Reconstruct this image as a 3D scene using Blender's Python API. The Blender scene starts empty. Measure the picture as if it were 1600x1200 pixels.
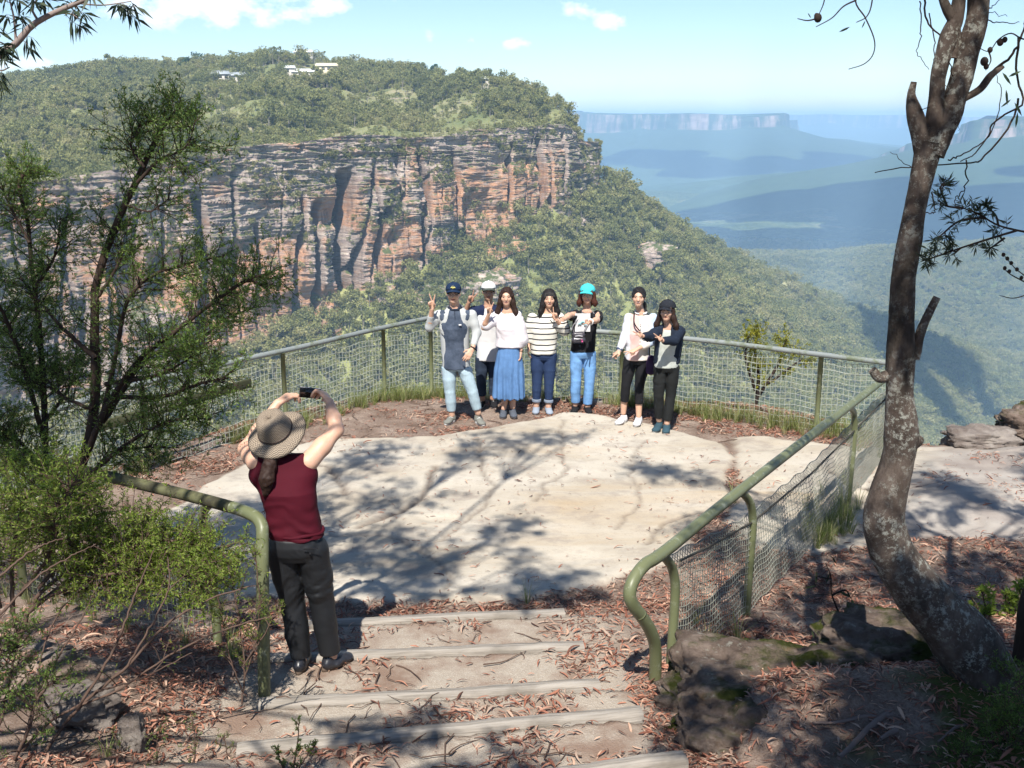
import bpy, bmesh, math, random
import numpy as np
from mathutils import Vector, Matrix
C = bpy.context.scene
COL = C.collection
PI = math.pi
FOC, PITCH, CAMH = 1700.0, math.radians(13.7), 3.63

def ray(px, py):
    x = (px-800)/FOC; y = -(py-600)/FOC
    return np.array((x, math.cos(PITCH)+y*math.sin(PITCH), -math.sin(PITCH)+y*math.cos(PITCH)))
def at_y(px, py, d):
    r = ray(px, py); t = d/r[1]
    return np.array((r[0]*t, d, CAMH+r[2]*t))
def at_z(px, py, z=0.0):
    r = ray(px, py); t = (z-CAMH)/r[2]
    return np.array((r[0]*t, r[1]*t, z))

# ---------- noise ----------
def _hash(i, j, k, seed):
    h = (i.astype(np.int64)*374761393 + j.astype(np.int64)*668265263 + k.astype(np.int64)*2147483647 + seed*974634777) & 0xffffffff
    h = ((h ^ (h >> 13))*1274126177) & 0xffffffff
    h = (h ^ (h >> 16)) & 0xffffffff
    return h.astype(np.float64)/4294967295.0
def vnoise(x, y, z=0.0, seed=0):
    x, y, z = np.broadcast_arrays(np.asarray(x, float), np.asarray(y, float), np.asarray(z, float))
    xi, yi, zi = np.floor(x), np.floor(y), np.floor(z)
    fx, fy, fz = x-xi, y-yi, z-zi
    fx = fx*fx*(3-2*fx); fy = fy*fy*(3-2*fy); fz = fz*fz*(3-2*fz)
    r = 0
    for a in (0, 1):
        for b in (0, 1):
            for c in (0, 1):
                w = (fx if a else 1-fx)*(fy if b else 1-fy)*(fz if c else 1-fz)
                r = r + w*_hash(xi+a, yi+b, zi+c, seed)
    return r*2-1
def fbm(x, y, z=0.0, seed=0, oct=4, gain=.5):
    s = 0; a = 1.0; n = 0
    for o in range(oct):
        s = s + a*vnoise(np.asarray(x)*2**o, np.asarray(y)*2**o, np.asarray(z)*2**o, seed+o*17); n += a; a *= gain
    return s/n
def sstep(a, b, x):
    t = np.clip((x-a)/(b-a), 0, 1); return t*t*(3-2*t)

# ---------- objects ----------
def mesh_data(name, V, Fq=None, Ft=None, smooth=True):
    """fast mesh from arrays of verts, quads and tris"""
    me = bpy.data.meshes.new(name)
    V = np.asarray(V, np.float32).reshape(-1, 3)
    loops = []; starts = []; n = 0
    for F, k in ((Fq, 4), (Ft, 3)):
        if F is None or len(F) == 0: continue
        F = np.asarray(F, np.int32).reshape(-1, k)
        loops.append(F.ravel()); starts.append(n+np.arange(len(F))*k); n += F.size
    loops = np.concatenate(loops); starts = np.concatenate(starts)
    me.vertices.add(len(V)); me.vertices.foreach_set('co', V.ravel())
    me.loops.add(len(loops)); me.loops.foreach_set('vertex_index', loops.astype(np.int32))
    me.polygons.add(len(starts)); me.polygons.foreach_set('loop_start', starts.astype(np.int32))
    me.update(calc_edges=True)
    if smooth: me.polygons.foreach_set('use_smooth', np.ones(len(starts), bool))
    me.validate()
    return me
def link(name, me, mat=None, parent=None, loc=None, rot=None):
    o = bpy.data.objects.new(name, me); COL.objects.link(o)
    if mat is not None:
        for m in (mat if isinstance(mat, (list, tuple)) else [mat]): me.materials.append(m)
    if parent is not None: o.parent = parent
    if loc is not None: o.location = [float(c) for c in loc]
    if rot is not None: o.rotation_euler = rot
    return o
def tag(o, label=None, cat=None, group=None, kind=None):
    if label: o['label'] = label
    if cat: o['category'] = cat
    if group: o['group'] = group
    if kind: o['kind'] = kind
    return o
def empty(name, loc, label, cat, group=None, rotz=0):
    o = bpy.data.objects.new(name, None); COL.objects.link(o)
    o.location = [float(c) for c in loc]; o.rotation_euler = (0, 0, rotz); o.empty_display_size = .2
    return tag(o, label, cat, group)

class MB:
    """collects geometry; build() links it as one mesh"""
    def __init__(s): s.v = []; s.q = []; s.t = []; s.n = 0
    def add(s, V, q=None, t=None):
        V = np.asarray(V, float).reshape(-1, 3)
        if q is not None and len(q): s.q.append(np.asarray(q, int).reshape(-1, 4)+s.n)
        if t is not None and len(t): s.t.append(np.asarray(t, int).reshape(-1, 3)+s.n)
        s.v.append(V); s.n += len(V)
    def box(s, c, size, R=None, bev=0):
        x, y, z = [a/2 for a in size]
        V = np.array([(i*x, j*y, k*z) for i in (-1, 1) for j in (-1, 1) for k in (-1, 1)], float)
        if R is not None: V = V@np.asarray(R).T
        s.add(V+np.asarray(c), [(0,1,3,2),(4,6,7,5),(0,4,5,1),(2,3,7,6),(0,2,6,4),(1,5,7,3)])
    def tube(s, pts, r, n=8, cap=True, flat=1.0):
        P = np.asarray(pts, float); m = len(P)
        r = np.broadcast_to(np.asarray(r, float), (m,))
        T = np.gradient(P, axis=0); T /= np.linalg.norm(T, axis=1)[:, None]+1e-12
        up = np.array((0, 0, 1.0)) if abs(T[0][2]) < .9 else np.array((1.0, 0, 0))
        a = np.cross(T[0], up); a /= np.linalg.norm(a)
        V = []
        th = np.arange(n)*2*PI/n
        for i in range(m):
            a = a-T[i]*a.dot(T[i]); a /= np.linalg.norm(a)+1e-12
            b = np.cross(T[i], a)
            V.append(P[i]+r[i]*(np.cos(th)[:, None]*a+flat*np.sin(th)[:, None]*b))
        V = np.concatenate(V)
        i, j = np.meshgrid(np.arange(m-1), np.arange(n), indexing='ij')
        q = np.stack([i*n+j, (i+1)*n+j, (i+1)*n+(j+1) % n, i*n+(j+1) % n], -1).reshape(-1, 4)
        t = []
        if cap:
            V = np.concatenate([V, P[:1], P[-1:]]); a0 = m*n
            for j in range(n):
                t.append((a0, j, (j+1) % n)); t.append((a0+1, (m-1)*n+(j+1) % n, (m-1)*n+j))
        s.add(V, q[:, ::-1], t)
    def grid(s, V3):
        """V3 (a,b,3) array"""
        a, b = V3.shape[:2]
        s.add(V3.reshape(-1, 3), gridq(a, b))
    def build(s, name, mat=None, parent=None, smooth=True, loc=None):
        V = np.concatenate(s.v)
        q = np.concatenate(s.q) if s.q else None
        t = np.concatenate(s.t) if s.t else None
        return link(name, mesh_data(name, V, q, t, smooth), mat, parent, loc)
def gridq(a, b):
    i, j = np.meshgrid(np.arange(a-1), np.arange(b-1), indexing='ij')
    return np.stack([i*b+j, (i+1)*b+j, (i+1)*b+j+1, i*b+j+1], -1).reshape(-1, 4)
def rotm(ax, ang):
    return np.array(Matrix.Rotation(ang, 3, ax))
def spline(pts, n):
    """Catmull-Rom through pts (any dimension) -> n samples"""
    P = np.asarray(pts, float)
    Q = np.concatenate([[2*P[0]-P[1]], P, [2*P[-1]-P[-2]]])
    t = np.linspace(0, len(P)-1-1e-9, n); i = t.astype(int); f = (t-i)[:, None]
    a, b, c, d = Q[i], Q[i+1], Q[i+2], Q[i+3]
    return .5*(2*b+(c-a)*f+(2*a-5*b+4*c-d)*f*f+(3*b-a-3*c+d)*f**3)

# ---------- materials ----------
class Mat:
    def __init__(s, name, rough=.8, spec=.3):
        s.m = bpy.data.materials.new(name); s.m.use_nodes = True
        s.nt = s.m.node_tree; s.b = s.nt.nodes['Principled BSDF']
        s.b.inputs['Roughness'].default_value = rough
        s.b.inputs['Specular IOR Level'].default_value = spec
        s._tc = None
    def n(s, t, **k):
        x = s.nt.nodes.new(t)
        for a, b in k.items(): setattr(x, a, b)
        return x
    def L(s, a, b): s.nt.links.new(a, b)
    def put(s, sock, v):
        if isinstance(v, bpy.types.NodeSocket): s.L(v, sock)
        elif isinstance(v, (tuple, list)) and len(v) == 3 and sock.type == 'RGBA': sock.default_value = (*v, 1)
        else: sock.default_value = v
    def co(s, scale=(1, 1, 1), kind='Object', rot=(0, 0, 0)):
        if s._tc is None: s._tc = s.n('ShaderNodeTexCoord')
        mp = s.n('ShaderNodeMapping'); mp.inputs['Scale'].default_value = scale; mp.inputs['Rotation'].default_value = rot
        s.L(s._tc.outputs[kind], mp.inputs['Vector']); return mp.outputs[0]
    def noise(s, scale, detail=4, co=None, rough=.55, dist=0, color=False):
        x = s.n('ShaderNodeTexNoise'); x.inputs['Scale'].default_value = scale; x.inputs['Detail'].default_value = detail
        x.inputs['Roughness'].default_value = rough; x.inputs['Distortion'].default_value = dist
        s.L(co if co is not None else s.co(), x.inputs['Vector']); return x.outputs['Color' if color else 'Fac']
    def voro(s, scale, co=None, feat='F1', out='Distance', rnd=1):
        x = s.n('ShaderNodeTexVoronoi'); x.feature = feat; x.inputs['Scale'].default_value = scale; x.inputs['Randomness'].default_value = rnd
        s.L(co if co is not None else s.co(), x.inputs['Vector']); return x.outputs[out]
    def ramp(s, fac, stops, interp='LINEAR'):
        x = s.n('ShaderNodeValToRGB'); cr = x.color_ramp; cr.interpolation = interp
        while len(cr.elements) < len(stops): cr.elements.new(.5)
        for e, (p, c) in zip(cr.elements, stops):
            e.position = p; e.color = (c, c, c, 1) if not isinstance(c, (tuple, list)) else (*c, 1)
        s.L(fac, x.inputs[0]); return x.outputs[0]
    def mix(s, f, a, b, mode='MIX'):
        x = s.n('ShaderNodeMix', data_type='RGBA', blend_type=mode)
        s.put(x.inputs[0], f); s.put(x.inputs[6], a); s.put(x.inputs[7], b); return x.outputs[2]
    def math(s, op, a, b=0.0, clamp=False):
        x = s.n('ShaderNodeMath', operation=op, use_clamp=clamp); s.put(x.inputs[0], a); s.put(x.inputs[1], b); return x.outputs[0]
    def attr(s, name, out='Fac'):
        x = s.n('ShaderNodeAttribute'); x.attribute_name = name; return x.outputs[out]
    def nz(s):
        g = s.n('ShaderNodeNewGeometry'); x = s.n('ShaderNodeSeparateXYZ'); s.L(g.outputs['Normal'], x.inputs[0]); return x.outputs[2]
    def rnd(s, inst=False):
        return s.n('ShaderNodeObjectInfo').outputs['Random']
    def island(s):
        return s.n('ShaderNodeNewGeometry').outputs['Random Per Island']
    def col(s, v): s.put(s.b.inputs['Base Color'], v); return s
    def bump(s, h, strength=.5, dist=.02):
        x = s.n('ShaderNodeBump'); x.inputs['Strength'].default_value = strength; x.inputs['Distance'].default_value = dist
        s.L(h, x.inputs['Height']); s.L(x.outputs[0], s.b.inputs['Normal']); return s
    def hsv(s, c, h=.5, sat=1.0, v=1.0):
        x = s.n('ShaderNodeHueSaturation'); s.put(x.inputs['Hue'], h); s.put(x.inputs['Saturation'], sat); s.put(x.inputs['Value'], v); s.put(x.inputs['Color'], c); return x.outputs[0]
    def translucent(s, col, w=.4):
        tr = s.n('ShaderNodeBsdfTranslucent'); s.put(tr.inputs[0], col)
        mx = s.n('ShaderNodeMixShader'); mx.inputs[0].default_value = w
        out = s.nt.nodes['Material Output']
        s.L(s.b.outputs[0], mx.inputs[1]); s.L(tr.outputs[0], mx.inputs[2]); s.L(mx.outputs[0], out.inputs[0]); return s
def flat(name, c, rough=.7, spec=.3, var=.12, scale=8):
    m = Mat(name, rough, spec)
    f = m.noise(scale, 3)
    m.col(m.mix(f, tuple(x*(1-var) for x in c), tuple(min(1, x*(1+var)) for x in c))); return m.m
def leaf_mat(name, cols, tr=.35, by='island', rough=.55):
    m = Mat(name, rough, .35)
    f = m.island() if by == 'island' else m.rnd()
    k = len(cols)
    c = m.ramp(f, [(i/(k-1), x) for i, x in enumerate(cols)])
    if by == 'both':
        pass
    m.col(c); m.translucent(c, tr); return m.m

# ---------- scatter (stuff) through geometry nodes ----------
def scatter(name, P, protos, scale, rz=None, rxy=None, kind_label=None, seed=0, idx=None):
    """one object: prototypes instanced on its points"""
    n = len(P); rg = np.random.default_rng(seed)
    me = bpy.data.meshes.new(name); me.vertices.add(n); me.vertices.foreach_set('co', np.asarray(P, np.float32).ravel())
    rot = np.zeros((n, 3), np.float32); rot[:, 2] = rg.uniform(0, 2*PI, n) if rz is None else rz
    if rxy is not None: rot[:, :2] = rg.normal(0, rxy, (n, 2)) if np.isscalar(rxy) else rxy
    sc = np.asarray(scale, np.float32); sc = np.repeat(sc[:, None], 3, 1) if sc.ndim == 1 else sc
    a = me.attributes.new('rot', 'FLOAT_VECTOR', 'POINT'); a.data.foreach_set('vector', rot.ravel())
    a = me.attributes.new('scl', 'FLOAT_VECTOR', 'POINT'); a.data.foreach_set('vector', sc.astype(np.float32).ravel())
    a = me.attributes.new('idx', 'INT', 'POINT'); a.data.foreach_set('value', (rg.integers(0, len(protos), n) if idx is None else idx).astype(np.int32))
    o = link(name, me)
    pc = bpy.data.collections.new(name+'_kinds')
    for i, p in enumerate(protos):
        q = bpy.data.objects.new('%s_%02d' % (name, i), p); pc.objects.link(q)
    g = bpy.data.node_groups.new(name, 'GeometryNodeTree')
    g.interface.new_socket('Geometry', in_out='INPUT', socket_type='NodeSocketGeometry')
    g.interface.new_socket('Geometry', in_out='OUTPUT', socket_type='NodeSocketGeometry')
    N = g.nodes.new; gi = N('NodeGroupInput'); go = N('NodeGroupOutput')
    ci = N('GeometryNodeCollectionInfo'); ci.inputs['Collection'].default_value = pc; ci.inputs['Separate Children'].default_value = True; ci.inputs['Reset Children'].default_value = True
    ip = N('GeometryNodeInstanceOnPoints'); ip.inputs['Pick Instance'].default_value = True
    def at(nm, t):
        x = N('GeometryNodeInputNamedAttribute'); x.data_type = t; x.inputs['Name'].default_value = nm; return x.outputs[0]
    g.links.new(gi.outputs[0], ip.inputs['Points']); g.links.new(ci.outputs[0], ip.inputs['Instance'])
    g.links.new(at('idx', 'INT'), ip.inputs['Instance Index'])
    e = N('FunctionNodeEulerToRotation'); g.links.new(at('rot', 'FLOAT_VECTOR'), e.inputs[0]); g.links.new(e.outputs[0], ip.inputs['Rotation'])
    g.links.new(at('scl', 'FLOAT_VECTOR'), ip.inputs['Scale']); g.links.new(ip.outputs[0], go.inputs[0])
    md = o.modifiers.new('scatter', 'NODES'); md.node_group = g
    tag(o, kind_label, kind='stuff'); o['category'] = name.replace('_', ' ')
    return o
def leaf_quads(cs, size, rg, aspect=1.0, flat_=0.0, cross=True):
    """random oriented quads at centres cs -> V, Q"""
    n = len(cs)
    a = rg.normal(size=(n, 3)); a[:, 2] *= (1-flat_); a /= np.linalg.norm(a, axis=1)[:, None]
    b = np.cross(a, rg.normal(size=(n, 3))); b /= np.linalg.norm(b, axis=1)[:, None]
    s = (size*rg.uniform(.6, 1.3, n))[:, None]
    a = a*s*aspect; b = b*s
    V = np.stack([cs-a, cs-b*.5, cs+a, cs+b*.5], 1)
    return V.reshape(-1, 3), np.arange(4*n).reshape(-1, 4)
# ================= camera, sky, sun =================
cam = bpy.data.cameras.new('camera'); camo = bpy.data.objects.new('camera', cam); COL.objects.link(camo)
cam.sensor_width = 36; cam.lens = 36*FOC/1600; cam.clip_start = .05; cam.clip_end = 60000
camo.location = (0, 0, CAMH); camo.rotation_euler = (PI/2-PITCH, 0, 0); C.camera = camo
SUN_EL = math.radians(55); SUN_TR = np.array((.13, 1.0, 0)); SUN_TR /= np.linalg.norm(SUN_TR)   # sunlight travels this way
w = bpy.data.worlds.new('World'); C.world = w; w.use_nodes = True
nt = w.node_tree; bg = nt.nodes['Background']
sky = nt.nodes.new('ShaderNodeTexSky'); sky.sky_type = 'NISHITA'; sky.sun_disc = False
sky.sun_elevation = SUN_EL; sky.sun_rotation = math.atan2(-SUN_TR[0], -SUN_TR[1]); sky.air_density = 1.0; sky.dust_density = 0.1; sky.ozone_density = 4.0; sky.altitude = 900
SKYK = .088
bg.inputs[1].default_value = SKYK
def wn(t, **k):
    x = nt.nodes.new(t)
    for a, b in k.items(): setattr(x, a, b)
    return x
def wmath(op, a, b=0.0, clamp=False):
    x = wn('ShaderNodeMath', operation=op, use_clamp=clamp)
    for i, v in enumerate((a, b)):
        if isinstance(v, bpy.types.NodeSocket): nt.links.new(v, x.inputs[i])
        else: x.inputs[i].default_value = v
    return x.outputs[0]
tc = wn('ShaderNodeTexCoord')
ns = wn('ShaderNodeTexNoise'); ns.inputs['Scale'].default_value = 34; ns.inputs['Detail'].default_value = 9; ns.inputs['Roughness'].default_value = .62
mp = wn('ShaderNodeMapping'); mp.inputs['Scale'].default_value = (1, 1, 1.7)
nt.links.new(tc.outputs['Generated'], mp.inputs[0]); nt.links.new(mp.outputs[0], ns.inputs[0])
nrm = wn('ShaderNodeVectorMath', operation='NORMALIZE'); nt.links.new(tc.outputs['Generated'], nrm.inputs[0])
acc = None
# clouds of the real sky: direction, half-width, half-height (radians), strength
for (cx, cy, rw, rh, st) in ((300, 2, .115, .022, 1.25), (420, -20, .10, .022, 1.2), (200, -10, .06, .016, 1.1), (510, 5, .045, .014, 1.0), (958, 30, .021, .010, 1.15), (895, 18, .026, .013, .62), (808, 66, .022, .008, .72), (742, 66, .014, .008, .55),
                         (672, 55, .010, .008, .45), (830, 52, .014, .006, .45), (30, 100, .03, .008, .8), (1300, 140, .05, .006, .25), (1000, 150, .03, .004, .3), (100, -200, .2, .06, 1.2), (900, -260, .25, .07, 1.1), (1500, -330, .2, .06, 1.1)):
    d = ray(cx, cy); d /= np.linalg.norm(d)
    sub = wn('ShaderNodeVectorMath', operation='SUBTRACT'); nt.links.new(nrm.outputs[0], sub.inputs[0]); sub.inputs[1].default_value = tuple(d)
    ml = wn('ShaderNodeVectorMath', operation='MULTIPLY'); nt.links.new(sub.outputs[0], ml.inputs[0]); ml.inputs[1].default_value = (1/rw, .6/rw, 1/rh)
    ln = wn('ShaderNodeVectorMath', operation='LENGTH'); nt.links.new(ml.outputs[0], ln.inputs[0])
    v = wmath('MULTIPLY', wmath('SUBTRACT', 1.25, ln.outputs['Value'], True), st)
    acc = v if acc is None else wmath('MAXIMUM', acc, v)
f = wmath('MULTIPLY', wmath('SUBTRACT', wmath('ADD', wmath('MULTIPLY', acc, .75), wmath('MULTIPLY', ns.outputs[0], 2.3)), 1.5), 1.35, True)
f = wmath('MULTIPLY', f, wmath('MULTIPLY', acc, 3.0, True), True)
mx = wn('ShaderNodeMix', data_type='RGBA'); nt.links.new(f, mx.inputs[0]); nt.links.new(sky.outputs[0], mx.inputs[6]); mx.inputs[7].default_value = (11, 11.1, 11.3, 1)
nt.links.new(mx.outputs[2], bg.inputs[0])
sl = bpy.data.lights.new('sun', 'SUN'); sl.energy = 4.9; sl.angle = math.radians(.5); sl.color = (1, .955, .88)
so = bpy.data.objects.new('sun', sl); COL.objects.link(so)
dv = Vector((SUN_TR[0]*math.cos(SUN_EL), SUN_TR[1]*math.cos(SUN_EL), -math.sin(SUN_EL)))
so.rotation_euler = dv.to_track_quat('-Z', 'Y').to_euler(); so.location = (-5, -30, 50)
def sunshift(P, z0=0.0):
    """where the shadow of P lands on the plane z0"""
    P = np.asarray(P, float); h = P[..., 2:3]-z0
    return P + np.concatenate([SUN_TR[:2][None, :]*h/math.tan(SUN_EL), -h], -1)
C.view_settings.view_transform = 'Standard'; C.view_settings.look = 'None'; C.view_settings.exposure = .8; C.view_settings.gamma = 1
C.render.engine = 'CYCLES'; C.cycles.use_denoising = True; C.cycles.max_bounces = 6; C.cycles.diffuse_bounces = 3; C.cycles.transmission_bounces = 3
C.cycles.transparent_max_bounces = 6; C.cycles.volume_bounces = 1; C.cycles.volume_step_rate = 1; C.cycles.caustics_reflective = False; C.cycles.caustics_refractive = False
C.cycles.use_adaptive_sampling = True; C.cycles.adaptive_threshold = .02

# ================= haze =================
hm = bpy.data.materials.new('haze_air'); hm.use_nodes = True; hn = hm.node_tree; hn.nodes.clear()
pv = hn.nodes.new('ShaderNodeVolumePrincipled'); ho = hn.nodes.new('ShaderNodeOutputMaterial'); hn.links.new(pv.outputs[0], ho.inputs['Volume'])
pv.inputs['Color'].default_value = (.45, .70, 1.0, 1); pv.inputs['Density'].default_value = 1.45e-4; pv.inputs['Anisotropy'].default_value = -.4
mb = MB(); mb.box((0, 8400, -170), (36000, 20800, 560))
hz = mb.build('haze', hm, smooth=False); tag(hz, 'thin blue haze filling the valley air', kind='stuff')

# ================= distant terrain =================
def forest_mat(name, cols, scale, bumpd, seedoff=0.0, bare=None):
    m = Mat(name, .95, .05)
    co = m.co()
    v = m.voro(scale, co, out='Color'); sx = m.n('ShaderNodeSeparateColor'); m.L(v, sx.inputs[0])
    big = m.noise(.006, 5, co)
    f = m.math('ADD', m.math('MULTIPLY', sx.outputs[0], .5), m.math('MULTIPLY', m.math('SUBTRACT', big, .35), 1.4), True)
    c = m.ramp(f, [(0, cols[0]), (.5, cols[1]), (1, cols[2])])
    if bare:
        b = m.ramp(m.noise(.0045, 6, co, .65), [(.58, 0), (.66, 1)])
        c = m.mix(b, c, bare)
    m.col(c); d = m.voro(scale, co)
    m.bump(m.math('SUBTRACT', 1.0, d), .9, bumpd); return m.m
def cliffy_mat(name, rock=(.28, .20, .17), pale=(.55, .40, .33), veg=(.05, .075, .03), zs=.02, vs=.004, lo=.35, hi=.6):
    m = Mat(name, .95, .05); co = m.co((vs, vs, zs))
    r = m.mix(m.ramp(m.noise(1, 5, co), [(.4, 0), (.6, 1)]), rock, pale)
    st = m.ramp(m.noise(1, 6, m.co((vs*2.5, vs*2.5, vs*.3)), .7), [(.46, 1), (.60, 0)])
    flatk = m.ramp(m.nz(), [(lo, 0), (hi, 1)])
    f = m.math('MAXIMUM', flatk, st)
    vg = m.mix(m.noise(vs*6, 4, m.co()), tuple(x*.7 for x in veg), tuple(x*1.5 for x in veg))
    m.col(m.mix(f, r, vg)); return m.m
M_valley = forest_mat('valley_forest', ((.035, .055, .020), (.075, .10, .035), (.14, .165, .06)), .06, 6.0, bare=(.19, .19, .09))
M_mesa = cliffy_mat('mesa_rock')

def vz(x, y):
    """valley floor height"""
    d = np.hypot(x, y)
    z = -385+fbm(x/2600, y/2600, 0, 3, 4)*70*sstep(1500, 4000, d)+fbm(x/700, y/700, 0, 8, 4)*38+fbm(x/220, y/220, 0, 12, 3)*10
    # lit hills 1.8-3 km off to the right and the low ridge behind them
    z = z + 120*np.exp(-(((x-1350)/700)**2+((y-2300)/450)**2)) + 60*np.exp(-(((x-500)/420)**2+((y-2500)/330)**2))
    z = z + 95*np.exp(-(((x-1700)/900)**2+((y-4300)/420)**2))+75*np.exp(-(((x-300)/700)**2+((y-5200)/260)**2))
    return z
ang = np.radians(np.linspace(-48, 48, 420)); rr = np.geomspace(60, 26000, 420)
A, R_ = np.meshgrid(ang, rr, indexing='ij')
X = R_*np.sin(A); Y = R_*np.cos(A)
vf = MB(); vf.grid(np.stack([X, Y, vz(X, Y)], -1)); vfo = vf.build('valley', M_valley); tag(vfo, 'forested valley floor', kind='structure')

def mesa(name, edge, top, cliff_h, run, back, lab, seed, zb=-400, fr=1/900., mat=None):
    """edge: list of (x,y) plan points of the front rim, left to right; top: rim heights"""
    E_ = spline([(a[0], a[1], t) for a, t in zip(edge, top)], 500)
    T = np.gradient(E_[:, :2], axis=0); T /= np.linalg.norm(T, axis=1)[:, None]; Nn = np.stack([T[:, 1], -T[:, 0]], -1)
    s = np.concatenate([[0], np.cumsum(np.linalg.norm(np.diff(E_[:, :2], axis=0), axis=1))])
    wob = fbm(s*fr, 0*s, 0, seed, 5)*run*.28
    rows = []
    for (o, dz) in ((-back, 'b'), (-back*.4, 't'), (-60, 't'), (0, 't'), (4, .3), (14, .5), (20, 1.0), (run*.10, 1.12), (run*.22, 1.3), (run*.4, 1.6), (run*.65, 2.0), (run, 3)):
        off = o+wob*(1 if o > -100 else .2)+(fbm(s*fr*3, o*.004+0*s, 0, seed+5, 4)*run*.10 if o > 30 else 0)
        p = E_[:, :2]+Nn*off[:, None]
        if dz == 'b': z = E_[:, 2]*0+zb
        elif dz == 't': z = E_[:, 2]+fbm(s*fr*2.5, o*fr, 0, seed+2, 4)*26
        elif dz <= 1: z = E_[:, 2]-cliff_h*dz*(1+.5*fbm(s*fr*2, 0*s, 0, seed+9, 3))
        else:
            base = E_[:, 2]-cliff_h; k = (dz-1)/2; z = base*(1-k)+zb*k; z = z+fbm(s*fr*4, o*.002+0*s, 0, seed+7, 4)*45*(k*(1-k)*4)
            z = z*(1)  # talus
        rows.append(np.concatenate([p, z[:, None]], -1))
    R = np.array(rows)
    # densify downslope
    t = np.linspace(0, len(rows)-1, 60); i = np.minimum(t.astype(int), len(rows)-2); f = (t-i)[:, None, None]
    G = R[i]*(1-f)+R[i+1]*f
    m = MB(); m.grid(G[::-1].transpose(1, 0, 2)[::-1])
    o = m.build(name, mat or M_mesa, smooth=True); tag(o, lab, kind='structure'); return o
def pd(px, d): return ((px-800)/FOC*d*.975, d)
def zt(py, d): return at_y(800, py, d)[2]
mesa('distant_tableland', [pd(300, 8900), pd(700, 8600), pd(880, 8300), pd(1000, 8300), pd(1130, 8100), pd(1200, 8300), pd(1245, 8900), pd(1240, 10500)],
     [zt(p, d) for p, d in ((176, 8900), (174, 8600), (174, 8300), (177, 8300), (178, 8100), (180, 8300), (186, 8900), (190, 10500))], 130, 1900, 2500, 'blue flat topped tableland beyond the valley', 31)
mesa('farther_tableland', [pd(900, 16500), pd(1180, 16000), pd(1300, 15500), pd(1420, 15000), pd(1560, 15500), pd(1800, 16000)],
     [zt(p, d) for p, d in ((180, 16500), (181, 16000), (180, 15500), (181, 15000), (184, 15500), (184, 16000))], 150, 2600, 900, 'faint tableland on the horizon', 47)
mesa('solitary_mountain', [pd(1180, 7600), pd(1300, 6300), pd(1395, 5600), pd(1455, 5200), pd(1520, 5000), pd(1640, 4900), pd(1900, 5000), pd(2200, 5200)],
     [zt(p, d) for p, d in ((286, 7600), (262, 6300), (226, 5600), (200, 5200), (191, 5000), (184, 4900), (188, 5000), (190, 5200))], 75, 1500, 1800, 'long mountain with a cliff band at right', 59)

# ================= clouds overhead that shade the valley =================
mc = Mat('cloud_white', 1.0, 0); mc.col((.8, .8, .82)); mc.translucent((.8, .8, .8), .35)
def cloud(cx, cy, rx, ry, seed, z=1450, n=26):
    rg = np.random.default_rng(seed); b = MB(); u, v = np.meshgrid(np.linspace(0, PI, 14), np.linspace(0, 2*PI, 25), indexing='ij')
    for i in range(n):
        a = rg.uniform(0, 2*PI); r = math.sqrt(rg.random()); c = np.array((cx+rx*r*math.cos(a), cy+ry*r*math.sin(a), z+rg.uniform(-20, 80))); q = rg.uniform(.18, .36)
        S_ = np.stack([np.sin(u)*np.cos(v)*rx*q, np.sin(u)*np.sin(v)*ry*q*1.3, np.cos(u)*90], -1); S_ = S_*(1+.25*fbm(S_[..., 0:1]/200, S_[..., 1:2]/200, S_[..., 2:]/100, seed+i, 3)); b.grid((S_+c)[::-1])
    tag(b.build('cloud', mc.m), 'puffy white cloud drifting over the valley', kind='structure')
def under(cx, cy, zg=-380, z=1450):
    """cloud position whose shadow falls on (cx,cy)"""
    k = (z-zg)/math.tan(SUN_EL); return cx-SUN_TR[0]*k, cy-SUN_TR[1]*k
for (x, y, rx, ry, sd_) in ((1700, 3900, 1500, 620, 1), (500, 4400, 900, 420, 2), (2700, 3300, 900, 450, 3), (1500, 6900, 900, 380, 5), (-300, 6700, 700, 250, 6)):
    a, b_ = under(x, y); cloud(a, b_, rx, ry, sd_)
a, b_ = under(430, 1380, -260); cloud(a, b_, 150, 330, 9, n=12)
# ================= escarpment: cliff, plateau, talus =================
# columns: (px, top row, distance, base row); the rim in plan comes from the photographed directions and chosen distances
CL = [(-520, 360, 300, 800), (-250, 345, 350, 740), (0, 318, 410, 672), (150, 296, 440, 640), (300, 268, 470, 585), (400, 248, 490, 535), (480, 238, 510, 488), (560, 226, 530, 450),
      (650, 228, 552, 418), (700, 226, 565, 395), (760, 212, 582, 362), (840, 206, 604, 340), (893, 203, 625, 322), (916, 226, 640, 318)]
K = np.array([[*at_y(a, b, d), *at_y(a, e+(24 if a < 800 else 12), d)[2:]] for a, b, d, e in CL])          # x, y, ztop, zbase
tail = np.array([[54, 662, -12, -52], [58, 700, -14, -62], [44, 760, -14, -80], [10, 840, -14, -90], [-60, 930, -14, -90]])
K = np.concatenate([K, tail]); NC = 1500
KS = spline(K, NC)
Tn = np.gradient(KS[:, :2], axis=0); Tn /= np.linalg.norm(Tn, axis=1)[:, None]
kk = np.ones(51)/51
Tn = np.stack([np.convolve(np.pad(Tn[:, i], 25, 'edge'), kk, 'valid') for i in (0, 1)], -1); Tn /= np.linalg.norm(Tn, axis=1)[:, None]
Nn = np.stack([Tn[:, 1], -Tn[:, 0]], -1)                                             # outward, towards the camera side
S = np.concatenate([[0], np.cumsum(np.linalg.norm(np.diff(KS[:, :2], axis=0), axis=1))])
BUT = 9*fbm(S/46, 0*S, 0, 5, 3, .55)+3.0*fbm(S/13, 0*S, 2, 6, 2)                       # buttresses and alcoves
NT = 300
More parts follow.
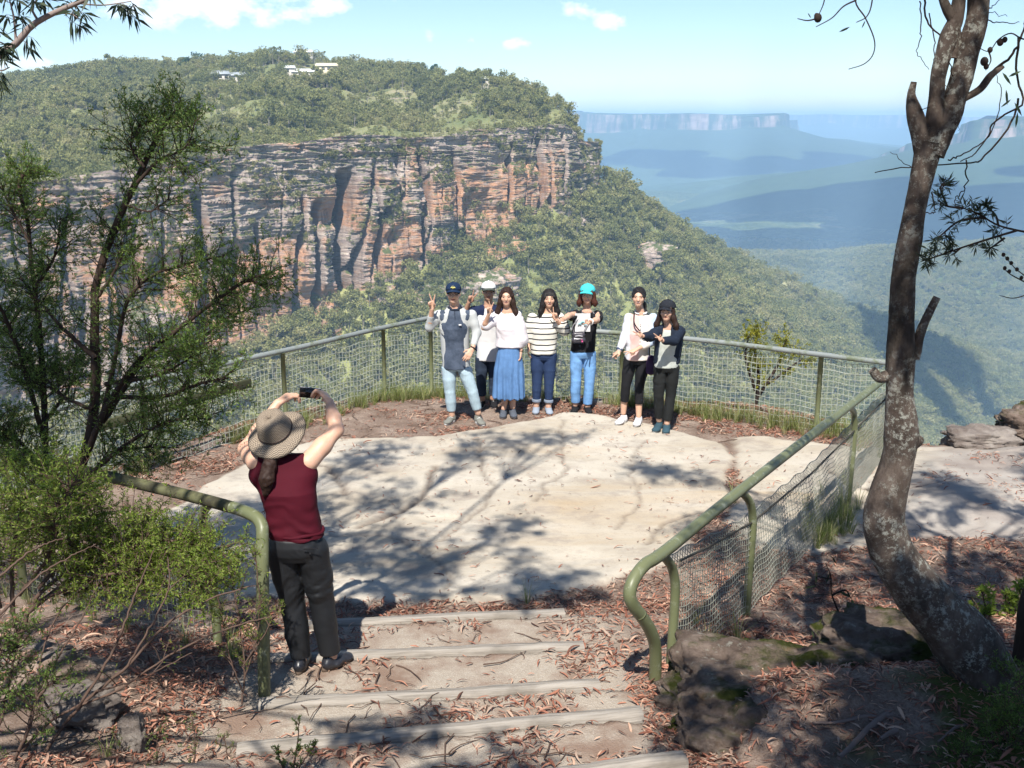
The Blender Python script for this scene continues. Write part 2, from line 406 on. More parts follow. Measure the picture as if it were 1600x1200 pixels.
tt = np.linspace(-.06, 1.14, NT)
ss, TT = np.meshgrid(S, tt, indexing='ij')
zt_, zb_ = KS[:, 2][:, None], KS[:, 3][:, None]
Z = zt_+(zb_-zt_)*TT + .8*fbm(ss/30, TT*0, 0, 11, 2)
leftk = sstep(330, 60, ss)                                                             # terraced, barer rock towards the left
h = np.clip(TT, 0, 1)
# strata: beds of irregular thickness stand proud or recessed
bed = fbm(ss/60, Z/1.5, 0, 21, 2)*1.0+fbm(ss/18, Z/.8, 3, 22, 2)*.5
q = np.round(bed*3)/3
bl = vnoise(ss/5.5+vnoise(ss*0, Z/2.2, 1, 3)*4, np.floor(Z/2.4), 0, 24); bl = np.round(bl*2)/2
layer = q*.75+bl*.95+fbm(ss/3, Z/1.2, 0, 25, 3)*.45
upper = sstep(.42, .0, h)                                                              # upper third steps back in ledges
upper = np.clip(upper*(1+.7*fbm(ss/26, 0*ss, 5, 14, 3)), 0, 1)
terr = -(np.round(upper*6+1.6*fbm(ss/14, Z/9, 5, 15, 3))/6*.3+upper*.7)*(3.5+3*leftk)
ob = sstep(.10, .34, vnoise(ss/34, Z/30, 0, 31)+.35*sstep(380, 200, ss)*0)*sstep(.15, .4, h)                       # big scooped alcoves of fresh orange rock
arch = -5*ob*sstep(-.2, .6, vnoise(ss/20, Z/14, 4, 33))
jr = np.abs(fbm(ss/17+TT*.35, TT*.5, 0, 41, 3)); jt = np.maximum(sstep(.05, .0, jr)*sstep(-.45, .1, vnoise(ss/40, TT*2, 7, 42)), .35*sstep(.05, 0, np.abs(fbm(ss/6+TT*.2, TT*1.5, 3, 46, 2)))*sstep(0, .4, vnoise(ss/15, TT*4, 7, 48)))
cpx = 800+FOC*KS[:, 0]/(KS[:, 1]*math.cos(PITCH)-(KS[:, 2]-CAMH)*math.sin(PITCH)); front = KS[:, 1] < 646
deep = np.zeros_like(ss)
for jpx, jw, j0, j1 in ((310, 3.5, .1, .95), (402, 1.6, .35, .95), (470, 2.0, .25, 1.1), (492, 2.6, .30, 1.2), (540, 4.2, .16, 1.15), (663, 2.4, .02, .85), (716, 1.6, .1, .8), (802, 1.7, .1, .7), (850, 2.2, .05, .9), (880, 1.5, .05, .9)):
    i0 = int(np.argmin(np.abs(cpx-jpx)+(~front)*1e4)); sj = S[i0]+4*fbm(TT*3, 0*TT+jpx, 0, 47, 2); deep = np.maximum(deep, np.exp(-((ss-sj)/(jw*.8))**4)*sstep(j0-.04, j0+.05, TT)*sstep(j1+.03, j1-.05, TT))
jt = np.maximum(jt, deep)
joint = -7.5*jt*sstep(.02, .2, h)-4.2*deep
foot = 7*sstep(.85, 1.14, TT)**1.5
off = BUT[:, None]*(.35+.65*sstep(0, .3, h))+layer*(1-.6*ob)+terr+arch+joint+foot + 2.0*fbm(ss/9, Z/9, 0, 44, 3)
XY = KS[:, None, :2]+Nn[:, None, :]*off[..., None]
G = np.concatenate([XY, Z[..., None]], -1)
mb = MB(); mb.grid(G)
m = Mat('cliff_rock', .95, .08)
co = m.co((.05, .05, .9)); 
base = m.ramp(m.noise(1.0, 6, co, .65), [(.30, (.22, .17, .155)), (.45, (.40, .315, .275)), (.58, (.54, .44, .37)), (.72, (.66, .57, .47))])
orange = m.mix(m.noise(.12, 5, m.co()), (.50, .225, .115), (.68, .40, .23))
oa = m.attr('fresh')
om = m.math('MULTIPLY', m.math('ADD', oa, m.ramp(m.noise(.05, 5, m.co((1, 1, 1.8)), .6), [(.52, 0), (.62, .9)]), True), m.ramp(m.noise(.8, 5, m.co((.25, .25, 1))), [(.36, .25), (.55, 1)]))
c = m.mix(m.math('MULTIPLY', om, .95), base, orange)
stn = m.ramp(m.noise(1.0, 6, m.co((.12, .12, .018)), .7), [(.52, 0), (.68, .7)])
c = m.mix(stn, c, (.075, .066, .066))
lich = m.ramp(m.noise(.35, 6, m.co((1, 1, 2)), .7), [(.60, 0), (.70, .65)])
c = m.mix(lich, c, (.48, .45, .38))
c = m.mix(m.math('MULTIPLY', m.attr('joint'), .75), c, (.045, .04, .042))
gz = m.math('MULTIPLY', m.ramp(m.nz(), [(.35, 0), (.62, 1)]), m.ramp(m.noise(.22, 5, m.co()), [(.40, 0), (.52, 1)]))
c = m.mix(gz, c, (.10, .12, .05))
m.col(c); m.bump(m.noise(1.0, 8, m.co((.45, .45, 2.2)), .75), 1.0, 1.0)
cl = mb.build('cliff', m.m, smooth=False); tag(cl, 'layered orange and grey sandstone cliff', kind='structure')
for nm, dat in (('fresh', ob), ('joint', jt)):
    a = cl.data.attributes.new(nm, 'FLOAT', 'POINT'); a.data.foreach_set('value', dat.ravel().astype(np.float32))

# plateau behind the rim, up to the skyline
RG = [(-560, 150, 800), (-250, 132, 900), (0, 127, 950), (120, 112, 950), (280, 104, 930), (330, 99, 900), (470, 92, 880), (560, 102, 860), (680, 116, 820), (760, 128, 780), (830, 150, 740), (870, 172, 700), (893, 196, 665), (915, 222, 655)]
R3 = spline(np.array([at_y(*r) for r in RG]), 700)
ncf = int(np.searchsorted(KS[:, 1], 645)); E3 = G[:ncf, 17, :]
ii = np.linspace(0, ncf-1, 700); E3 = np.stack([np.interp(ii, np.arange(ncf), E3[:, k]) for k in range(3)], -1)
# match by direction from the camera so each column runs away from the rim
azE = np.arctan2(E3[:, 0], E3[:, 1]); azR = np.arctan2(R3[:, 0], R3[:, 1]); o_ = np.argsort(azR)
azm = np.maximum.accumulate(azE)
RR = np.stack([np.interp(azm, azR[o_], R3[o_, k]) for k in range(3)], -1)
tv = np.linspace(0, 1.35, 260)[None, :, None]
P = E3[:, None]*(1-tv)+RR[:, None]*tv
tq = np.clip(tv[..., 0], -.05, 1.35); u = np.clip(tq, 0, 1)
ez = u*.72+.28*np.sin(u*PI/2)**1.5
P[..., 2] = E3[:, None, 2]*(1-ez)+RR[:, None, 2]*ez +0*tq 
P[..., 2] += np.where(tq > 1, -(tq-1)**1.2*120, 0)
env_ = sstep(0, .25, tq)*sstep(1.0, .75, tq)
P[..., 2] += env_*(fbm(P[..., 0]/70, P[..., 1]/70, 0, 52, 4)*13)
P[..., 2] -= 3.2
mb = MB(); mb.grid(P.transpose(1, 0, 2)[::1])
m = Mat('heath_ground', .95, .05)
c = m.ramp(m.noise(.03, 6, m.co(), .6), [(.3, (.12, .14, .06)), (.5, (.19, .20, .09)), (.7, (.30, .26, .17))])
rk = m.ramp(m.noise(.035, 6, m.co((1, 1, 3)), .7), [(.64, 0), (.68, 1)])
c = m.mix(rk, c, (.30, .24, .19)); m.col(c); m.bump(m.noise(.5, 6), .8, 1.5)
pl = mb.build('plateau', m.m); tag(pl, 'scrubby plateau above the cliff', kind='structure')
if pl.data.polygons[5000].normal.z < 0: pl.data.flip_normals()
PLG = P

# talus slope: from the cliff foot / descending spur crest down to the gorge floor
ncl = int(np.searchsorted(S, S[np.argmin(np.abs(KS[:, 1]-645))]))
U1 = G[:ncl:1, int(NT*.86), :]; U1 = U1[np.linspace(0, len(U1)-1, 16).astype(int)]; U1[:, 2] += 4
ridge = np.array([at_y(*r) for r in ((962, 284, 690), (985, 322, 760), (1050, 357, 900), (1150, 409, 1080), (1230, 446, 1290), (1310, 480, 1500), (1400, 522, 1750), (1520, 575, 2050), (1700, 640, 2400))])
U = spline(np.concatenate([U1, ridge]), 700)
V1 = np.array([(-150, 30, -300), (-60, 60, -320), (40, 100, -335), (140, 180, -345), (230, 300, -350), (310, 450, -355), (390, 640, -360), (470, 860, -365), (560, 1080, -372), (680, 1330, -380), (860, 1620, -390), (1100, 2000, -400)], float)
V = spline(V1, 700)
nr = 420
r = np.linspace(-.55, 1, nr)[None, :, None]
rp = np.clip(r, 0, 1)
prof = rp**.92
Bk = U.copy(); Bk[:, 0] += 120; Bk[:, 1] += 330; Bk[:, 2] = U[:, 2]-200
wgt = sstep(300, 380, np.arange(700))[:, None, None]
P = U[:, None]*(1-rp)+V[:, None]*rp
P[..., 2:] = U[:, None, 2:]*(1-prof)+V[:, None, 2:]*prof
bk = np.clip(-r, 0, 1)/.55
dirb = np.array((-.55, .83, 0)); 
spur = sstep(U[:, 1].searchsorted(648)-10, U[:, 1].searchsorted(700)+25, np.arange(700))[:, None, None]
P = P + bk*(spur*np.array((60, 330, -230.)) + (1-spur)*np.array((-40, 30, 6.)))
i_ = np.arange(700)[:, None]; rr_ = np.broadcast_to(r[..., 0], P.shape[:2])
amp = sstep(-.02, .12, rr_)*sstep(1.02, .8, rr_)
SU = np.concatenate([[0], np.cumsum(np.linalg.norm(np.diff(U, axis=0), axis=1))])[:, None]
P[..., 2] += amp*(22*fbm(SU/95+rr_*.8, rr_*1.1, 0, 61, 4)+9*fbm(P[..., 0]/40, P[..., 1]/40, 0, 62, 4))
P[..., 2] += (1-amp)*sstep(-.5, -.02, rr_)*5*fbm(P[..., 0]/50, P[..., 1]/50, 0, 63, 3)*spur[..., 0]
mb = MB(); mb.grid(P)
m = Mat('slope_ground', .95, .05)
c = m.ramp(m.noise(.02, 6, m.co(), .65), [(.3, (.16, .18, .075)), (.55, (.27, .28, .11)), (.75, (.36, .33, .19))]); m.col(c); m.bump(m.noise(.4, 6), .8, 2)
ta = mb.build('talus_slope', m.m); tag(ta, 'steep slope falling from the cliff foot to the gorge', kind='structure')
TAL = P

# lower rock bands on the slope
def snap(px, py, d):
    z = TAL[..., 2]-CAMH; dd = TAL[..., 1]*math.cos(PITCH)-z*math.sin(PITCH); up = TAL[..., 1]*math.sin(PITCH)+z*math.cos(PITCH)
    dd = np.maximum(dd, 1); e = (800+FOC*TAL[..., 0]/dd-px)**2+(600-FOC*up/dd-py)**2
    e = e+np.abs(TAL[..., 1]-d)*.02
    k = np.unravel_index(np.argmin(e), e.shape); return at_y(px, py, TAL[k][1]-8)
def band(name, pts, hgt, seed, lab):
    """pts: (px,row,dist) of the band's top edge"""
    ds_ = np.array([snap(*p)[1] for p in pts]); k_ = np.arange(len(pts)); ds_ = np.polyval(np.polyfit(k_, np.clip(ds_, np.median(ds_)*.85, np.median(ds_)*1.15), 1), k_)
    E_ = spline(np.array([at_y(p[0], p[1], q_) for p, q_ in zip(pts, ds_)]), 160)
    T = np.gradient(E_[:, :2], axis=0); T /= np.linalg.norm(T, axis=1)[:, None]; N_ = np.stack([T[:, 1], -T[:, 0]], -1)
    s = np.concatenate([[0], np.cumsum(np.linalg.norm(np.diff(E_[:, :2], axis=0), axis=1))])
    t = np.linspace(-.25, 1.15, 50); s2, t2 = np.meshgrid(s, t, indexing='ij')
    end = (sstep(0, 12, s)*sstep(s[-1], s[-1]-12, s))[:, None]
    z = E_[:, 2][:, None]-hgt*1.15*t2*(.8+.5*fbm(s/14, s*0, 0, seed, 3))[:, None]
    off = 3.5*fbm(s2/12, 0*s2, 0, seed+1, 3)+np.round(fbm(s2/9, z/1.8, 0, seed+2, 2)*4)/4*2+fbm(s2/3, z/2, 0, seed+3, 3)-9*sstep(.05, -.25, t2)-5*sstep(.06, 0, np.abs(fbm(s2/11, 0*z, 0, seed+4, 2)))-12*(1-end)+3*sstep(.8, 1.15, t2)
    P = np.concatenate([E_[:, None, :2]+N_[:, None]*off[..., None], z[..., None]], -1)
    mb = MB(); mb.grid(P); o = mb.build(name, bpy.data.materials['cliff_rock'], smooth=False); tag(o, lab, kind='structure'); return o
band('cliff_band', [(772, 398, 520), (812, 415, 535), (852, 398, 548), (878, 378, 560), (905, 350, 575), (930, 352, 590)], 24, 71, 'rock band below the main cliff')
band('cliff_band', [(588, 474, 420), (640, 462, 430), (700, 452, 440), (760, 440, 450), (800, 430, 462), (832, 440, 470)], 21, 83, 'lower rock band above the gorge')
band('cliff_band', [(948, 312, 650), (966, 304, 665), (984, 312, 690), (992, 330, 700)], 15, 97, 'small crag at the end of the spur')
band('cliff_band', [(955, 395, 560), (980, 385, 575), (1000, 392, 590)], 11, 111, 'small crag on the green slope')

# ---------- far vegetation prototypes ----------
def far_tree(seed, n=150, h=8.0, wd=3.2, crown0=.35, leaf=.62, trunk=True, lobes=7, pine=False):
    rg = np.random.default_rng(seed)
    L_ = []
    for k in range(lobes):
        a = rg.uniform(0, 2*PI); r = wd*rg.uniform(.15, .8); zc = h*rg.uniform(crown0+.15, .92)
        if pine: r *= (1.1-zc/h)
        L_.append((r*math.cos(a), r*math.sin(a), zc, wd*rg.uniform(.32, .6)))
    cs = []
    for (x, y, z, r) in L_:
        p = rg.normal(size=(n//lobes, 3)); p /= np.linalg.norm(p, axis=1)[:, None]; p *= r*rg.uniform(.75, 1.05, (len(p), 1)); p[:, 2] *= .72
        cs.append(p+(x, y, z))
    V, Q = leaf_quads(np.concatenate(cs), leaf, rg)
    b = MB(); b.add(V, Q); me0 = b
    nf = len(Q)
    if trunk:
        b.tube([(0, 0, -1), (.15, 0, h*.4), (L_[0][0]*.5, L_[0][1]*.5, h*.7)], [.22, .16, .08], 4)
        for (x, y, z, r) in L_[:4]: b.tube([(.1, 0, h*.32), (x*.6, y*.6, z-r*.6), (x, y, z)], [.12, .08, .04], 3, cap=False)
    V = np.concatenate(b.v); me = mesh_data('far_tree', V, np.concatenate(b.q), np.concatenate(b.t) if b.t else None, smooth=False)
    me.materials.append(M_far); me.materials.append(M_fartrunk)
    mi = np.zeros(len(me.polygons), np.int32); mi[nf:] = 1; 
    me.polygons.foreach_set('material_index', mi); return me
m = Mat('far_foliage', .8, .1)
oi = m.n('ShaderNodeObjectInfo'); ln_ = m.noise(.011, 5, oi.outputs['Location'], .65)
c1 = m.ramp(m.math('ADD', m.math('MULTIPLY', oi.outputs['Random'], .45), m.math('MULTIPLY', m.math('SUBTRACT', ln_, .3), 1.35), True), [(0, (.13, .145, .06)), (.3, (.22, .235, .095)), (.55, (.31, .31, .125)), (.8, (.39, .36, .18)), (1, (.31, .36, .11))])
c2 = m.mix(m.island(), (.82, .82, .82), (1.18, 1.18, 1.14)); c = m.mix(1.0, c1, c2, 'MULTIPLY'); m.col(c); m.translucent(c, .42); M_far = m.m
M_fartrunk = flat('far_trunk', (.20, .18, .15))
PT = [far_tree(i, 300, 8, 3.2, lobes=9, leaf=.45) for i in range(5)]+[far_tree(20+i, 110, 9, 2.4, .45, .55, lobes=5) for i in range(2)]
PS = [far_tree(40+i, 120, 3.0, 2.0, -.1, .42, trunk=False, lobes=6) for i in range(4)]

def surf_sample(G, n, rg, wfun):
    a, b = G.shape[:2]
    e1 = G[1:, :-1]-G[:-1, :-1]; e2 = G[:-1, 1:]-G[:-1, :-1]
    ar = np.linalg.norm(np.cross(e1, e2), axis=-1); cen = (G[1:, 1:]+G[:-1, :-1])/2
    w_ = (ar*wfun(cen)).ravel(); w_ = w_/w_.sum()
    k = rg.choice(len(w_), n, p=w_); i, j = k//(b-1), k % (b-1); u = rg.random((n, 1)); v = rg.random((n, 1))
    return G[i, j]*(1-u)*(1-v)+G[i+1, j]*u*(1-v)+G[i, j+1]*(1-u)*v+G[i+1, j+1]*u*v
def infr(P, m=60):
    """keep what the photograph could see, with a margin"""
    z = P[..., 2]-CAMH; d = P[..., 1]*math.cos(PITCH)-z*math.sin(PITCH); up = P[..., 1]*math.sin(PITCH)+z*math.cos(PITCH)
    d = np.maximum(d, 1); x = 800+FOC*P[..., 0]/d; y = 600-FOC*up/d
    return ((x > -m-60) & (x < 1660+m) & (y > -m-100) & (y < 760+m)).astype(float)
rg = np.random.default_rng(5)
def wpl(c):
    g = fbm(c[..., 0]/28, c[..., 1]/28, 0, 91, 3); return infr(c)*(.08+sstep(-.12, .22, g))
Pp = surf_sample(PLG[:, :200], 27000, rg, wpl)
dd = np.hypot(Pp[:, 0], Pp[:, 1])
tree_k = (rg.random(len(Pp)) < sstep(560, 800, dd)*.75+.05)
idx = np.where(tree_k, rg.integers(0, 7, len(Pp)), 7+rg.integers(0, 4, len(Pp)))
sc = np.clip(rg.lognormal(-.35, .33, len(Pp)), .3, 1.5)*np.where(tree_k, .95, 1.0)*(1+.35*sstep(.1, .4, fbm(Pp[:, 0]/60, Pp[:, 1]/60, 0, 95, 3)))
scatter('plateau_scrub', Pp, PT+PS, sc, idx=idx, kind_label='olive green scrub and low trees covering the plateau', seed=1)
def wta(c):
    d = np.hypot(c[..., 0], c[..., 1]); return infr(c)*np.clip(900/np.maximum(d, 250), .4, 3)
Pp = surf_sample(TAL[:, 146:], 42000, rg, wta); dd = np.hypot(Pp[:, 0], Pp[:, 1])
scatter('slope_forest', Pp, PT+PS, np.clip(rg.lognormal(-.2, .32, len(Pp)), .4, 1.8)*(1+.3*sstep(800, 1600, dd)), idx=np.where(rg.random(len(Pp)) < .65, rg.integers(0, 7, len(Pp)), 7+rg.integers(0, 4, len(Pp))), kind_label='eucalypt forest on the steep slope below the cliff', seed=2)
# shrubs clinging to the cliff's ledges
fn = np.cross(G[1:, :-1]-G[:-1, :-1], G[:-1, 1:]-G[:-1, :-1]); fn /= np.linalg.norm(fn, axis=-1)[..., None]+1e-9
flatness = np.abs(fn[..., 2])
def wcl(c):
    return infr(c)*sstep(.3, .6, flatness)*sstep(-.1, .3, fbm(c[..., 0]/18, c[..., 1]/18, c[..., 2]/12, 97, 3))
Pp = surf_sample(G, 5200, rg, wcl)
scatter('ledge_shrubs', Pp, PS, rg.uniform(.3, .95, len(Pp)), kind_label='shrubs growing on the ledges of the cliff', seed=3)
# valley forest on the nearer valley floor
ang = np.radians(np.linspace(8, 30, 160)); rr2 = np.geomspace(900, 3600, 160); A, R_ = np.meshgrid(ang, rr2, indexing='ij')
GV = np.stack([R_*np.sin(A), R_*np.cos(A), vz(R_*np.sin(A), R_*np.cos(A))], -1)
Pp = surf_sample(GV, 38000, rg, lambda c: infr(c)*np.clip((1500/np.hypot(c[..., 0], c[..., 1]))**1.6, .2, 2))
dd = np.hypot(Pp[:, 0], Pp[:, 1])
scatter('valley_forest', Pp, PT, rg.uniform(1.0, 1.8, len(Pp))*(dd/1500)**.5, kind_label='forest canopy on the valley floor', seed=4)

# ---------- houses and marker trees on the plateau ----------
M_hw = flat('house_wall', (.50, .46, .40), .8); M_hr = flat('house_roof_grey', (.33, .36, .38), .5, .4); M_hr2 = flat('house_roof_pale', (.62, .64, .62), .5, .4); M_hwin = flat('house_window', (.03, .035, .04), .2, .6); M_hc = flat('house_cream', (.62, .55, .38), .8)
def on_plateau(px, py):
    A_ = PLG[:, :200]; z = A_[..., 2]-CAMH; dd = A_[..., 1]*math.cos(PITCH)-z*math.sin(PITCH); up = A_[..., 1]*math.sin(PITCH)+z*math.cos(PITCH)
    e = (800+FOC*A_[..., 0]/dd-px)**2+(600-FOC*up/dd-py)**2; return A_[np.unravel_index(np.argmin(e), e.shape)]
def house(px, py, wd, dp, hh, wall, roof, lab, rz=0.0, lift=2.0):
    p = on_plateau(px, py+4); r = empty('house', p+np.array((0, -2, lift)), lab, 'house', 'houses on the far plateau', rotz=rz)
    b = MB(); b.box((0, 0, hh/2-3), (wd, dp, hh+6)); b.build('wall', wall, r, smooth=False)
    b = MB(); e = .7; x, y = wd/2+e, dp/2+e; b.add([(-x, -y, hh+.02), (x, -y, hh+.02), (x, y, hh+.02), (-x, y, hh+.02), (-x*.8, 0, hh+dp*.26), (x*.8, 0, hh+dp*.26), (-x, -y, hh-.2), (x, -y, hh-.2), (x, y, hh-.2), (-x, y, hh-.2)], [(0, 1, 5, 4), (2, 3, 4, 5), (6, 7, 1, 0), (7, 8, 2, 1), (8, 9, 3, 2), (9, 6, 0, 3), (9, 8, 7, 6)], [(1, 2, 5), (3, 0, 4)]); b.build('roof', roof, r, smooth=False)
    for i in range(int(wd/4)):
        b = MB(); b.box((-wd/2+2+4*i, -dp/2-.04, hh*.5), (2.2, .1, hh*.45)); b.build('window', M_hwin, r, smooth=False)
    return r
house(348, 126, 12, 9, 3.6, M_hw, M_hr, 'low grey-roofed house on the far plateau beside a bare reddish bank', .15)
house(371, 127, 13, 9, 3.6, M_hw, M_hr, 'grey-roofed house right of the reddish bank on the far plateau', -.1)
house(455, 116, 7, 7, 4.0, M_hw, M_hr2, 'tiny pale house left of the blue-white roof on the far plateau', .1)
house(478, 121, 15, 9, 3.2, M_hw, M_hr2, 'long house with a shiny blue-white roof on the far plateau', -.15)
house(511, 113, 16, 8, 4.0, M_hc, M_hc, 'cream coloured long house on the far plateau', .05)
house(477, 93, 14, 8, 4.0, M_hw, M_hr2, 'house with pale roof on the crest of the far plateau', 0, 4)
house(760, 134, 7, 6, 3.6, M_hw, M_hr2, 'small pale hut near the descending end of the plateau', 0)
m = Mat('pine_foliage', .8, .1); m.col(m.mix(m.island(), (.025, .055, .025), (.06, .11, .05))); M_pine = m.m
for px, py, h_, lab in ((291, 116, 15, 'dark round pine, the left one of two on the skyline'), (313, 112, 16, 'dark pine, the right and taller one of two on the skyline'), (677, 122, 11, 'dark lone pine on the skyline right of the houses'), (637, 116, 8, 'small dark conical pine on the skyline right of the cream house')):
    p = on_plateau(px, py); me = far_tree(px, 420, h_, h_*.32, .2, .8, lobes=9, pine=h_ < 10); me.materials[0] = M_pine; o = link('pine_tree', me, None, loc=p); tag(o, lab, 'tree', 'pines on the far skyline')
p = on_plateau(345, 136); 
b = MB(); u, v = np.meshgrid(np.linspace(0, PI/2, 8), np.linspace(0, 2*PI, 20), indexing='ij'); Q_ = np.stack([15*np.sin(u)*np.cos(v), 6*np.sin(u)*np.sin(v), 5*np.cos(u)], -1); Q_ *= (1+.3*fbm(Q_[..., 0:1]/4, Q_[..., 1:2]/4, Q_[..., 2:], 5, 3)); b.grid(Q_[:, ::-1]); tag(b.build('earth_bank', flat('red_earth', (.34, .22, .16), .95), None, loc=p+np.array((0, -3, -1.0))), 'bare reddish earth bank below the houses', 'bank')
# ================= near ground =================
SLAB = np.array([(-3.3, 9.0), (-3.2, 10.2), (-2.7, 11.6), (-2.2, 12.15), (-1.6, 12.15), (-.9, 12.2), (-.35, 12.5), (.1, 12.9), (.65, 13.3), (1.1, 13.1), (1.6, 12.85), (2.0, 12.4), (2.35, 11.95), (2.42, 11.4), (2.22, 10.9),
                 (2.12, 10.2), (1.75, 9.6), (1.6, 9.0), (1.5, 8.55), (1.0, 8.25), (.55, 7.95), (-.1, 7.75), (-1.2, 7.75), (-2.2, 7.8), (-3.0, 8.1)])
SLAB2 = np.array([(2.36, 10.7), (2.5, 11.5), (2.62, 12.1), (3.0, 12.2), (3.45, 12.05), (4.0, 11.7), (4.9, 11.9), (5.6, 12.2), (6.6, 12.4), (8.5, 12.6), (8.5, 10.2), (6.4, 9.4), (5.2, 8.9), (4.4, 9.0), (3.7, 9.1), (3.1, 8.9), (2.6, 8.75), (2.1, 8.9), (2.0, 9.5), (2.3, 10.2)])
RIM = np.array([(-14, 9.0), (-8.5, 9.2), (-6.2, 9.9), (-5.0, 10.9), (-3.7, 13.2), (-2.5, 15.0), (-1.2, 15.9), (.5, 15.3), (1.8, 15.0), (3.2, 14.2), (4.4, 13.2), (4.9, 12.35), (5.9, 12.15), (6.8, 12.3), (9, 12.8), (16, 13)])
def poly_sd(P, x, y):
    """signed distance, positive inside"""
    d = np.full(x.shape, 1e9); ins = np.zeros(x.shape, bool); n = len(P)
    for i in range(n):
        a, b = P[i], P[(i+1) % n]; ex, ey = b-a; wx, wy = x-a[0], y-a[1]
        t = np.clip((wx*ex+wy*ey)/(ex*ex+ey*ey), 0, 1); d = np.minimum(d, np.hypot(wx-ex*t, wy-ey*t))
        c = ((a[1] > y) != (b[1] > y)) & (x < (b[0]-a[0])*(y-a[1])/(b[1]-a[1]+1e-12)+a[0]); ins ^= c
    return np.where(ins, d, -d)
RIMP = np.concatenate([RIM, [(16, -14), (-14, -14)]])
# sleepers: left end, right end (x, y), height of the top
STEPS = [(tuple(at_z(a, b, z)[:2]), tuple(at_z(c, d, z)[:2]), z) for a, b, c, d, z in ((468, 974, 882, 955, .12), (408, 1028, 912, 1008, .25), (405, 1098, 937, 1068, .38), (370, 1170, 1002, 1110, .52), (700, 1232, 1070, 1182, .66))]
def step_side(x, y, s):
    (x0, y0), (x1, y1), z = s
    return y-(y0+(y1-y0)*(x-x0)/(x1-x0))
def g0(x, y):
    """bare terrain height"""
    x = np.asarray(x, float); y = np.asarray(y, float)
    base = sstep(7.9, 6.7, y)*.14+np.clip(6.8-y, 0, None)*.19
    base = np.where(y < 4.6, base+(4.6-y)*.12, base)
    stair = np.zeros(np.broadcast(x, y).shape)
    for i, s in enumerate(STEPS):
        d = step_side(x, y, s); nx = STEPS[i+1] if i+1 < len(STEPS) else None
        stair = np.where(d < -.045, s[2]-.012, stair)
    d5 = step_side(x, y, STEPS[-1]); stair = np.where(d5 < -.5, s[2]+(-.5-d5)*.25, stair)
    inst = sstep(-2.0, -1.55, x)*sstep(1.0-.06*(7-y), .55, x)
    z = base*(1-inst)+stair*inst
    z = z+.10*sstep(-2.2, -4.5, x)*sstep(9, 6, y)+.22*np.exp(-(((x+2.75)/.55)**2+((y-5.85)/.4)**2))*1.0
    z = z+.30*np.exp(-(((x-1.9)/.9)**4+((y-5.35)/.5)**2))*sstep(.9, 1.3, x)+.28*sstep(2.0, 3.4, x)*sstep(8.5, 5.5, y)
    z = z-.25*sstep(13.6, 15.5, y)
    return z
gx = np.arange(-9, 10.5, .035); gy = np.concatenate([np.arange(1.0, 3.6, .12), np.arange(3.6, 14.2, .03), np.arange(14.2, 18, .15)])
Xg, Yg = np.meshgrid(gx, gy, indexing='ij')
wv = .10*fbm(Xg*2.1, Yg*2.1, 0, 201, 4)
sd1 = poly_sd(SLAB, Xg, Yg)+wv; sd2 = poly_sd(SLAB2, Xg, Yg)+wv*1.5
sd = np.maximum(sd1, sd2)
rk = sstep(-.04, .05, sd)
crack = np.zeros_like(Xg)
def crk(pts, wdt, dep):
    global crack; wdt = wdt*1.9; dep = min(1, dep*1.6)   # CRKW
    P = spline(np.array(pts, float), 60); P[:, :2] += np.stack([fbm(P[:, 0]*5, P[:, 1]*5, 1, 9), fbm(P[:, 0]*5, P[:, 1]*5, 5, 9)], -1)*.07
    m_ = (Xg > P[:, 0].min()-.2) & (Xg < P[:, 0].max()+.2) & (Yg > P[:, 1].min()-.2) & (Yg < P[:, 1].max()+.2)
    x, y = Xg[m_], Yg[m_]; d = np.full(x.shape, 9.)
    for a, b in zip(P[:-1], P[1:]):
        ex, ey = b-a; t = np.clip(((x-a[0])*ex+(y-a[1])*ey)/(ex*ex+ey*ey+1e-9), 0, 1); d = np.minimum(d, np.hypot(x-a[0]-ex*t, y-a[1]-ey*t))
    c = np.zeros_like(Xg); c[m_] = np.clip(1-d/wdt, 0, 1)*dep; crack = np.maximum(crack, c)
def pz(*p): return at_z(*p)[:2]
crk([pz(682, 735), pz(668, 760), pz(660, 785), pz(620, 806), pz(560, 830)], .03, .5)
crk([pz(748, 690), pz(750, 730), pz(765, 758), pz(772, 780), pz(740, 810), pz(690, 850)], .022, .35)
crk([pz(884, 730), pz(880, 745), pz(852, 765), pz(838, 790)], .022, .35)
crk([pz(470, 712), pz(520, 745), pz(542, 775)], .03, .5); crk([pz(880, 660), pz(876, 700), pz(884, 730)], .02, .3)
crk([pz(1010, 690), pz(985, 730), pz(1000, 780), pz(960, 830)], .018, .3); crk([pz(1135, 800), pz(1060, 810), pz(1010, 850)], .02, .4)
crk([pz(480, 840), pz(620, 850), pz(700, 905), pz(690, 930)], .02, .3); crk([pz(1300, 740), pz(1370, 775), pz(1500, 760)], .03, .6)
Zg = g0(Xg, Yg)
slabz = .035*rk*(1+.6*fbm(Xg*.9, Yg*.9, 0, 210, 3))+.03*fbm(Xg*.6, Yg*.6, 0, 211, 2)*rk+.006*fbm(Xg*6, Yg*6, 0, 212, 3)
hol = lambda px, py, rx, ry, d: -d*np.exp(-(((Xg-pz(px, py)[0])/rx)**2+((Yg-pz(px, py)[1])/ry)**2)**2)
slabz = slabz+hol(690, 818, .20, .10, .035)+hol(525, 823, .13, .08, .05)+hol(900, 880, .32, .25, .03)
slabz = slabz-crack*.035
ledge = .06*np.round(2.2*fbm(Xg*.55, Yg*.9, 0, 215, 3))/2.2*sstep(.0, .3, sd2)+.14*sstep(.2, .9, sd2)*sstep(3.6, 4.6, Xg)*(.6+.6*fbm(Xg*.8, Yg*1.2, 0, 216, 3))
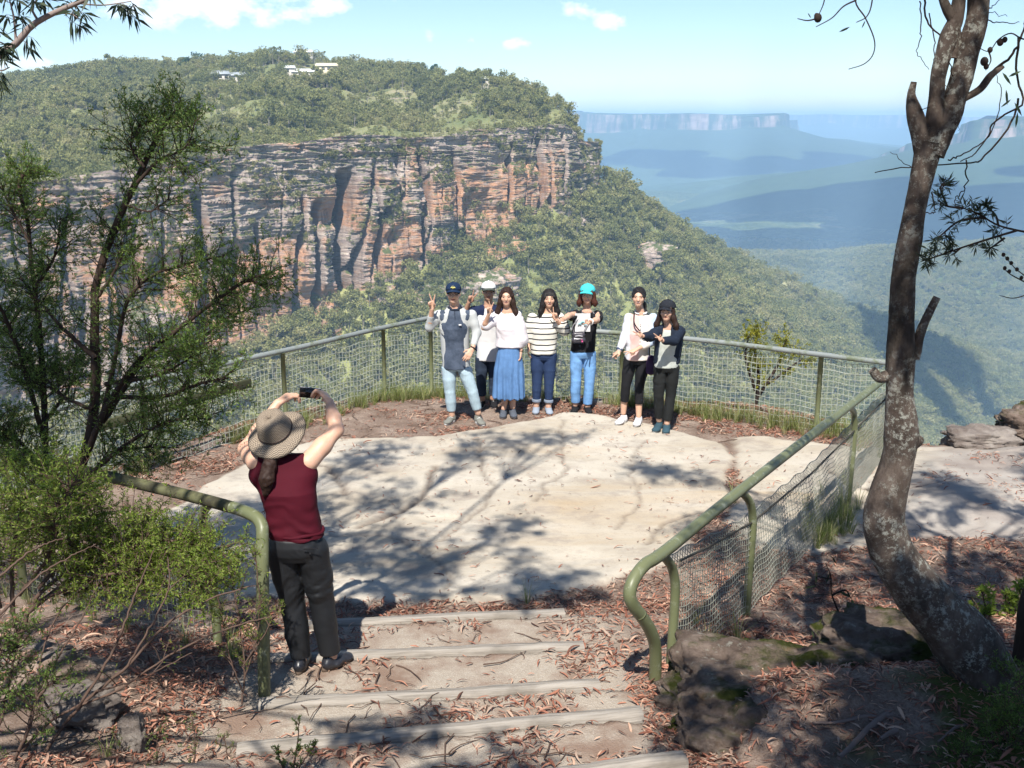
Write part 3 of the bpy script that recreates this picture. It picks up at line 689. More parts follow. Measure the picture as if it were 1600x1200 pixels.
dirtz = .03*fbm(Xg*1.5, Yg*1.5, 0, 220, 4)+.014*fbm(Xg*9, Yg*9, 0, 221, 3)
inst = sstep(-2.0, -1.55, Xg)*sstep(1.0, .55, Xg)*sstep(7.7, 7.4, Yg)
Zg = Zg+slabz*rk+ledge*rk+dirtz*(1-rk)*(1-.8*inst)
# rocky lumps on the left bank and the rocks by the tree
ro = sstep(.10, .45, fbm(Xg*1.5+3, Yg*1.5, 0, 230, 4))*sstep(-1.9, -2.3, Xg)*sstep(7.2, 6.2, Yg)
Zg = Zg+ro*.08
dr = poly_sd(RIMP, Xg, Yg)+.35*fbm(Xg*1.1, Yg*1.1, 0, 233, 4)
Zg = Zg-np.where(dr < 0, (-dr)**1.2*6, 0)-.18*sstep(.7, 0, dr)
def gz(x, y):
    i = np.clip((np.asarray(x)-gx[0])/.035, 0, len(gx)-1.001); j = np.interp(y, gy, np.arange(len(gy)))
    j = np.clip(j, 0, len(gy)-1.001); a = i.astype(int) if hasattr(i, 'astype') else int(i); b = j.astype(int) if hasattr(j, 'astype') else int(j); u, v = i-a, j-b
    return Zg[a, b]*(1-u)*(1-v)+Zg[a+1, b]*u*(1-v)+Zg[a, b+1]*(1-u)*v+Zg[a+1, b+1]*u*v
mb = MB(); mb.grid(np.stack([Xg, Yg, Zg], -1))
m = Mat('ground_mix', .92, .12)
co = m.co()
# bare sandstone
s1 = m.ramp(m.noise(.9, 6, m.co((.6, 1.3, 1)), .6), [(.28, (.33, .275, .205)), (.5, (.42, .375, .305)), (.72, (.48, .44, .375))])
s2 = m.ramp(m.noise(.55, 5, m.co((.45, 1.5, 1)), .6, .8), [(.54, 0), (.70, .5)])
s = m.mix(s2, s1, (.36, .25, .135))
s = m.mix(m.ramp(m.noise(1.6, 6, m.co((1, 1.4, 1)), .7), [(.53, 0), (.68, .6)]), s, (.22, .185, .16))
s = m.mix(m.ramp(m.noise(38, 3, co), [(.62, 0), (.75, .5)]), s, (.17, .14, .12))
s = m.mix(m.ramp(m.voro(7, co), [(.0, .55), (.05, 0)]), s, (.13, .08, .06))
s = m.mix(m.ramp(m.noise(5, 7, m.co((1, 1.2, 1)), .75), [(.50, 0), (.62, .35)]), s, (.28, .24, .20))
s = m.mix(m.attr('crack'), s, (.10, .075, .06))
sr = m.mix(m.ramp(m.noise(1.3, 5, co), [(.4, 0), (.6, 1)]), (.20, .17, .155), (.33, .30, .27))
s = m.mix(m.attr('shelf'), s, sr)
# dirt with decayed litter and gravel
d1 = m.ramp(m.noise(2.2, 6, co, .65), [(.3, (.12, .085, .065)), (.5, (.22, .165, .13)), (.7, (.36, .29, .235))])
d1 = m.mix(m.ramp(m.noise(60, 3, co, .7), [(.35, .6), (.6, 0)]), d1, (.085, .05, .035))
d1 = m.mix(m.ramp(m.voro(85, co), [(.10, .8), (.3, 0)]), d1, (.26, .20, .165))
g1 = m.mix(m.noise(45, 4, co, .7), (.22, .18, .14), (.40, .35, .29))
g1 = m.mix(m.ramp(m.voro(120, co), [(.12, .8), (.35, 0)]), g1, (.50, .46, .40))
g1 = m.mix(m.ramp(m.noise(3.0, 5, co), [(.45, 0), (.66, .8)]), g1, (.17, .105, .075))
d = m.mix(m.attr('gravel'), d1, g1)
d = m.mix(m.attr('moss'), d, m.mix(m.noise(30, 4), (.035, .045, .012), (.10, .12, .03)))
c = m.mix(m.attr('rock'), d, s); m.col(c)
hb = m.math('ADD', m.math('MULTIPLY', m.noise(22, 8, co, .75), .6), m.math('MULTIPLY', m.voro(95, co), m.math('MULTIPLY', .35, m.math('SUBTRACT', 1.0, m.attr('rock')))))
m.bump(hb, .6, .018)
gr = mb.build('ground', m.m); tag(gr, 'sandstone lookout ledge with leaf-strewn dirt', kind='structure')
grav = np.clip(sstep(-2.0, -1.6, Xg)*sstep(1.0, .55, Xg)*sstep(7.75, 7.3, Yg)+.9*sstep(.1, .4, fbm(Xg*.9, Yg*.9, 0, 240, 4))*sstep(-1.5, -2.0, Xg)*sstep(7.4, 6.6, Yg), 0, 1)
moss = sstep(.0, .3, fbm(Xg*1.2, Yg*1.2, 0, 241, 4)+.15)*sstep(1.3, 1.9, Xg)*sstep(6.3, 5.7, Yg)
for nm, dat in (('rock', rk*sstep(-.1, .3, dr)), ('crack', crack), ('shelf', sstep(3.4, 4.2, Xg-.55*(Yg-10))*.8), ('gravel', grav), ('moss', moss)):
    a = gr.data.attributes.new(nm, 'FLOAT', 'POINT'); a.data.foreach_set('value', dat.ravel().astype(np.float32))
ROCKM = rk
# hillside behind the camera, carrying the shade trees
hx, hy = np.meshgrid(np.linspace(-40, 40, 60), np.linspace(-45, 1.05, 50), indexing='ij')
hz_ = np.where(hy > -3, 0, 0)+g0(np.clip(hx, -9, 9), np.maximum(hy, 1.0))+np.clip(1.0-hy, 0, None)*.12-.02
mb = MB(); mb.grid(np.stack([hx, hy, hz_], -1)); tag(mb.build('hillside', m.m), 'bush hillside behind the lookout', kind='structure')

# ---------- sleepers of the steps ----------
m = Mat('old_timber', .85, .2); co = m.co((1.2, 22, 22))
c = m.ramp(m.noise(1.6, 7, co, .7), [(.3, (.15, .13, .105)), (.5, (.27, .24, .205)), (.7, (.37, .335, .29))])
c = m.mix(m.ramp(m.noise(3, 4, m.co()), [(.55, 0), (.7, .5)]), c, (.11, .095, .075)); m.col(c); m.bump(m.noise(2, 6, m.co((1.5, 30, 30))), .8, .012); M_wood = m.m
SL = ['weathered timber step edge at the foot of the stairs beside the rock platform', 'timber step edge under the photographer\'s shoes, second up from the platform', 'timber step edge beside the foot of the green post, third up from the platform',
      'long timber step edge, fourth up from the platform, strewn with leaves', 'timber step edge cut by the bottom of the picture, beside the mossy rock']
for i, ((x0, y0), (x1, y1), z) in enumerate(STEPS):
    Ln = math.hypot(x1-x0, y1-y0); n = 60; hh, dd_ = .15, .10
    t = np.linspace(-Ln/2, Ln/2, n)
    prof = np.array([(-dd_/2, -hh), (-dd_/2, -.014), (-dd_/2+.012, 0), (dd_/2-.014, 0), (dd_/2, -.016), (dd_/2, -hh)])
    V = np.zeros((n, 6, 3)); V[..., 0] = t[:, None]; V[..., 1] = prof[None, :, 0]; V[..., 2] = prof[None, :, 1]
    V[..., 1] += .008*fbm(t*3, 0*t, i, 300, 3)[:, None]; V[..., 2] += (.010*fbm(t*2.5, 0*t, i, 301, 3))[:, None]
    V[..., 1:] += .004*fbm(t[:, None]*14, prof[None, :, 0]*40, i, 302, 3)[..., None]
    b = MB(); b.grid(V); b.add(V[0], [(0, 1, 4, 5), (1, 2, 3, 4)]); b.add(V[-1], [(5, 4, 1, 0), (4, 3, 2, 1)])
    o = b.build('timber_sleeper', M_wood, smooth=False, loc=((x0+x1)/2, (y0+y1)/2, z+.012)); o.rotation_euler = (0, 0, math.atan2(y1-y0, x1-x0))
    tag(o, SL[i], 'step edge', 'timber edges of the steps')
# ================= rails and mesh fences =================
m = Mat('green_pipe', .42, .4); co = m.co()
c = m.mix(m.noise(3, 4, co), (.10, .112, .052), (.16, .172, .09))
c = m.mix(m.ramp(m.noise(14, 6, co, .7), [(.56, 0), (.66, .7)]), c, (.30, .32, .24)); c = m.mix(m.ramp(m.noise(28, 6, co, .75), [(.62, 0), (.68, .8)]), c, (.13, .10, .06)); m.col(c); M_pipe = m.m
m = Mat('worn_pipe', .45, .4); co = m.co()
c = m.mix(m.noise(2.5, 4, co), (.16, .18, .175), (.27, .29, .28)); c = m.mix(m.ramp(m.noise(5, 6, co, .7), [(.50, 0), (.62, .75)]), c, (.11, .13, .06)); c = m.mix(m.ramp(m.noise(30, 5, co), [(.63, 0), (.7, .7)]), c, (.12, .09, .06)); m.col(c); M_pipew = m.m
m = Mat('mossy_shaded_pipe', .7, .2); co = m.co(); m.col(m.mix(m.ramp(m.noise(6, 6, co, .7), [(.4, 0), (.62, 1)]), (.045, .042, .026), (.12, .12, .06))); M_moss = m.m  # left rail: moss tone, with the rail's shade painted into the dark colour too
M_wire = flat('galvanised_wire', (.40, .42, .35), .45, .5, .3, 5)
M_wired = flat('dark_wire', (.26, .26, .21), .6, .3, .3, 5)
M_edge = flat('edge_strip', (.045, .04, .03), .7, .3)
def seg_at(P, s):
    P = np.asarray(P, float); c = np.concatenate([[0], np.cumsum(np.linalg.norm(np.diff(P[:, :2], axis=0), axis=1))])
    return np.stack([np.interp(s, c, P[:, k]) for k in range(P.shape[1])], -1), c[-1]
def wire_panel(root, path, z0, z1, cell, mat, name='mesh_panel', r=.0030, loop=True, vis=None, sag=0, gap=0):
    """woven wire along a plan path (x,y,groundz); crimped verticals and horizontals"""
    _, Ln = seg_at(path, 0.0); nv = int(Ln/cell); nh = int((z1-z0)/cell)
    b = MB(); s = np.linspace(0, Ln, nv)
    P, _ = seg_at(path, s)
    T = np.gradient(P[:, :2], axis=0); T /= np.linalg.norm(T, axis=1)[:, None]+1e-9; N_ = np.stack([-T[:, 1], T[:, 0]], -1)
    wob = .012*fbm(s*1.1, 0*s, 0, int(Ln*100), 3)
    hts = np.linspace(z0, z1, nh)
    def pos(i, h): return np.array((P[i, 0]+N_[i, 0]*wob[i], P[i, 1]+N_[i, 1]*wob[i], P[i, 2]+h+.012*math.sin(i*.7+h*5)))
    def strip(pts, rad):
        b.tube(pts, rad, 3, cap=False)
    for i in range(nv):
        b.tube([pos(i, z0), pos(i, (z0+z1)/2), pos(i, z1)], r, 3, cap=False)
    for h in hts:
        b.tube([pos(i, h) for i in range(nv)], r, 3, cap=False)
    if loop:   # the rolled top row of the mesh leaning out over a second line of wire
        off = .055
        for i in range(nv-1):
            p = pos(i, z1); q = pos(i, z1)+np.array((N_[i, 0]*off, N_[i, 1]*off, .035)); b.tube([p, q, pos(i, z1-.09)+np.array((N_[i, 0]*off*1.1, N_[i, 1]*off*1.1, 0))], r, 3, cap=False)
        b.tube([pos(i, z1)+np.array((N_[i, 0]*off, N_[i, 1]*off, .035)) for i in range(nv)], r*1.3, 3, cap=False)
        b.tube([pos(i, z1-.09)+np.array((N_[i, 0]*off*1.1, N_[i, 1]*off*1.1, 0)) for i in range(nv)], r, 3, cap=False)
    return b.build(name, mat, root, smooth=False)
def localize(root):
    """parts are modelled in world coordinates; shift them under the thing's base"""
    for ch in root.children: ch.location = (-root.location.x, -root.location.y, -root.location.z)
RH = .95
def zrow(px, py): return None
# --- back-left fence, from behind the shrub to the corner behind the group
BL = [(-6.3, 6.9), (-5.2, 8.35), (-4.55, 9.5), (-3.86, 11.0), (-3.1, 12.15), (-2.49, 12.97), (-1.8, 14.0), (-1.15, 14.85)]
BR = [(-1.15, 14.85), (-.75, 14.75), (0, 14.2), (1.17, 13.85), (2.39, 13.28), (3.6, 12.45), (4.32, 11.95)]
def gsurf(P): return np.array([(x, y, float(gz(x, y))) for x, y in P])
def clampz(P): P = P.copy(); P[:, 2] = np.clip(P[:, 2], -.06, .25); return P
f1 = empty('mesh_fence', (-3.0, 12.2, 0), 'long wire mesh fence under a grey rail running from the feathery tree to the corner', 'fence')
pl1 = spline(np.concatenate([np.array(BL), np.full((len(BL), 1), RH)], -1), 120)
b = MB(); b.tube(pl1, .032, 12); b.build('top_rail', M_pipew, f1)
ph = clampz(gsurf(BL)); wire_panel(f1, ph+np.array((0, 0, 0)), .02, .84, .062, M_wire)
for (x, y) in ((-5.2, 8.4), (-3.86, 11.0), (-2.72, 12.62), (-1.7, 14.1)):
    b = MB(); b.tube([(x, y, -.3), (x, y, RH-.02)], .027, 10); b.build('fence_post', M_pipe, f1)
localize(f1)
f2 = empty('mesh_fence', (1.2, 13.9, 0), 'pale wire mesh fence with grey rail directly behind the group', 'fence')
b = MB(); b.tube(spline(np.concatenate([np.array(BR), np.full((len(BR), 1), RH)], -1)[0:], 120), .032, 12); b.build('top_rail', M_pipew, f2)
wire_panel(f2, clampz(gsurf(BR)), .02, .84, .062, M_wire)
for (x, y) in ((-1.13, 14.83), (.0, 14.2), (1.42, 13.75), (3.62, 12.45), (4.32, 11.95)):
    b = MB(); b.tube([(x, y, -.3), (x, y, RH-.02)], .030, 10); b.build('fence_post', M_pipe, f2)
localize(f2)
# --- right fence with the cranked posts
f3 = empty('handrail_fence', (1.6, 7.4, 0), 'green pipe handrail with cranked posts and fine mesh beside the leaning tree trunk', 'handrail')
rail = [(4.30, 11.75, .93), (4.15, 11.35, 1.0), (3.92, 10.95, 1.07), (3.2, 9.80, 1.08), (1.62, 7.28, 1.09), (.93, 6.14, 1.10), (.78, 5.93, 1.10), (.70, 5.82, 1.05), (.675, 5.78, .98), (.70, 5.80, .90), (.76, 5.86, .80), (.82, 5.93, .68), (.86, 5.99, .55), (.875, 6.04, .35), (.87, 6.08, .10)]
b = MB(); R_ = spline(rail, 160); b.tube(R_[:112], .038, 14); 
b.build('top_rail', M_pipe, f3)
b = MB(); b.tube(R_[111:], .038, 14); b.build('end_loop', M_pipe, f3)
RF = np.array([(1.04, 6.32), (1.28, 6.72), (1.74, 7.44), (2.5, 8.68), (3.22, 9.88), (4.28, 11.7)])
for (fx, fy, rx, ry, rz) in ((1.01, 6.30, .90, 6.10, 1.095), (1.74, 7.44, 1.61, 7.27, 1.085), (3.24, 9.92, 3.08, 9.60, 1.08)):
    g_ = float(gz(fx, fy)); top = max(.86, g_+.62)
    pts = spline([(fx, fy, g_-.3), (fx, fy, g_+.1), (fx+.01, fy+.01, top-.25), (fx+.01, fy+.01, top-.06), (fx-.02, fy-.03, top+.07), (fx*.5+rx*.5-.005, fy*.5+ry*.5, top+.15 if top+.15 < rz-.02 else rz-.03), (rx, ry, rz-.005)], 40)
    b = MB(); b.tube(pts, .030, 12); b.build('cranked_post', M_pipe, f3)
rp_ = gsurf(RF); wire_panel(f3, rp_, .02, .72, .042, M_wired, r=.0030)
b = MB(); q_ = rp_+np.array((.005, .0, .725)); b.tube(q_, .008, 6); b.build('edge_wire', M_edge, f3)
localize(f3)
# --- left handrail beside the photographer
f4 = empty('handrail_fence', (-1.5, 6.0, .25), 'mossy green pipe handrail running left from the photographer behind the bush', 'handrail')
g_ = float(gz(-1.52, 5.96))
LP_ = spline([(-5.4, 8.2, 1.30), (-3.6, 7.38, 1.32), (-2.3, 6.62, 1.335), (-1.75, 6.27, 1.34), (-1.56, 6.13, 1.335), (-1.485, 6.06, 1.30), (-1.47, 6.01, 1.21), (-1.475, 5.97, .95), (-1.505, 5.955, .1)], 120)
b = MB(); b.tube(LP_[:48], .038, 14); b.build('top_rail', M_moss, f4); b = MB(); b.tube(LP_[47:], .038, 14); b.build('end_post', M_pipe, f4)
for (fx, fy, rx, ry) in ((-1.99, 6.73, -1.82, 6.32), (-3.75, 7.75, -3.6, 7.4)):
    b = MB(); b.tube(spline([(fx, fy, -.1), (fx, fy, .5), (fx-.03, fy, .95), (fx-.03, fy-.02, 1.12), (fx*.6+rx*.4, fy*.6+ry*.4, 1.25), (rx, ry, 1.33)], 40), .031, 12); b.build('cranked_post', M_pipe, f4)
LF = np.array([(-1.99, 6.73), (-2.6, 7.1), (-3.4, 7.6), (-4.6, 8.2)])
wire_panel(f4, gsurf(LF), .02, .78, .05, M_wired, loop=False, r=.0024)
localize(f4)
# --- timber board with routed lettering on the back-left fence
m = Mat('sign_board', .8, .2); m.col(m.mix(m.noise(6, 5, m.co((1, 8, 8))), (.045, .05, .025), (.085, .085, .045))); M_board = m.m
M_let = flat('sign_letters', (.20, .19, .15), .8)
p0 = np.array((-4.12, 10.35, .70)); p1 = np.array((-3.06, 12.2, .66))
dvec = (p1-p0)[:2]; Ls = np.linalg.norm(dvec); angz = math.atan2(dvec[1], dvec[0])
sb = empty('sign_board', (*((p0+p1)/2+np.array((.05, -.03, 0))),), 'long dark timber sign board with faded capitals wired to the mesh fence', 'sign', rotz=angz)
b = MB(); b.box((0, 0, 0), (Ls, .035, .105)); o = b.build('board', M_board, sb, smooth=False)
bv = o.modifiers.new('bev', 'BEVEL'); bv.width = .006; bv.segments = 2
def text(s, size, loc, rot, mat, parent, name='lettering', ext=.004):
    cu = bpy.data.curves.new(name, 'FONT'); cu.body = s; cu.size = size; cu.extrude = ext; cu.align_x = 'CENTER'; cu.align_y = 'CENTER'; cu.space_character = 1.2
    ob = bpy.data.objects.new(name, cu); COL.objects.link(ob); dg = bpy.context.evaluated_depsgraph_get(); dg.update()
    me = bpy.data.meshes.new_from_object(ob.evaluated_get(dg)); bpy.data.objects.remove(ob)
    o = link(name, me, mat, parent, loc, rot); return o
for wd_, x_ in (('ON', -.40), ('ROCK', -.22), ('WALL', .02)): text(wd_, .068, (x_, -.020, 0), (PI/2, 0, 0), M_let, sb, 'lettering')
# ================= people =================
def v3(*a): return np.array(a, float)
def unit(v): v = np.asarray(v, float); return v/(np.linalg.norm(v)+1e-12)
class SDF:
    """smooth union of soft primitives, meshed with surface nets"""
    def __init__(s, k=.02): s.p = []; s.k = k; s.sub = []
    def cone(s, a, b, ra, rb, k=None, cut=None, flat=None):
        s.p.append(('c', np.asarray(a, float), np.asarray(b, float), ra, rb, s.k if k is None else k, cut, flat)); return s
    def chain(s, pts, rs, k=None, cut=None):
        for i in range(len(pts)-1): s.cone(pts[i], pts[i+1], rs[i], rs[i+1], k, cut)
        return s
    def ell(s, c, r, R=None, k=None, cut=None, sub=False):
        (s.sub if sub else s.p).append(('e', np.asarray(c, float), np.asarray(r, float), np.eye(3) if R is None else np.asarray(R, float), None, s.k if k is None else k, cut, None)); return s
    def loft(s, cs, rx, ry, ang=0.0, k=None, cut=None):
        """stack of ellipses: centres (low to high), radii, turned by ang about z"""
        s.p.append(('l', np.asarray(cs, float), np.asarray(rx, float), np.asarray(ry, float), ang, s.k if k is None else k, cut, None)); return s
    def _ev(s, p, X):
        t = p[0]
        if t == 'c':
            a, b, ra, rb = p[1:5]; ab = b-a; q = X-a; h = np.clip((q@ab)/(ab@ab+1e-12), 0, 1); d = q-h[..., None]*ab
            if p[7] is not None: ax, f = p[7]; c_ = d@ax; d = d+(f-1)*c_[..., None]*ax
            r = np.linalg.norm(d, axis=-1)-(ra+(rb-ra)*h)
        elif t == 'e':
            q = (X-p[1])@p[3]; n = np.linalg.norm(q/p[2], axis=-1); r = (n-1)*min(p[2])*.9
        else:
            cs, rx, ry, ang = p[1:5]; z = X[..., 2]; o = np.argsort(cs[:, 2]); cz = cs[o, 2]
            cx = np.interp(z, cz, cs[o, 0]); cy = np.interp(z, cz, cs[o, 1]); a = np.interp(z, cz, rx[o]); b = np.interp(z, cz, ry[o])
            dx, dy = X[..., 0]-cx, X[..., 1]-cy; u = dx*math.cos(ang)+dy*math.sin(ang); v = -dx*math.sin(ang)+dy*math.cos(ang)
            n = (np.abs(u/a)**2.3+np.abs(v/b)**2.3)**(1/2.3); r = (n-1)*np.minimum(a, b)
            r = np.maximum(r, np.maximum(cz[0]-z, z-cz[-1]))
        if p[6] is not None:
            for (c, nrm) in p[6]: r = np.maximum(r, (X-c)@unit(nrm))
        return r
    def _bb(s, p):
        t = p[0]
        if t == 'c': r = max(p[3], p[4]); lo = np.minimum(p[1], p[2])-r; hi = np.maximum(p[1], p[2])+r
        elif t == 'e': r = max(p[2]); lo = p[1]-r; hi = p[1]+r
        else: r = max(p[2].max(), p[3].max()); lo = p[1].min(0)-(r, r, .01); hi = p[1].max(0)+(r, r, .01)
        return lo, hi
    def mesh(s, vox=.007, cuts=None, disp=None, soft=1):
        bb = [s._bb(p) for p in s.p]; lo = np.min([b[0] for b in bb], 0)-.03; hi = np.max([b[1] for b in bb], 0)+.03
        n = np.ceil((hi-lo)/vox).astype(int)+1; F = np.full(n, .08, np.float32)
        ax = [lo[i]+vox*np.arange(n[i]) for i in range(3)]
        def region(p, m):
            l, h = s._bb(p); i0 = np.maximum(((l-m-lo)/vox).astype(int), 0); i1 = np.minimum(((h+m-lo)/vox).astype(int)+2, n)
            sl = tuple(slice(a, b) for a, b in zip(i0, i1)); X = np.stack(np.meshgrid(*[ax[i][sl[i]] for i in range(3)], indexing='ij'), -1); return sl, X
        for p in s.p:
            k = max(p[5], .002); sl, X = region(p, .05); d = s._ev(p, X); f = F[sl]
            h = np.clip(k-np.abs(f-d), 0, None)/k; F[sl] = np.minimum(f, d)-h*h*k*.25
        for p in s.sub:
            sl, X = region(p, .03); F[sl] = np.maximum(F[sl], -s._ev(p, X))
        if cuts:
            X = np.stack(np.meshgrid(*ax, indexing='ij'), -1)
            for (c, nrm) in cuts: F = np.maximum(F, (X-np.asarray(c))@unit(nrm))
        F[0] = F[-1] = .05; F[:, 0] = F[:, -1] = .05; F[:, :, 0] = F[:, :, -1] = .05
        I = F < 0; c8 = [(a, b, c) for a in (0, 1) for b in (0, 1) for c in (0, 1)]
        def sh(A, o): return A[o[0]:A.shape[0]-1+o[0], o[1]:A.shape[1]-1+o[1], o[2]:A.shape[2]-1+o[2]]
        cnt = sum(sh(I, o).astype(np.int8) for o in c8); M = (cnt > 0) & (cnt < 8); idx = np.argwhere(M)
        vid = np.full(M.shape, -1, np.int64); vid[M] = np.arange(len(idx)); P = np.zeros((len(idx), 3)); W = np.zeros(len(idx))
        val = {o: F[tuple((idx+o).T)] for o in c8}
        for o in c8:
            for a in range(3):
                if o[a] == 0:
                    q = list(o); q[a] = 1; q = tuple(q); va, vb = val[o], val[q]; m = (va < 0) != (vb < 0)
                    t = va[m]/(va[m]-vb[m]); e = np.zeros((m.sum(), 3)); e[:] = o; e[:, a] = t; P[m] += e; W[m] += 1
        P = lo+(idx+P/W[:, None])*vox
        Q = []
        for a in range(3):
            b, c = (a+1) % 3, (a+2) % 3; s0 = [slice(None)]*3; s1 = [slice(None)]*3; s0[a] = slice(0, -1); s1[a] = slice(1, None)
            A0, A1 = I[tuple(s0)], I[tuple(s1)]
            for flip, mm in ((False, A0 & ~A1), (True, ~A0 & A1)):
                e = np.argwhere(mm); e = e[(e[:, b] > 0) & (e[:, c] > 0)]
                def vi(db, dc): q = e.copy(); q[:, b] -= db; q[:, c] -= dc; return vid[tuple(q.T)]
                q = np.stack([vi(1, 1), vi(0, 1), vi(0, 0), vi(1, 0)], -1); q = q[(q >= 0).all(1)]; Q.append(q[:, ::-1] if flip else q)
        Q = np.concatenate(Q)
        def lap(P, it):
            for _ in range(it):
                acc = np.zeros_like(P); w_ = np.zeros(len(P))
                for i in range(4):
                    np.add.at(acc, Q[:, i], P[Q[:, (i+1) % 4]]+P[Q[:, (i-1) % 4]]); np.add.at(w_, Q[:, i], 2)
                P = P*.5+.5*acc/np.maximum(w_, 1)[:, None]
            return P
        P = lap(P, soft)
        if disp is not None:
            nr = np.zeros_like(P); fn = np.cross(P[Q[:, 2]]-P[Q[:, 0]], P[Q[:, 3]]-P[Q[:, 1]])
            for i in range(4): np.add.at(nr, Q[:, i], fn)
            nr /= np.linalg.norm(nr, axis=1)[:, None]+1e-12; P = P+nr*disp(P)[:, None]
        return P, Q
    def build(s, name, mat, root, vox=.007, cuts=None, disp=None, soft=1):
        P, Q = s.mesh(vox, cuts, disp, soft); return link(name, mesh_data(name, P, Q), mat, root)

def folds(amp=.006, f=(9, 9, 5), seed=1, zs=1):
    def d(P):
        w_ = .12*fbm(P[:, 0]*3, P[:, 1]*3, P[:, 2]*3, seed+4, 2)
        return amp*.7*fbm(P[:, 0]*f[0]*.6, P[:, 1]*f[1]*.6, P[:, 2]*f[2]*.6, seed, 2)+amp*1.25*fbm(P[:, 0]*f[0]*.9+P[:, 2]*5+w_*30, P[:, 1]*f[1]*.8, P[:, 2]*f[2]*1.1-P[:, 0]*8+w_*25, seed+2, 3)*sstep(-.3, .4, fbm(P[:, 0]*4, P[:, 1]*4, P[:, 2]*5, seed+6, 2))
    return d
def skin_mat(name, c):
    m = Mat(name, .5, .4); co = m.co()
    m.col(m.mix(m.noise(14, 4, co), tuple(x*.88 for x in c), tuple(min(1, x*1.1) for x in c)))
    m.b.inputs['Subsurface Weight'].default_value = .12; m.b.inputs['Subsurface Scale'].default_value = .012; m.b.inputs['Subsurface Radius'].default_value = (1, .4, .25); return m.m
def cloth_mat(name, c, var=.18, scale=26, rough=.9, weave=True):
    m = Mat(name, rough, .15); co = m.co(); f = m.noise(scale*.3, 4, co)
    m.col(m.mix(f, tuple(x*(1-var) for x in c), tuple(min(1, x*(1+var)) for x in c)))
    if weave: m.bump(m.noise(420, 2, co), .25, .001)
    return m.m
def denim_mat(name, c, fade=1.5):
    m = Mat(name, .85, .15); co = m.co(); f = m.ramp(m.noise(5, 5, co, .6), [(.35, 0), (.65, 1)])
    c1 = m.mix(f, c, tuple(min(.8, x*fade) for x in c)); c1 = m.mix(m.ramp(m.noise(90, 4, m.co((1, 1, .15))), [(.4, 0), (.7, .25)]), c1, tuple(min(.8, x*1.8) for x in c)); m.col(c1); return m.m
def hair_mat(name, c):
    m = Mat(name, .6, .25); co = m.co((60, 60, 3)); f = m.noise(3, 4, co, .7); m.col(m.mix(f, tuple(x*.5 for x in c), tuple(x*1.7 for x in c))); m.bump(f, .6, .004); return m.m
SK = skin_mat('skin_light', (.56, .34, .235)); SK2 = skin_mat('skin_tan', (.44, .25, .165)); SK3 = skin_mat('skin_photographer', (.60, .36, .25))
H_BLACK = hair_mat('hair_black', (.012, .010, .010)); H_BROWN = hair_mat('hair_brown', (.026, .013, .009)); H_RED = hair_mat('hair_auburn', (.055, .017, .010))
M_white = cloth_mat('white_cloth', (.62, .61, .60), .06); M_black = cloth_mat('black_cloth', (.014, .014, .016), .3); M_sole = flat('sole_rubber', (.55, .54, .52), .6); M_eye = flat('eye_dark', (.012, .009, .008), .2, .6); M_lip = flat('lip', (.36, .11, .09), .5); M_teeth = flat('teeth', (.75, .72, .66), .4); M_brow = flat('brow', (.02, .014, .012), .8)
M_lace = flat('shoe_lace', (.66, .66, .64), .7)

def frame(f):
    """columns: side, forward, up for a facing vector"""
    f = unit(f); u = v3(0, 0, 1); s_ = unit(np.cross(f, u)); u = np.cross(s_, f); return np.stack([s_, f, u], -1)
def hand(sd, w, d, n, g='relax', sc=1.0, th=1):
    """five-fingered hand from wrist w along d; n faces out of the palm; th=+1/-1 side of the thumb"""
    d = unit(d); n = unit(n-d*np.dot(n, d)); s_ = np.cross(d, n)*th   # s_ towards the thumb
    P = lambda a, b, c=0: w+sc*(d*a+s_*b+n*c)
    for off, ln in ((.028, .088), (.010, .092), (-.010, .088), (-.027, .080)):
        sd.cone(P(.008, off*.55), P(ln-.006, off), .0125*sc, .0115*sc, k=.012)
    spec = {'relax': [(.3, .5)]*4, 'V': [(0, 0), (0, 0), (1.5, 1.7), (1.5, 1.7)], 'point': [(0, 0), (.9, 1.4), (1.3, 1.5), (1.4, 1.5)], 'hold': [(.5, .9)]*4, 'flat': [(.05, .1)]*4}[g]
    spread = {'V': (.30, -.22, 0, 0)}.get(g, (.06, .02, -.03, -.09))
    for (off, ln, L1), (c1, c2), spd in zip(((.028, .086, .040), (.010, .091, .044), (-.010, .087, .041), (-.027, .078, .032)), spec, spread):
        b = P(ln, off); dd = unit(d*math.cos(spd)+s_*math.sin(spd)); d1 = dd*math.cos(c1)+n*math.sin(c1); d2 = dd*math.cos(c1+c2)+n*math.sin(c1+c2); d3 = dd*math.cos(c1+c2*1.5)+n*math.sin(c1+c2*1.5)
        p1 = b+d1*L1*sc; p2 = p1+d2*L1*.62*sc; p3 = p2+d3*L1*.45*sc
        sd.cone(b, p1, .0098*sc, .0088*sc, k=.004); sd.cone(p1, p2, .0088*sc, .0080*sc, k=.004); sd.cone(p2, p3, .0080*sc, .0068*sc, k=.004)
    tb = P(.022, .026, .006); curl = {'V': (.3, 1.0), 'relax': (.75, .25), 'point': (.4, .8), 'hold': (.35, .9), 'flat': (.9, .1)}[g]
    t1 = tb+sc*.040*unit(d*.75+s_*curl[0]*1.1+n*.35); t2 = t1+sc*.032*unit(d*.8-s_*(.5 if curl[1] > .5 else -.15)+n*.55*curl[1])
    sd.cone(tb, t1, .0135*sc, .0110*sc, k=.010); sd.cone(t1, t2, .0108*sc, .0085*sc, k=.004)
def arm(sd, sh, el, wr, k=1.0):
    sd.chain([sh, (sh*.55+el*.45), el, (el*.7+wr*.3), wr], [.050*k, .043*k, .036*k, .039*k, .025*k], k=.02)
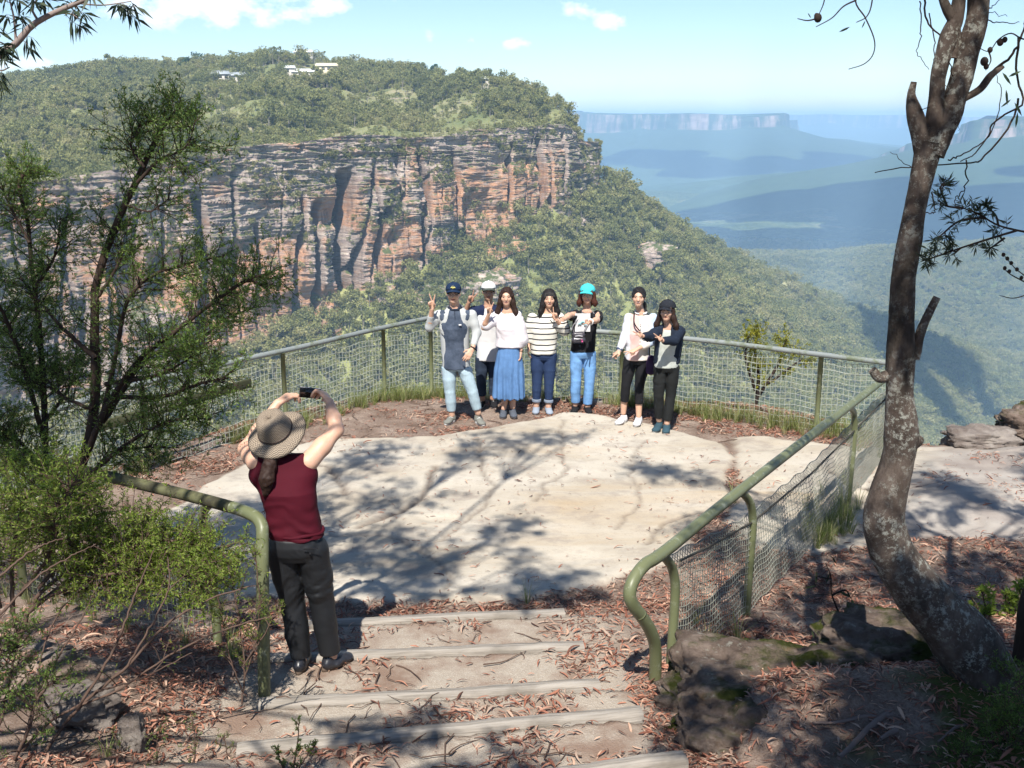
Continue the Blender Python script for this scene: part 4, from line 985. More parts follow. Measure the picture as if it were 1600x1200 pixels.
def head_body(sd, hc, f, k=1.0):
    R = frame(f); P = lambda x, y, z: hc+R@v3(x, y, z)*k
    sd.ell(P(0, -.012, .022), np.array((.074, .092, .096))*k, R, k=.02); sd.ell(P(0, .020, -.035), np.array((.058, .066, .074))*k, R, k=.03)
    sd.ell(P(0, .055, -.084), np.array((.026, .026, .022))*k, R, k=.025)
    sd.cone(P(0, .082, .012), P(0, .100, -.022), .010*k, .014*k, k=.012); sd.cone(P(-.032, .072, .028), P(.032, .072, .028), .012*k, .012*k, k=.02)
    for s_ in (-1, 1):
        sd.ell(P(s_*.040, .064, -.018), np.array((.022, .018, .020))*k, R, k=.02); sd.ell(P(s_*.076, -.012, -.004), np.array((.010, .018, .028))*k, R, k=.008)
def face_parts(root, hc, f, k=1.0, smile=True, glasses=False):
    R = frame(f); P = lambda x, y, z: hc+R@v3(x, y, z)*k
    def el(b, c, r):
        u, v = np.meshgrid(np.linspace(0, PI, 7), np.linspace(0, 2*PI, 11), indexing='ij'); s_ = np.stack([r[0]*np.sin(u)*np.cos(v), r[1]*np.sin(u)*np.sin(v), r[2]*np.cos(u)], -1)*k
        b.grid(s_@R.T+P(*c))
    for s_ in (-1, 1):
        b = MB(); el(b, (s_*.031, .079, .010), (.0155, .009, .0075)); b.build('eye', M_eye, root)
        b = MB(); b.tube([P(s_*.015, .089, .027), P(s_*.032, .085, .032), P(s_*.048, .074, .027)], .0042*k, 5); b.build('eyebrow', M_brow, root)
    b = MB(); zz = -.052; b.tube([P(-.026, .072, zz+.008), P(-.013, .084, zz-.001), P(0, .087, zz-.004), P(.013, .084, zz-.001), P(.026, .072, zz+.008)] if smile else [P(-.020, .078, zz), P(0, .086, zz), P(.020, .078, zz)], .0075*k, 6); mo = b.build('mouth', M_lip, root)
    if smile:
        b = MB(); b.tube([P(-.016, .086, zz+.004), P(0, .091, zz-.001), P(.016, .086, zz+.004)], .0032*k, 6); b.build('teeth', M_teeth, mo)
    if glasses:
        b = MB()
        for s_ in (-1, 1):
            a = np.linspace(0, 2*PI, 17); b.tube([P(s_*.033+.022*math.cos(t), .094-abs(.022*math.cos(t)+s_*0)*.1, .010+.016*math.sin(t)) for t in a], .0018, 5, cap=False)
            b.tube([P(s_*.056, .090, .014), P(s_*.078, .0, .010)], .0018, 5)
        b.tube([P(-.011, .097, .013), P(.011, .097, .013)], .0018, 5); b.build('glasses', M_eye, root)
def hair(root, hc, f, mat, k=1.0, length=.30, spread=1.0, fringe=True, pony=None, cut_top=None, seed=1, back=True, bob=False):
    R = frame(f); P = lambda x, y, z: hc+R@v3(x, y, z)*k
    s = SDF(.015); s.ell(P(0, -.022, .034), np.array((.086, .098, .096))*k, R)
    s.ell(P(0, .095, -.040), np.array((.060, .085, .085))*k, R, sub=True)
    if not fringe: s.ell(P(.004, .105, .020), np.array((.050, .070, .060))*k, R, sub=True)
    if back:
        for s_ in (-1, 1):
            rr_ = .034 if not bob else .040
            s.chain([P(s_*.066, .004, .02), P(s_*.078, .008, -.07), P(s_*(.088+.02*spread), .012, -.07-length*.45), P(s_*(.088+.028*spread), .02, -.07-length)], [rr_*k, .036*k, .034*k, .014*k], k=.02)
        s.chain([P(0, -.06, .0), P(0, -.085, -.12), P(0, -.085, -.09-length*.9)], [.07*k, .065*k, .04*k], k=.03)
    if fringe:
        fr_ = np.random.default_rng(seed+7)
        for x in np.linspace(-.060, .060, 9): s.cone(P(x*.8, .050, .075), P(x*1.1+fr_.uniform(-.008, .008), .081, fr_.uniform(.020, .048)-.012*abs(x)/.06), .015*k, .006*k, k=.008)
    else:
        for s_ in (-1, 1): s.cone(P(.012, .050, .085), P(s_*.066, .052, .018), .020*k, .016*k, k=.012)
    if pony is not None: s.chain(pony, [.028, .032, .028, .010][:len(pony)], k=.02)
    dsp = lambda Q: .0045*fbm(Q[:, 0]*70, Q[:, 1]*70, Q[:, 2]*6, seed, 3)
    return s.build('hair', mat, root, .006, disp=dsp, cuts=cut_top)
def cap_hat(root, hc, f, mat, mat2=None, k=1.0, tilt=.10, brim=.088):
    R = frame(f)@rotm('X', tilt); P = lambda x, y, z: hc+R@v3(x, y, z)*k
    s = SDF(.01); s.ell(P(0, -.018, .050), np.array((.092, .106, .086))*k, R, cut=[(P(0, 0, .045), R@v3(0, 0, -1))]); o = s.build('cap', mat, root, .0055)
    n = 15; a = np.linspace(-1.05, 1.05, n); V = []
    for i, t in enumerate(np.linspace(0, 1, 7)):
        for q in a: V.append(P(math.sin(q)*.088, math.cos(q)*(.086+brim*t*math.cos(q*.85)**.7)-.006, .050-.018*t*t-.022*abs(math.sin(q))**2*1.0))
    V = np.array(V); b = MB(); G_ = V.reshape(7, n, 3); b.grid(G_); b.grid((G_-R@v3(0, 0, .004))[::-1])
    b.build('visor', mat2 or mat, o)
    b = MB(); u, v = np.meshgrid(np.linspace(0, PI, 6), np.linspace(0, 2*PI, 9), indexing='ij'); b.grid(np.stack([.008*np.sin(u)*np.cos(v), .008*np.sin(u)*np.sin(v), .006*np.cos(u)], -1)@R.T+P(0, -.018, .137)); b.build('cap_button', mat, o)
    return o, P, R
def shoe(root, an, toe, mat, solemat=None, lace=True, k=1.0, gz_=0.0):
    """an: ankle point; toe: horizontal direction"""
    t = unit(v3(toe[0], toe[1], 0)); R = frame(t); o = v3(an[0], an[1], gz_); P = lambda x, y, z: o+R@v3(x, y, z)*k
    s = SDF(.02); s.ell(P(0, -.030, .045), (.036, .048, .040)); s.ell(P(0, .055, .038), (.043, .085, .034)); s.ell(P(0, .125, .028), (.043, .052, .026)); s.cone(P(0, -.012, .04), P(0, -.012, .085), .040, .038)
    sh = s.build('shoe', mat, root, .006, cuts=[(P(0, 0, .016), (0, 0, -1)), (P(0, 0, .098), (0, 0, 1))])
    s = SDF(.012); s.loft([P(0, .0, .002), P(0, .0, .022)], [.1, .1], [.1, .1]) if False else None
    n = 28; a = np.linspace(0, 2*PI, n, endpoint=False); pr = [(.040+.008*(math.sin(q) > 0)*math.sin(q))*math.cos(q) for q in a]; py = [.048+.122*math.sin(q) for q in a]
    b = MB(); V = np.array([[P(x*s_, (y-.048)*s_+.048, z) for x, y in zip(pr, py)] for z, s_ in ((.0, .96), (.004, 1.0), (.020, 1.0), (.024, .96))]); V = np.concatenate([V, V[:, :1]], 1); b.grid(V[:, ::-1])
    for zi in (0, 3):
        c_ = V[zi].mean(0); W_ = np.concatenate([V[zi][:-1], [c_]]); b.add(W_, None, [(i, (i+1) % n, n) if zi else ((i+1) % n, i, n) for i in range(n)])
    b.build('sole', solemat or M_sole, sh, smooth=False)
    if lace:
        b = MB()
        for y in (.03, .05, .07, .09): b.tube([P(-.026, y, .058-.2*(y-.03)), P(0, y+.004, .076-.28*(y-.03)), P(.026, y, .058-.2*(y-.03))], .0032, 4)
        b.build('laces', M_lace, sh)
    return sh
def leg_chain(hp, kn, an, rs): return [hp, hp*.5+kn*.5, kn, kn*.6+an*.4, an], rs
class Fig:
    def __init__(s, fx, fy, label, z0=.03):
        p = at_z(fx, fy, z0)
        for _ in range(4): p = at_z(fx, fy, float(gz(p[0], p[1])))
        s.o = np.array((p[0], p[1], float(gz(p[0], p[1])))); s.Y = p[1]
        s.root = empty('person', s.o, label, 'person')
    def J(s, px, py, dy=0.0): return at_y(px, py, s.Y+dy)-s.o
    def g(s, p): return float(gz(p[0]+s.o[0], p[1]+s.o[1]))-s.o[2]
def jeans(F, mat, pel, hips, kn, an, rh=.095, rk=.062, ra=.052, wd=.155, dp=.115, hem=.05, top=.06, nm='trousers', seed=3, amp=.006, vox=.008):
    s = SDF(.03)
    pc = (hips[0]+hips[1])/2
    s.loft([pc+v3(0, 0, -.045), pc+v3(0, .01, 0.0), pc*.5+pel*.5+v3(0, 0, top*.5), pel+v3(0, 0, top+.03)], [wd*.86, wd*.98, wd*.93, wd*.82], [dp*.8, dp*1.05, dp, dp*.88], k=.04)
    for h, k_, a in zip(hips, kn, an):
        e = a+(k_-a)*(hem/np.linalg.norm(k_-a))
        s.chain([h, h*.5+k_*.5, k_, k_*.5+e*.5], [rh, (rh+rk)/2+.004, rk, (rk+ra)/2+.003], k=.008)
        s.cone(k_*.5+e*.5, e+(e-k_)*.1, (rk+ra)/2+.003, ra, k=.008, cut=[(e, e-k_)])
    cuts = [(pel+v3(0, 0, top), (0, 0, 1))]
    fd = folds(amp, (9, 9, 11), seed)
    o = s.build(nm, mat, F.root, vox, cuts=cuts, disp=fd); return o
def torso(s, pel, ch, nk, wsh, wch, ww, wh, dp=.10, k=.03, low=0.0, ang=0):
    """pel: pelvis top, ch: chest centre, nk: base of neck"""
    a = [pel+v3(0, 0, low), pel*.55+ch*.45, ch, ch*.5+nk*.5+v3(0, .005, 0), nk*.95+ch*.05]
    s.loft(a, [wh, ww, wch, wsh*.97, wsh*.42], [dp*1.05, dp*.95, dp*1.08, dp*.85, dp*.55], ang=ang, k=k)
def V_(*a): return np.array(a, float)
FW = V_(.0, -1, -.02)

# ---- man in polo and open cardigan
F = Fig(726, 660, 'man in navy cap and glasses, open grey cardigan, pale blue jeans'); J = F.J
pel, ch, nk, hc = J(712, 566), J(710, 512), J(711, 482, .0), J(708.5, 459, -.03)
shL, shR = J(685, 492), J(737, 492); elL, elR = J(671, 511, -.05), J(745, 520, -.02); wrL, wrR = J(675, 483, -.16), J(738, 546, -.16)
hL, hR = J(701, 572), J(724, 572); kL, kR = J(703, 612, -.02), J(738, 612, -.04); aL, aR = J(706, 648, 0), J(747, 645, -.02)
s = SDF(.02); head_body(s, hc, V_(.0, -1, -.05), 1.02); s.cone(nk-V_(0, 0, .02), hc+V_(0, .02, -.05), .062, .056)
arm(s, shL, elL, wrL); arm(s, shR, elR, wrR); torso(s, pel, ch, nk, .17, .15, .13, .13, .09)
hand(s, wrL, J(673, 466, -.18)-wrL, V_(0, -1, 0), 'V', 1.05, 1); hand(s, wrR, J(730, 558, -.20)-wrR, V_(0, 1, 0), 'relax', 1.05, -1)
for h, k_, a in ((hL, kL, aL), (hR, kR, aR)): s.chain([h, k_, a], [.07, .05, .04])
s.build('body', SK, F.root, .0065)
face_parts(F.root, hc, V_(.0, -1, -.05), 1.02, smile=False, glasses=True)
hair(F.root, hc, V_(0, -1, 0), H_BLACK, 1.0, fringe=False, back=False, cut_top=None)
co_, P, R = cap_hat(F.root, hc, V_(0, -1, 0), cloth_mat('navy_cap', (.012, .026, .06)), None, 1.04)
M_emb = flat('cap_emblem', (.55, .50, .16), .7)
b = MB()
for (x, z, w_, h_) in ((-.012, .072, .020, .030), (.012, .074, .022, .026), (0, .088, .036, .010), (.0, .060, .030, .008)): b.tube([P(x-w_/2, .086-.0, z), P(x, .092, z+.004), P(x+w_/2, .086, z)], h_/2.4, 6, flat=.5)
b.build('cap_emblem', M_emb, co_)
m = Mat('polo_cloth', .85, .2); c = m.ramp(m.noise(7, 5, m.co(), .65), [(.35, (.030, .042, .065)), (.6, (.075, .095, .135))]); m.col(c); m.bump(m.noise(420, 2), .2, .001)
s = SDF(.03); torso(s, pel+V_(0, 0, .0), ch, nk, .175, .172, .158, .155, .118, low=-.075); s.cone(shL, shR, .055, .055, k=.05)
po = s.build('polo_shirt', m.m, F.root, .008, disp=folds(.006, (6, 6, 5), 12), cuts=[(nk+V_(0, -.02, -.005), (0, -.25, 1))])
b = MB(); a = np.linspace(0, 2*PI, 25); b.tube([nk+V_(.072*math.cos(t), .005+.066*math.sin(t), .012+(.0 if math.sin(t) > -.8 else -.02)) for t in a], .017, 8, cap=False); b.build('collar', cloth_mat('collar_cloth', (.02, .028, .045)), po)
b = MB(); b.tube([nk+V_(0, -.085, -.02), nk+V_(.002, -.115, -.10)], .009, 6, flat=.4); b.build('placket', cloth_mat('placket_cloth', (.02, .028, .045)), po)
b = MB(); b.box(ch+V_(.075, -.128, .055), (.032, .004, .022)); b.build('chest_logo', M_white, po, smooth=False)
CG = cloth_mat('grey_cardigan', (.43, .44, .43), .10)
s = SDF(.03)
s.loft([ch*0+pel+V_(0, .02, -.20), pel+V_(0, .02, 0), ch+V_(0, .01, 0), nk+V_(0, .01, -.06), nk+V_(0, .01, .0)], [.172, .168, .178, .180, .10], [.12, .13, .13, .10, .07])
s.sub.append(('l', np.array([pel+V_(0, -.07, -.30), pel+V_(.0, -.09, 0), ch+V_(0, -.10, 0), nk+V_(0, -.07, .02)]), np.array([.14, .115, .105, .055]), np.array([.16, .16, .15, .10]), 0.0, .02, None, None))
s.chain([shL, (shL+elL)/2, elL], [.060, .054, .050], k=.03); s.cone(elL, elL*.45+wrL*.55, .050, .042)
s.chain([shR, (shR+elR)/2, elR, elR*.35+wrR*.65], [.062, .056, .053, .040], k=.03)
s.build('cardigan', CG, F.root, .008, disp=folds(.010, (8, 8, 8), 15))
b = MB(); b.tube([nk+V_(-.09, .02, .0), nk+V_(-.05, .085, .015), nk+V_(.05, .085, .015), nk+V_(.09, .02, .0)], .028, 8); b.build('hood', CG, F.root)
jeans(F, denim_mat('pale_denim', (.28, .36, .40), 1.3), pel, (hL, hR), (kL, kR), (aL, aR), .090, .066, .056, .146, .115, top=-.05, seed=4, amp=.008)
CS = cloth_mat('grey_canvas', (.17, .17, .15), .15)
shoe(F.root, aL, V_(-.45, -1, 0), CS, k=1.05, gz_=F.g(aL)); shoe(F.root, aR, V_(.45, -1, 0), CS, k=1.05, gz_=F.g(aR))
b = MB(); d = unit(J(730, 558, -.20)-wrR); b.tube([wrR-d*.02+.033*(math.cos(t)*unit(np.cross(d, V_(0, 0, 1)))+math.sin(t)*unit(np.cross(d, np.cross(d, V_(0, 0, 1))))) for t in np.linspace(0, 2*PI, 15)], .007, 6, cap=False); b.build('wristwatch', M_black, F.root)

# ---- man behind in white cap
F = Fig(758, 634, 'man in white cap standing behind, navy shirt open over a white printed T-shirt'); J = F.J
pel, ch, nk, hc = J(763, 555), J(763, 505), J(763, 477), J(763.5, 456, -.02)
shL, shR = J(742, 486), J(784, 488); elL, elR = J(726, 492, .06), J(789, 525, .02); wrL, wrR = J(733, 472, -.05), J(786, 552, -.02)
hL, hR = J(753, 560), J(773, 560); kL, kR = J(752, 595), J(772, 597); aL, aR = J(753, 624), J(770, 622)
s = SDF(.02); head_body(s, hc, V_(.05, -1, -.05), .98); s.cone(nk-V_(0, 0, .02), hc+V_(0, .02, -.05), .058, .052)
arm(s, shL, elL, wrL); arm(s, shR, elR, wrR); torso(s, pel, ch, nk, .16, .15, .13, .13, .09)
hand(s, wrL, J(738, 461, -.08)-wrL, V_(0, -1, 0), 'V', 1.0, 1); hand(s, wrR, V_(0, -.1, -1), V_(-1, 0, 0), 'relax')
for h, k_, a in ((hL, kL, aL), (hR, kR, aR)): s.chain([h, k_, a], [.07, .05, .04])
s.build('body', SK2, F.root, .0065); face_parts(F.root, hc, V_(.05, -1, -.05), .98, smile=False)
hair(F.root, hc, V_(.05, -1, 0), H_BLACK, .96, fringe=False, back=False)
cap_hat(F.root, hc, V_(.05, -1, 0), cloth_mat('white_cap', (.66, .67, .64), .05), cloth_mat('dark_visor', (.06, .07, .06)), 1.02)
s = SDF(.03); torso(s, pel, ch, nk, .165, .160, .150, .150, .112, low=-.06); ts = s.build('t_shirt', M_white, F.root, .008, disp=folds(.006, (6, 6, 5), 22), cuts=[(nk+V_(0, -.02, -.02), (0, -.3, 1))])
b = MB()
for j in range(2):
    b = MB(); b.box(ch+V_(-.04, -.122, .045-.075*j), (.062, .006, .008))
    for i in range(3): b.box(ch+V_(-.062+.022*i, -.1225, .045-.075*j+.004*i), (.016, .006, .055 if i % 2 else .042))
    b.build('printed_word', M_black, ts, smooth=False)
NV = cloth_mat('navy_shirt', (.015, .022, .055), .25); s = SDF(.03)
s.loft([pel+V_(0, .03, .05), ch+V_(0, .02, 0), nk+V_(0, .02, -.05), nk+V_(0, .02, 0)], [.165, .18, .185, .10], [.115, .12, .10, .07])
s.sub.append(('l', np.array([pel+V_(0, -.1, -.1), ch+V_(0, -.11, 0), nk+V_(0, -.07, .02)]), np.array([.06, .055, .045]), np.array([.16, .15, .11]), 0.0, .02, None, None))
s.chain([shL, (shL+elL)/2, shL*.25+elL*.75], [.068, .064, .060]); s.chain([shR, (shR+elR)/2, shR*.1+elR*.9], [.068, .064, .060])
s.build('open_shirt', NV, F.root, .008, disp=folds(.008, (8, 8, 8), 25))
jeans(F, denim_mat('dark_denim', (.020, .028, .045)), pel, (hL, hR), (kL, kR), (aL, aR), .088, .062, .055, .145, .11, top=-.02, seed=5)
for a, t in ((aL, V_(-.2, -1, 0)), (aR, V_(.2, -1, 0))): shoe(F.root, a, t, M_black, gz_=F.g(a))

# ---- woman with long brown hair and denim skirt
F = Fig(795, 648, 'woman with long brown hair, loose white blouse and long blue denim skirt'); J = F.J
pel, ch, nk, hc = J(796, 540), J(793, 512), J(793, 484), J(791.5, 464, -.02)
shL, shR = J(776, 493), J(808, 493); elL, elR = J(756, 512, -.07), J(813, 528, .0); wrL, wrR = J(764, 490, -.17), J(814, 549, -.05)
aL, aR = J(787, 638, -.02), J(801, 636, -.02)
fh = V_(-.06, -1, -.02); s = SDF(.02); head_body(s, hc, fh, .95); s.cone(nk-V_(0, 0, .02), hc+V_(0, .02, -.05), .050, .046)
arm(s, shL, elL, wrL, .85); arm(s, shR, elR, wrR, .85); torso(s, pel, ch, nk, .14, .12, .11, .12, .08)
hand(s, wrL, J(765, 474, -.20)-wrL, V_(0, -1, 0), 'V', .92, 1); hand(s, wrR, J(813, 562, -.07)-wrR, V_(-1, 0, 0), 'relax', .92)
for x, a in ((790, aL), (801, aR)): s.chain([J(x, 560), J(x, 600), J(x, 618), a], [.07, .055, .048, .034])
s.build('body', SK, F.root, .0065); face_parts(F.root, hc, fh, .95)
hair(F.root, hc, fh, H_BROWN, .97, .27, 1.3, fringe=False)
BL_ = Mat('white_blouse', .8, .2); BL_.col((.64, .60, .62)); s = SDF(.035)
torso(s, pel, ch, nk, .145, .150, .150, .175, .115, low=-.01); s.chain([shL, (shL+elL)/2, elL*.8+shL*.2], [.062, .070, .072]); s.chain([shR, (shR+elR)/2, elR*.95+shR*.05+V_(.01, 0, -.03)], [.062, .080, .098])
s.build('blouse', BL_.m, F.root, .008, disp=folds(.011, (7, 7, 5), 32), cuts=[(nk+V_(0, -.03, -.03), (0, -.35, 1))])
s = SDF(.02); hm_ = J(795, 621); w0 = J(796, 537)
s.loft([hm_, hm_*.5+w0*.5, w0*.8+hm_*.2, w0], [.195, .185, .155, .125], [.15, .14, .125, .10])
def pleat(P): a = np.arctan2(P[:, 1]-.05, P[:, 0]-P[:, 0].mean()); z = (w0[2]-P[:, 2])/(w0[2]-hm_[2]); return .013*z*np.sin(a*17+3*fbm(P[:, 2]*2, a, 0, 4, 2))+.008*z*fbm(a*4, P[:, 2]*3, 0, 9)
sk = s.build('skirt', denim_mat('skirt_denim', (.075, .15, .29), 1.5), F.root, .008, disp=pleat)
b = MB(); b.tube([w0+V_(.127*math.cos(t), .102*math.sin(t), .004) for t in np.linspace(0, 2*PI, 25)], .012, 6, cap=False); b.build('waistband', denim_mat('waistband_denim', (.03, .06, .12)), sk)
for a, t in ((aL, V_(-.1, -1, 0)), (aR, V_(.15, -1, 0))): shoe(F.root, a, t, cloth_mat('navy_sneaker', (.08, .09, .11)), k=.92, gz_=F.g(a))
b = MB(); b.tube([wrR+V_(.027*math.cos(t), .027*math.sin(t), .01) for t in np.linspace(0, 2*PI, 13)], .005, 5, cap=False); b.build('bracelet', M_black, F.root)

# ---- woman in striped sweater
F = Fig(847, 643, 'woman with black fringe in a cream sweater with dark stripes and rolled dark jeans'); J = F.J
pel, ch, nk, hc = J(849, 549), J(851, 516), J(855, 487), J(858, 467, -.03)
shL, shR = J(832, 497), J(874, 497); elL, elR = J(826, 522, .02), J(882, 516, -.04); wrL, wrR = J(826, 540, -.02), J(869, 499, -.17)
hL, hR = J(840, 556), J(859, 556); kL, kR = J(839, 596, -.02), J(858, 598, -.02); aL, aR = J(838, 634, -.02), J(857, 635, -.03)
fh = V_(.02, -1, .0); s = SDF(.02); head_body(s, hc, fh, .96); s.cone(nk-V_(0, 0, .02), hc+V_(0, .02, -.05), .050, .046)
arm(s, shL, elL, wrL, .9); arm(s, shR, elR, wrR, .9); torso(s, pel, ch, nk, .14, .13, .12, .13, .09)
hand(s, wrL, V_(-.1, -.15, -1), V_(1, 0, 0), 'relax', .92); hand(s, wrR, J(864, 483, -.19)-wrR, V_(0, -1, 0), 'V', .92, -1)
for h, k_, a in ((hL, kL, aL), (hR, kR, aR)): s.chain([h, k_, a], [.07, .05, .038])
s.build('body', SK, F.root, .0065); face_parts(F.root, hc, fh, .96)
hair(F.root, hc, fh, H_BLACK, 1.0, .19, .8, fringe=True)
m = Mat('striped_knit', .95, .1); sp = m.n('ShaderNodeSeparateXYZ'); m.L(m.co(), sp.inputs[0])
wz = m.math('ADD', sp.outputs[2], m.math('MULTIPLY', m.noise(4, 2), .03)); st = m.math('FRACT', m.math('MULTIPLY', wz, 14.5)); st = m.ramp(st, [(.0, 1), (.22, 1), (.25, 0)])
m.col(m.mix(st, (.66, .64, .57), (.035, .035, .04))); m.bump(m.noise(240, 2), .4, .002)
s = SDF(.035); torso(s, pel, ch, nk, .155, .165, .160, .160, .125, low=-.02); s.chain([shL, (shL+elL)/2, elL, elL*.5+wrL*.5], [.068, .070, .068, .050]); s.chain([shR, (shR+elR)/2, elR, elR*.55+wrR*.45], [.068, .070, .066, .050])
s.build('sweater', m.m, F.root, .008, disp=folds(.009, (7, 7, 6), 42), cuts=[(nk+V_(0, -.02, -.01), (0, -.2, 1))])
jm = denim_mat('indigo_denim', (.018, .032, .075), 1.5); jeans(F, jm, pel, (hL, hR), (kL, kR), (aL, aR), .092, .062, .050, .150, .115, hem=.09, top=-.0, seed=6)
for k_, a in ((kL, aL), (kR, aR)):
    e = a+(k_-a)*.17; s = SDF(.01); s.cone(e, e+(k_-a)*.12, .060, .060, cut=[(e, a-k_), (e+(k_-a)*.12, k_-a)]); s.build('rolled_cuff', denim_mat('cuff_denim', (.16, .19, .24)), F.root, .007)
SN = cloth_mat('blue_grey_sneaker', (.26, .30, .36))
for a, t in ((aL, V_(-.1, -1, 0)), (aR, V_(.12, -1, 0))): shoe(F.root, a, t, SN, k=.92, gz_=F.g(a))

# ---- woman in turquoise cap
F = Fig(908, 643, 'woman in a turquoise cap and black T-shirt stretching both arms forward'); J = F.J
pel, ch, nk, hc = J(911, 545), J(913, 512), J(917, 484), J(917.5, 461, -.03)
shL, shR = J(899, 492), J(934, 492); elL, elR = J(889, 493, -.20), J(933, 500, -.20); wrL, wrR = J(880, 500, -.38), J(922, 503, -.36)
hL, hR = J(901, 553), J(921, 553); kL, kR = J(900, 594, -.03), J(921, 596, -.02); aL, aR = J(899, 632, -.01), J(918, 635, -.03)
fh = V_(-.06, -1, .0); s = SDF(.02); head_body(s, hc, fh, .96); s.cone(nk-V_(0, 0, .02), hc+V_(0, .02, -.05), .050, .046)
arm(s, shL, elL, wrL, .9); arm(s, shR, elR, wrR, .9); torso(s, pel, ch, nk, .14, .13, .12, .13, .09)
hand(s, wrL, J(874, 502, -.52)-wrL, V_(0, -.3, 1), 'V', .95, 1); hand(s, wrR, J(914, 506, -.48)-wrR, V_(-.2, -.3, 1), 'V', .95, -1)
for h, k_, a in ((hL, kL, aL), (hR, kR, aR)): s.chain([h, k_, a], [.07, .05, .038])
s.build('body', SK, F.root, .0065); face_parts(F.root, hc, fh, .96); hair(F.root, hc, fh, H_RED, 1.0, .065, .45, fringe=True, bob=True)
cap_hat(F.root, hc, V_(-.25, -1, 0), cloth_mat('turquoise_cap', (.06, .50, .52), .08), None, 1.06)
s = SDF(.03); torso(s, pel, ch, nk, .16, .155, .150, .155, .115, low=-.03)
s.chain([shL, shL*.45+elL*.55], [.066, .070]); s.chain([shR, shR*.45+elR*.55], [.066, .074])
tb = s.build('t_shirt', M_black, F.root, .008, disp=folds(.007, (7, 7, 6), 52), cuts=[(nk+V_(0, -.02, -.02), (0, -.3, 1))])
b = MB(); u, v = np.meshgrid(np.linspace(-1, 1, 12), np.linspace(-1, 1, 10), indexing='ij'); c0 = ch+V_(-.03, 0, .09); b.grid(np.stack([c0[0]+.095*u, c0[1]-.112-.022*np.sqrt(1-.6*u*u)+.008*fbm(u*3, v*3, 0, 5)-.0*v, c0[2]+.115*v], -1)); b.grid(np.stack([c0[0]+.095*u, c0[1]-.108-.022*np.sqrt(1-.6*u*u), c0[2]+.115*v], -1)[::-1]); b.build('shirt_panel', M_white, tb)
b = MB()
for (x, z, r) in ((-.04, -.02, .02), (0, .0, .026), (.035, -.03, .018)): b.tube([c0+V_(x-r, -.146, z), c0+V_(x, -.150, z+r*.6), c0+V_(x+r, -.146, z)], r*.5, 6, flat=.4)
b.build('shirt_motif', flat('motif_blue', (.18, .45, .50)), tb)
jeans(F, denim_mat('mid_denim', (.10, .20, .36), 1.9), pel, (hL, hR), (kL, kR), (aL, aR), .086, .064, .056, .146, .112, hem=.03, top=-.01, seed=7)
for a, t in ((aL, V_(-.25, -1, 0)), (aR, V_(.1, -1, 0))): shoe(F.root, a, t, M_black, k=.95, gz_=F.g(a))
for w_, d in ((wrR, elR),):
    b = MB(); ax = unit(d-w_); b.tube([w_+ax*.02+.031*(math.cos(t)*unit(np.cross(ax, V_(0, 0, 1)))+math.sin(t)*unit(np.cross(ax, np.cross(ax, V_(0, 0, 1))))) for t in np.linspace(0, 2*PI, 13)], .011, 6, cap=False); b.build('wristband', M_white, F.root)
cp = J(904, 527, -.16)+F.o; pb = empty('camera_pouch', cp, 'small see-through pouch on a neck strap of the woman in turquoise cap', 'pouch')
s = SDF(.02); s.cone(V_(-.05, 0, -.035), V_(.05, 0, -.035), .040, .040); s.cone(V_(-.045, 0, .035), V_(.045, 0, .03), .036, .036); s.build('pouch_body', flat('pouch_dark', (.05, .045, .055), .3, .5), pb, .006)
b = MB(); b.tube([V_(-.045, -.036, .02), V_(0, -.044, .028), V_(.045, -.036, .02)], .008, 6); b.tube([V_(-.03, -.04, -.02), V_(.02, -.045, -.01)], .010, 6); b.build('flap', flat('pouch_flap', (.36, .35, .37), .4), pb)
b = MB(); b.tube([V_(.035, -.038, -.02), V_(.045, -.03, -.05)], .012, 6); b.build('charm', flat('pink_charm', (.55, .08, .25)), pb)
b = MB(); n_ = nk+F.o-cp; b.tube(spline([V_(-.06, 0, .05), V_(-.07, -.01, .15), n_+V_(-.075, -.09, -.06), n_+V_(-.055, .01, .0)], 20), .006, 5); b.tube(spline([V_(.06, 0, .05), V_(.10, .0, .15), n_+V_(.085, -.09, -.06), n_+V_(.055, .01, .0)], 20), .006, 5); b.build('strap', flat('strap_grey', (.20, .19, .21)), pb)

# ---- woman with ponytail
F = Fig(982, 660, 'woman with a dark ponytail, pale pink and white shirt and black leggings, pointing down'); J = F.J
pel, ch, nk, hc = J(996, 556), J(998, 520), J(1001, 488), J(998, 465, -.03)
shL, shR = J(983, 497), J(1021, 497); elL, elR = J(976, 526, -.02), J(1022, 532, -.05); wrL, wrR = J(967, 549, -.12), J(995, 546, -.20)
hL, hR = J(985, 562), J(1005, 562); kL, kR = J(978, 602, -.04), J(999, 604, -.02); aL, aR = J(974, 645, -.0), J(998, 650, -.05)
fh = V_(-.18, -1, .02); s = SDF(.02); head_body(s, hc, fh, .97); s.cone(nk-V_(0, 0, .02), hc+V_(0, .02, -.05), .048, .044)
arm(s, shL, elL, wrL, .85); arm(s, shR, elR, wrR, .85); torso(s, pel, ch, nk, .14, .12, .11, .12, .08)
hand(s, wrL, J(957, 556, -.20)-wrL, V_(.3, 0, -1), 'point', .95, 1); hand(s, wrR, J(983, 551, -.25)-wrR, V_(0, .3, -1), 'V', .95, -1)
for h, k_, a in ((hL, kL, aL), (hR, kR, aR)): s.chain([h, k_, k_*.5+a*.5+V_(0, .02, .02), a], [.07, .05, .046, .033])
s.build('body', SK, F.root, .0065); face_parts(F.root, hc, fh, .97)
hair(F.root, hc, fh, H_BLACK, .99, fringe=False, back=False, pony=[hc+V_(.02, .09, .0), hc+V_(.07, .08, -.10), hc+V_(.085, .04, -.20), hc+V_(.09, .02, -.27)])
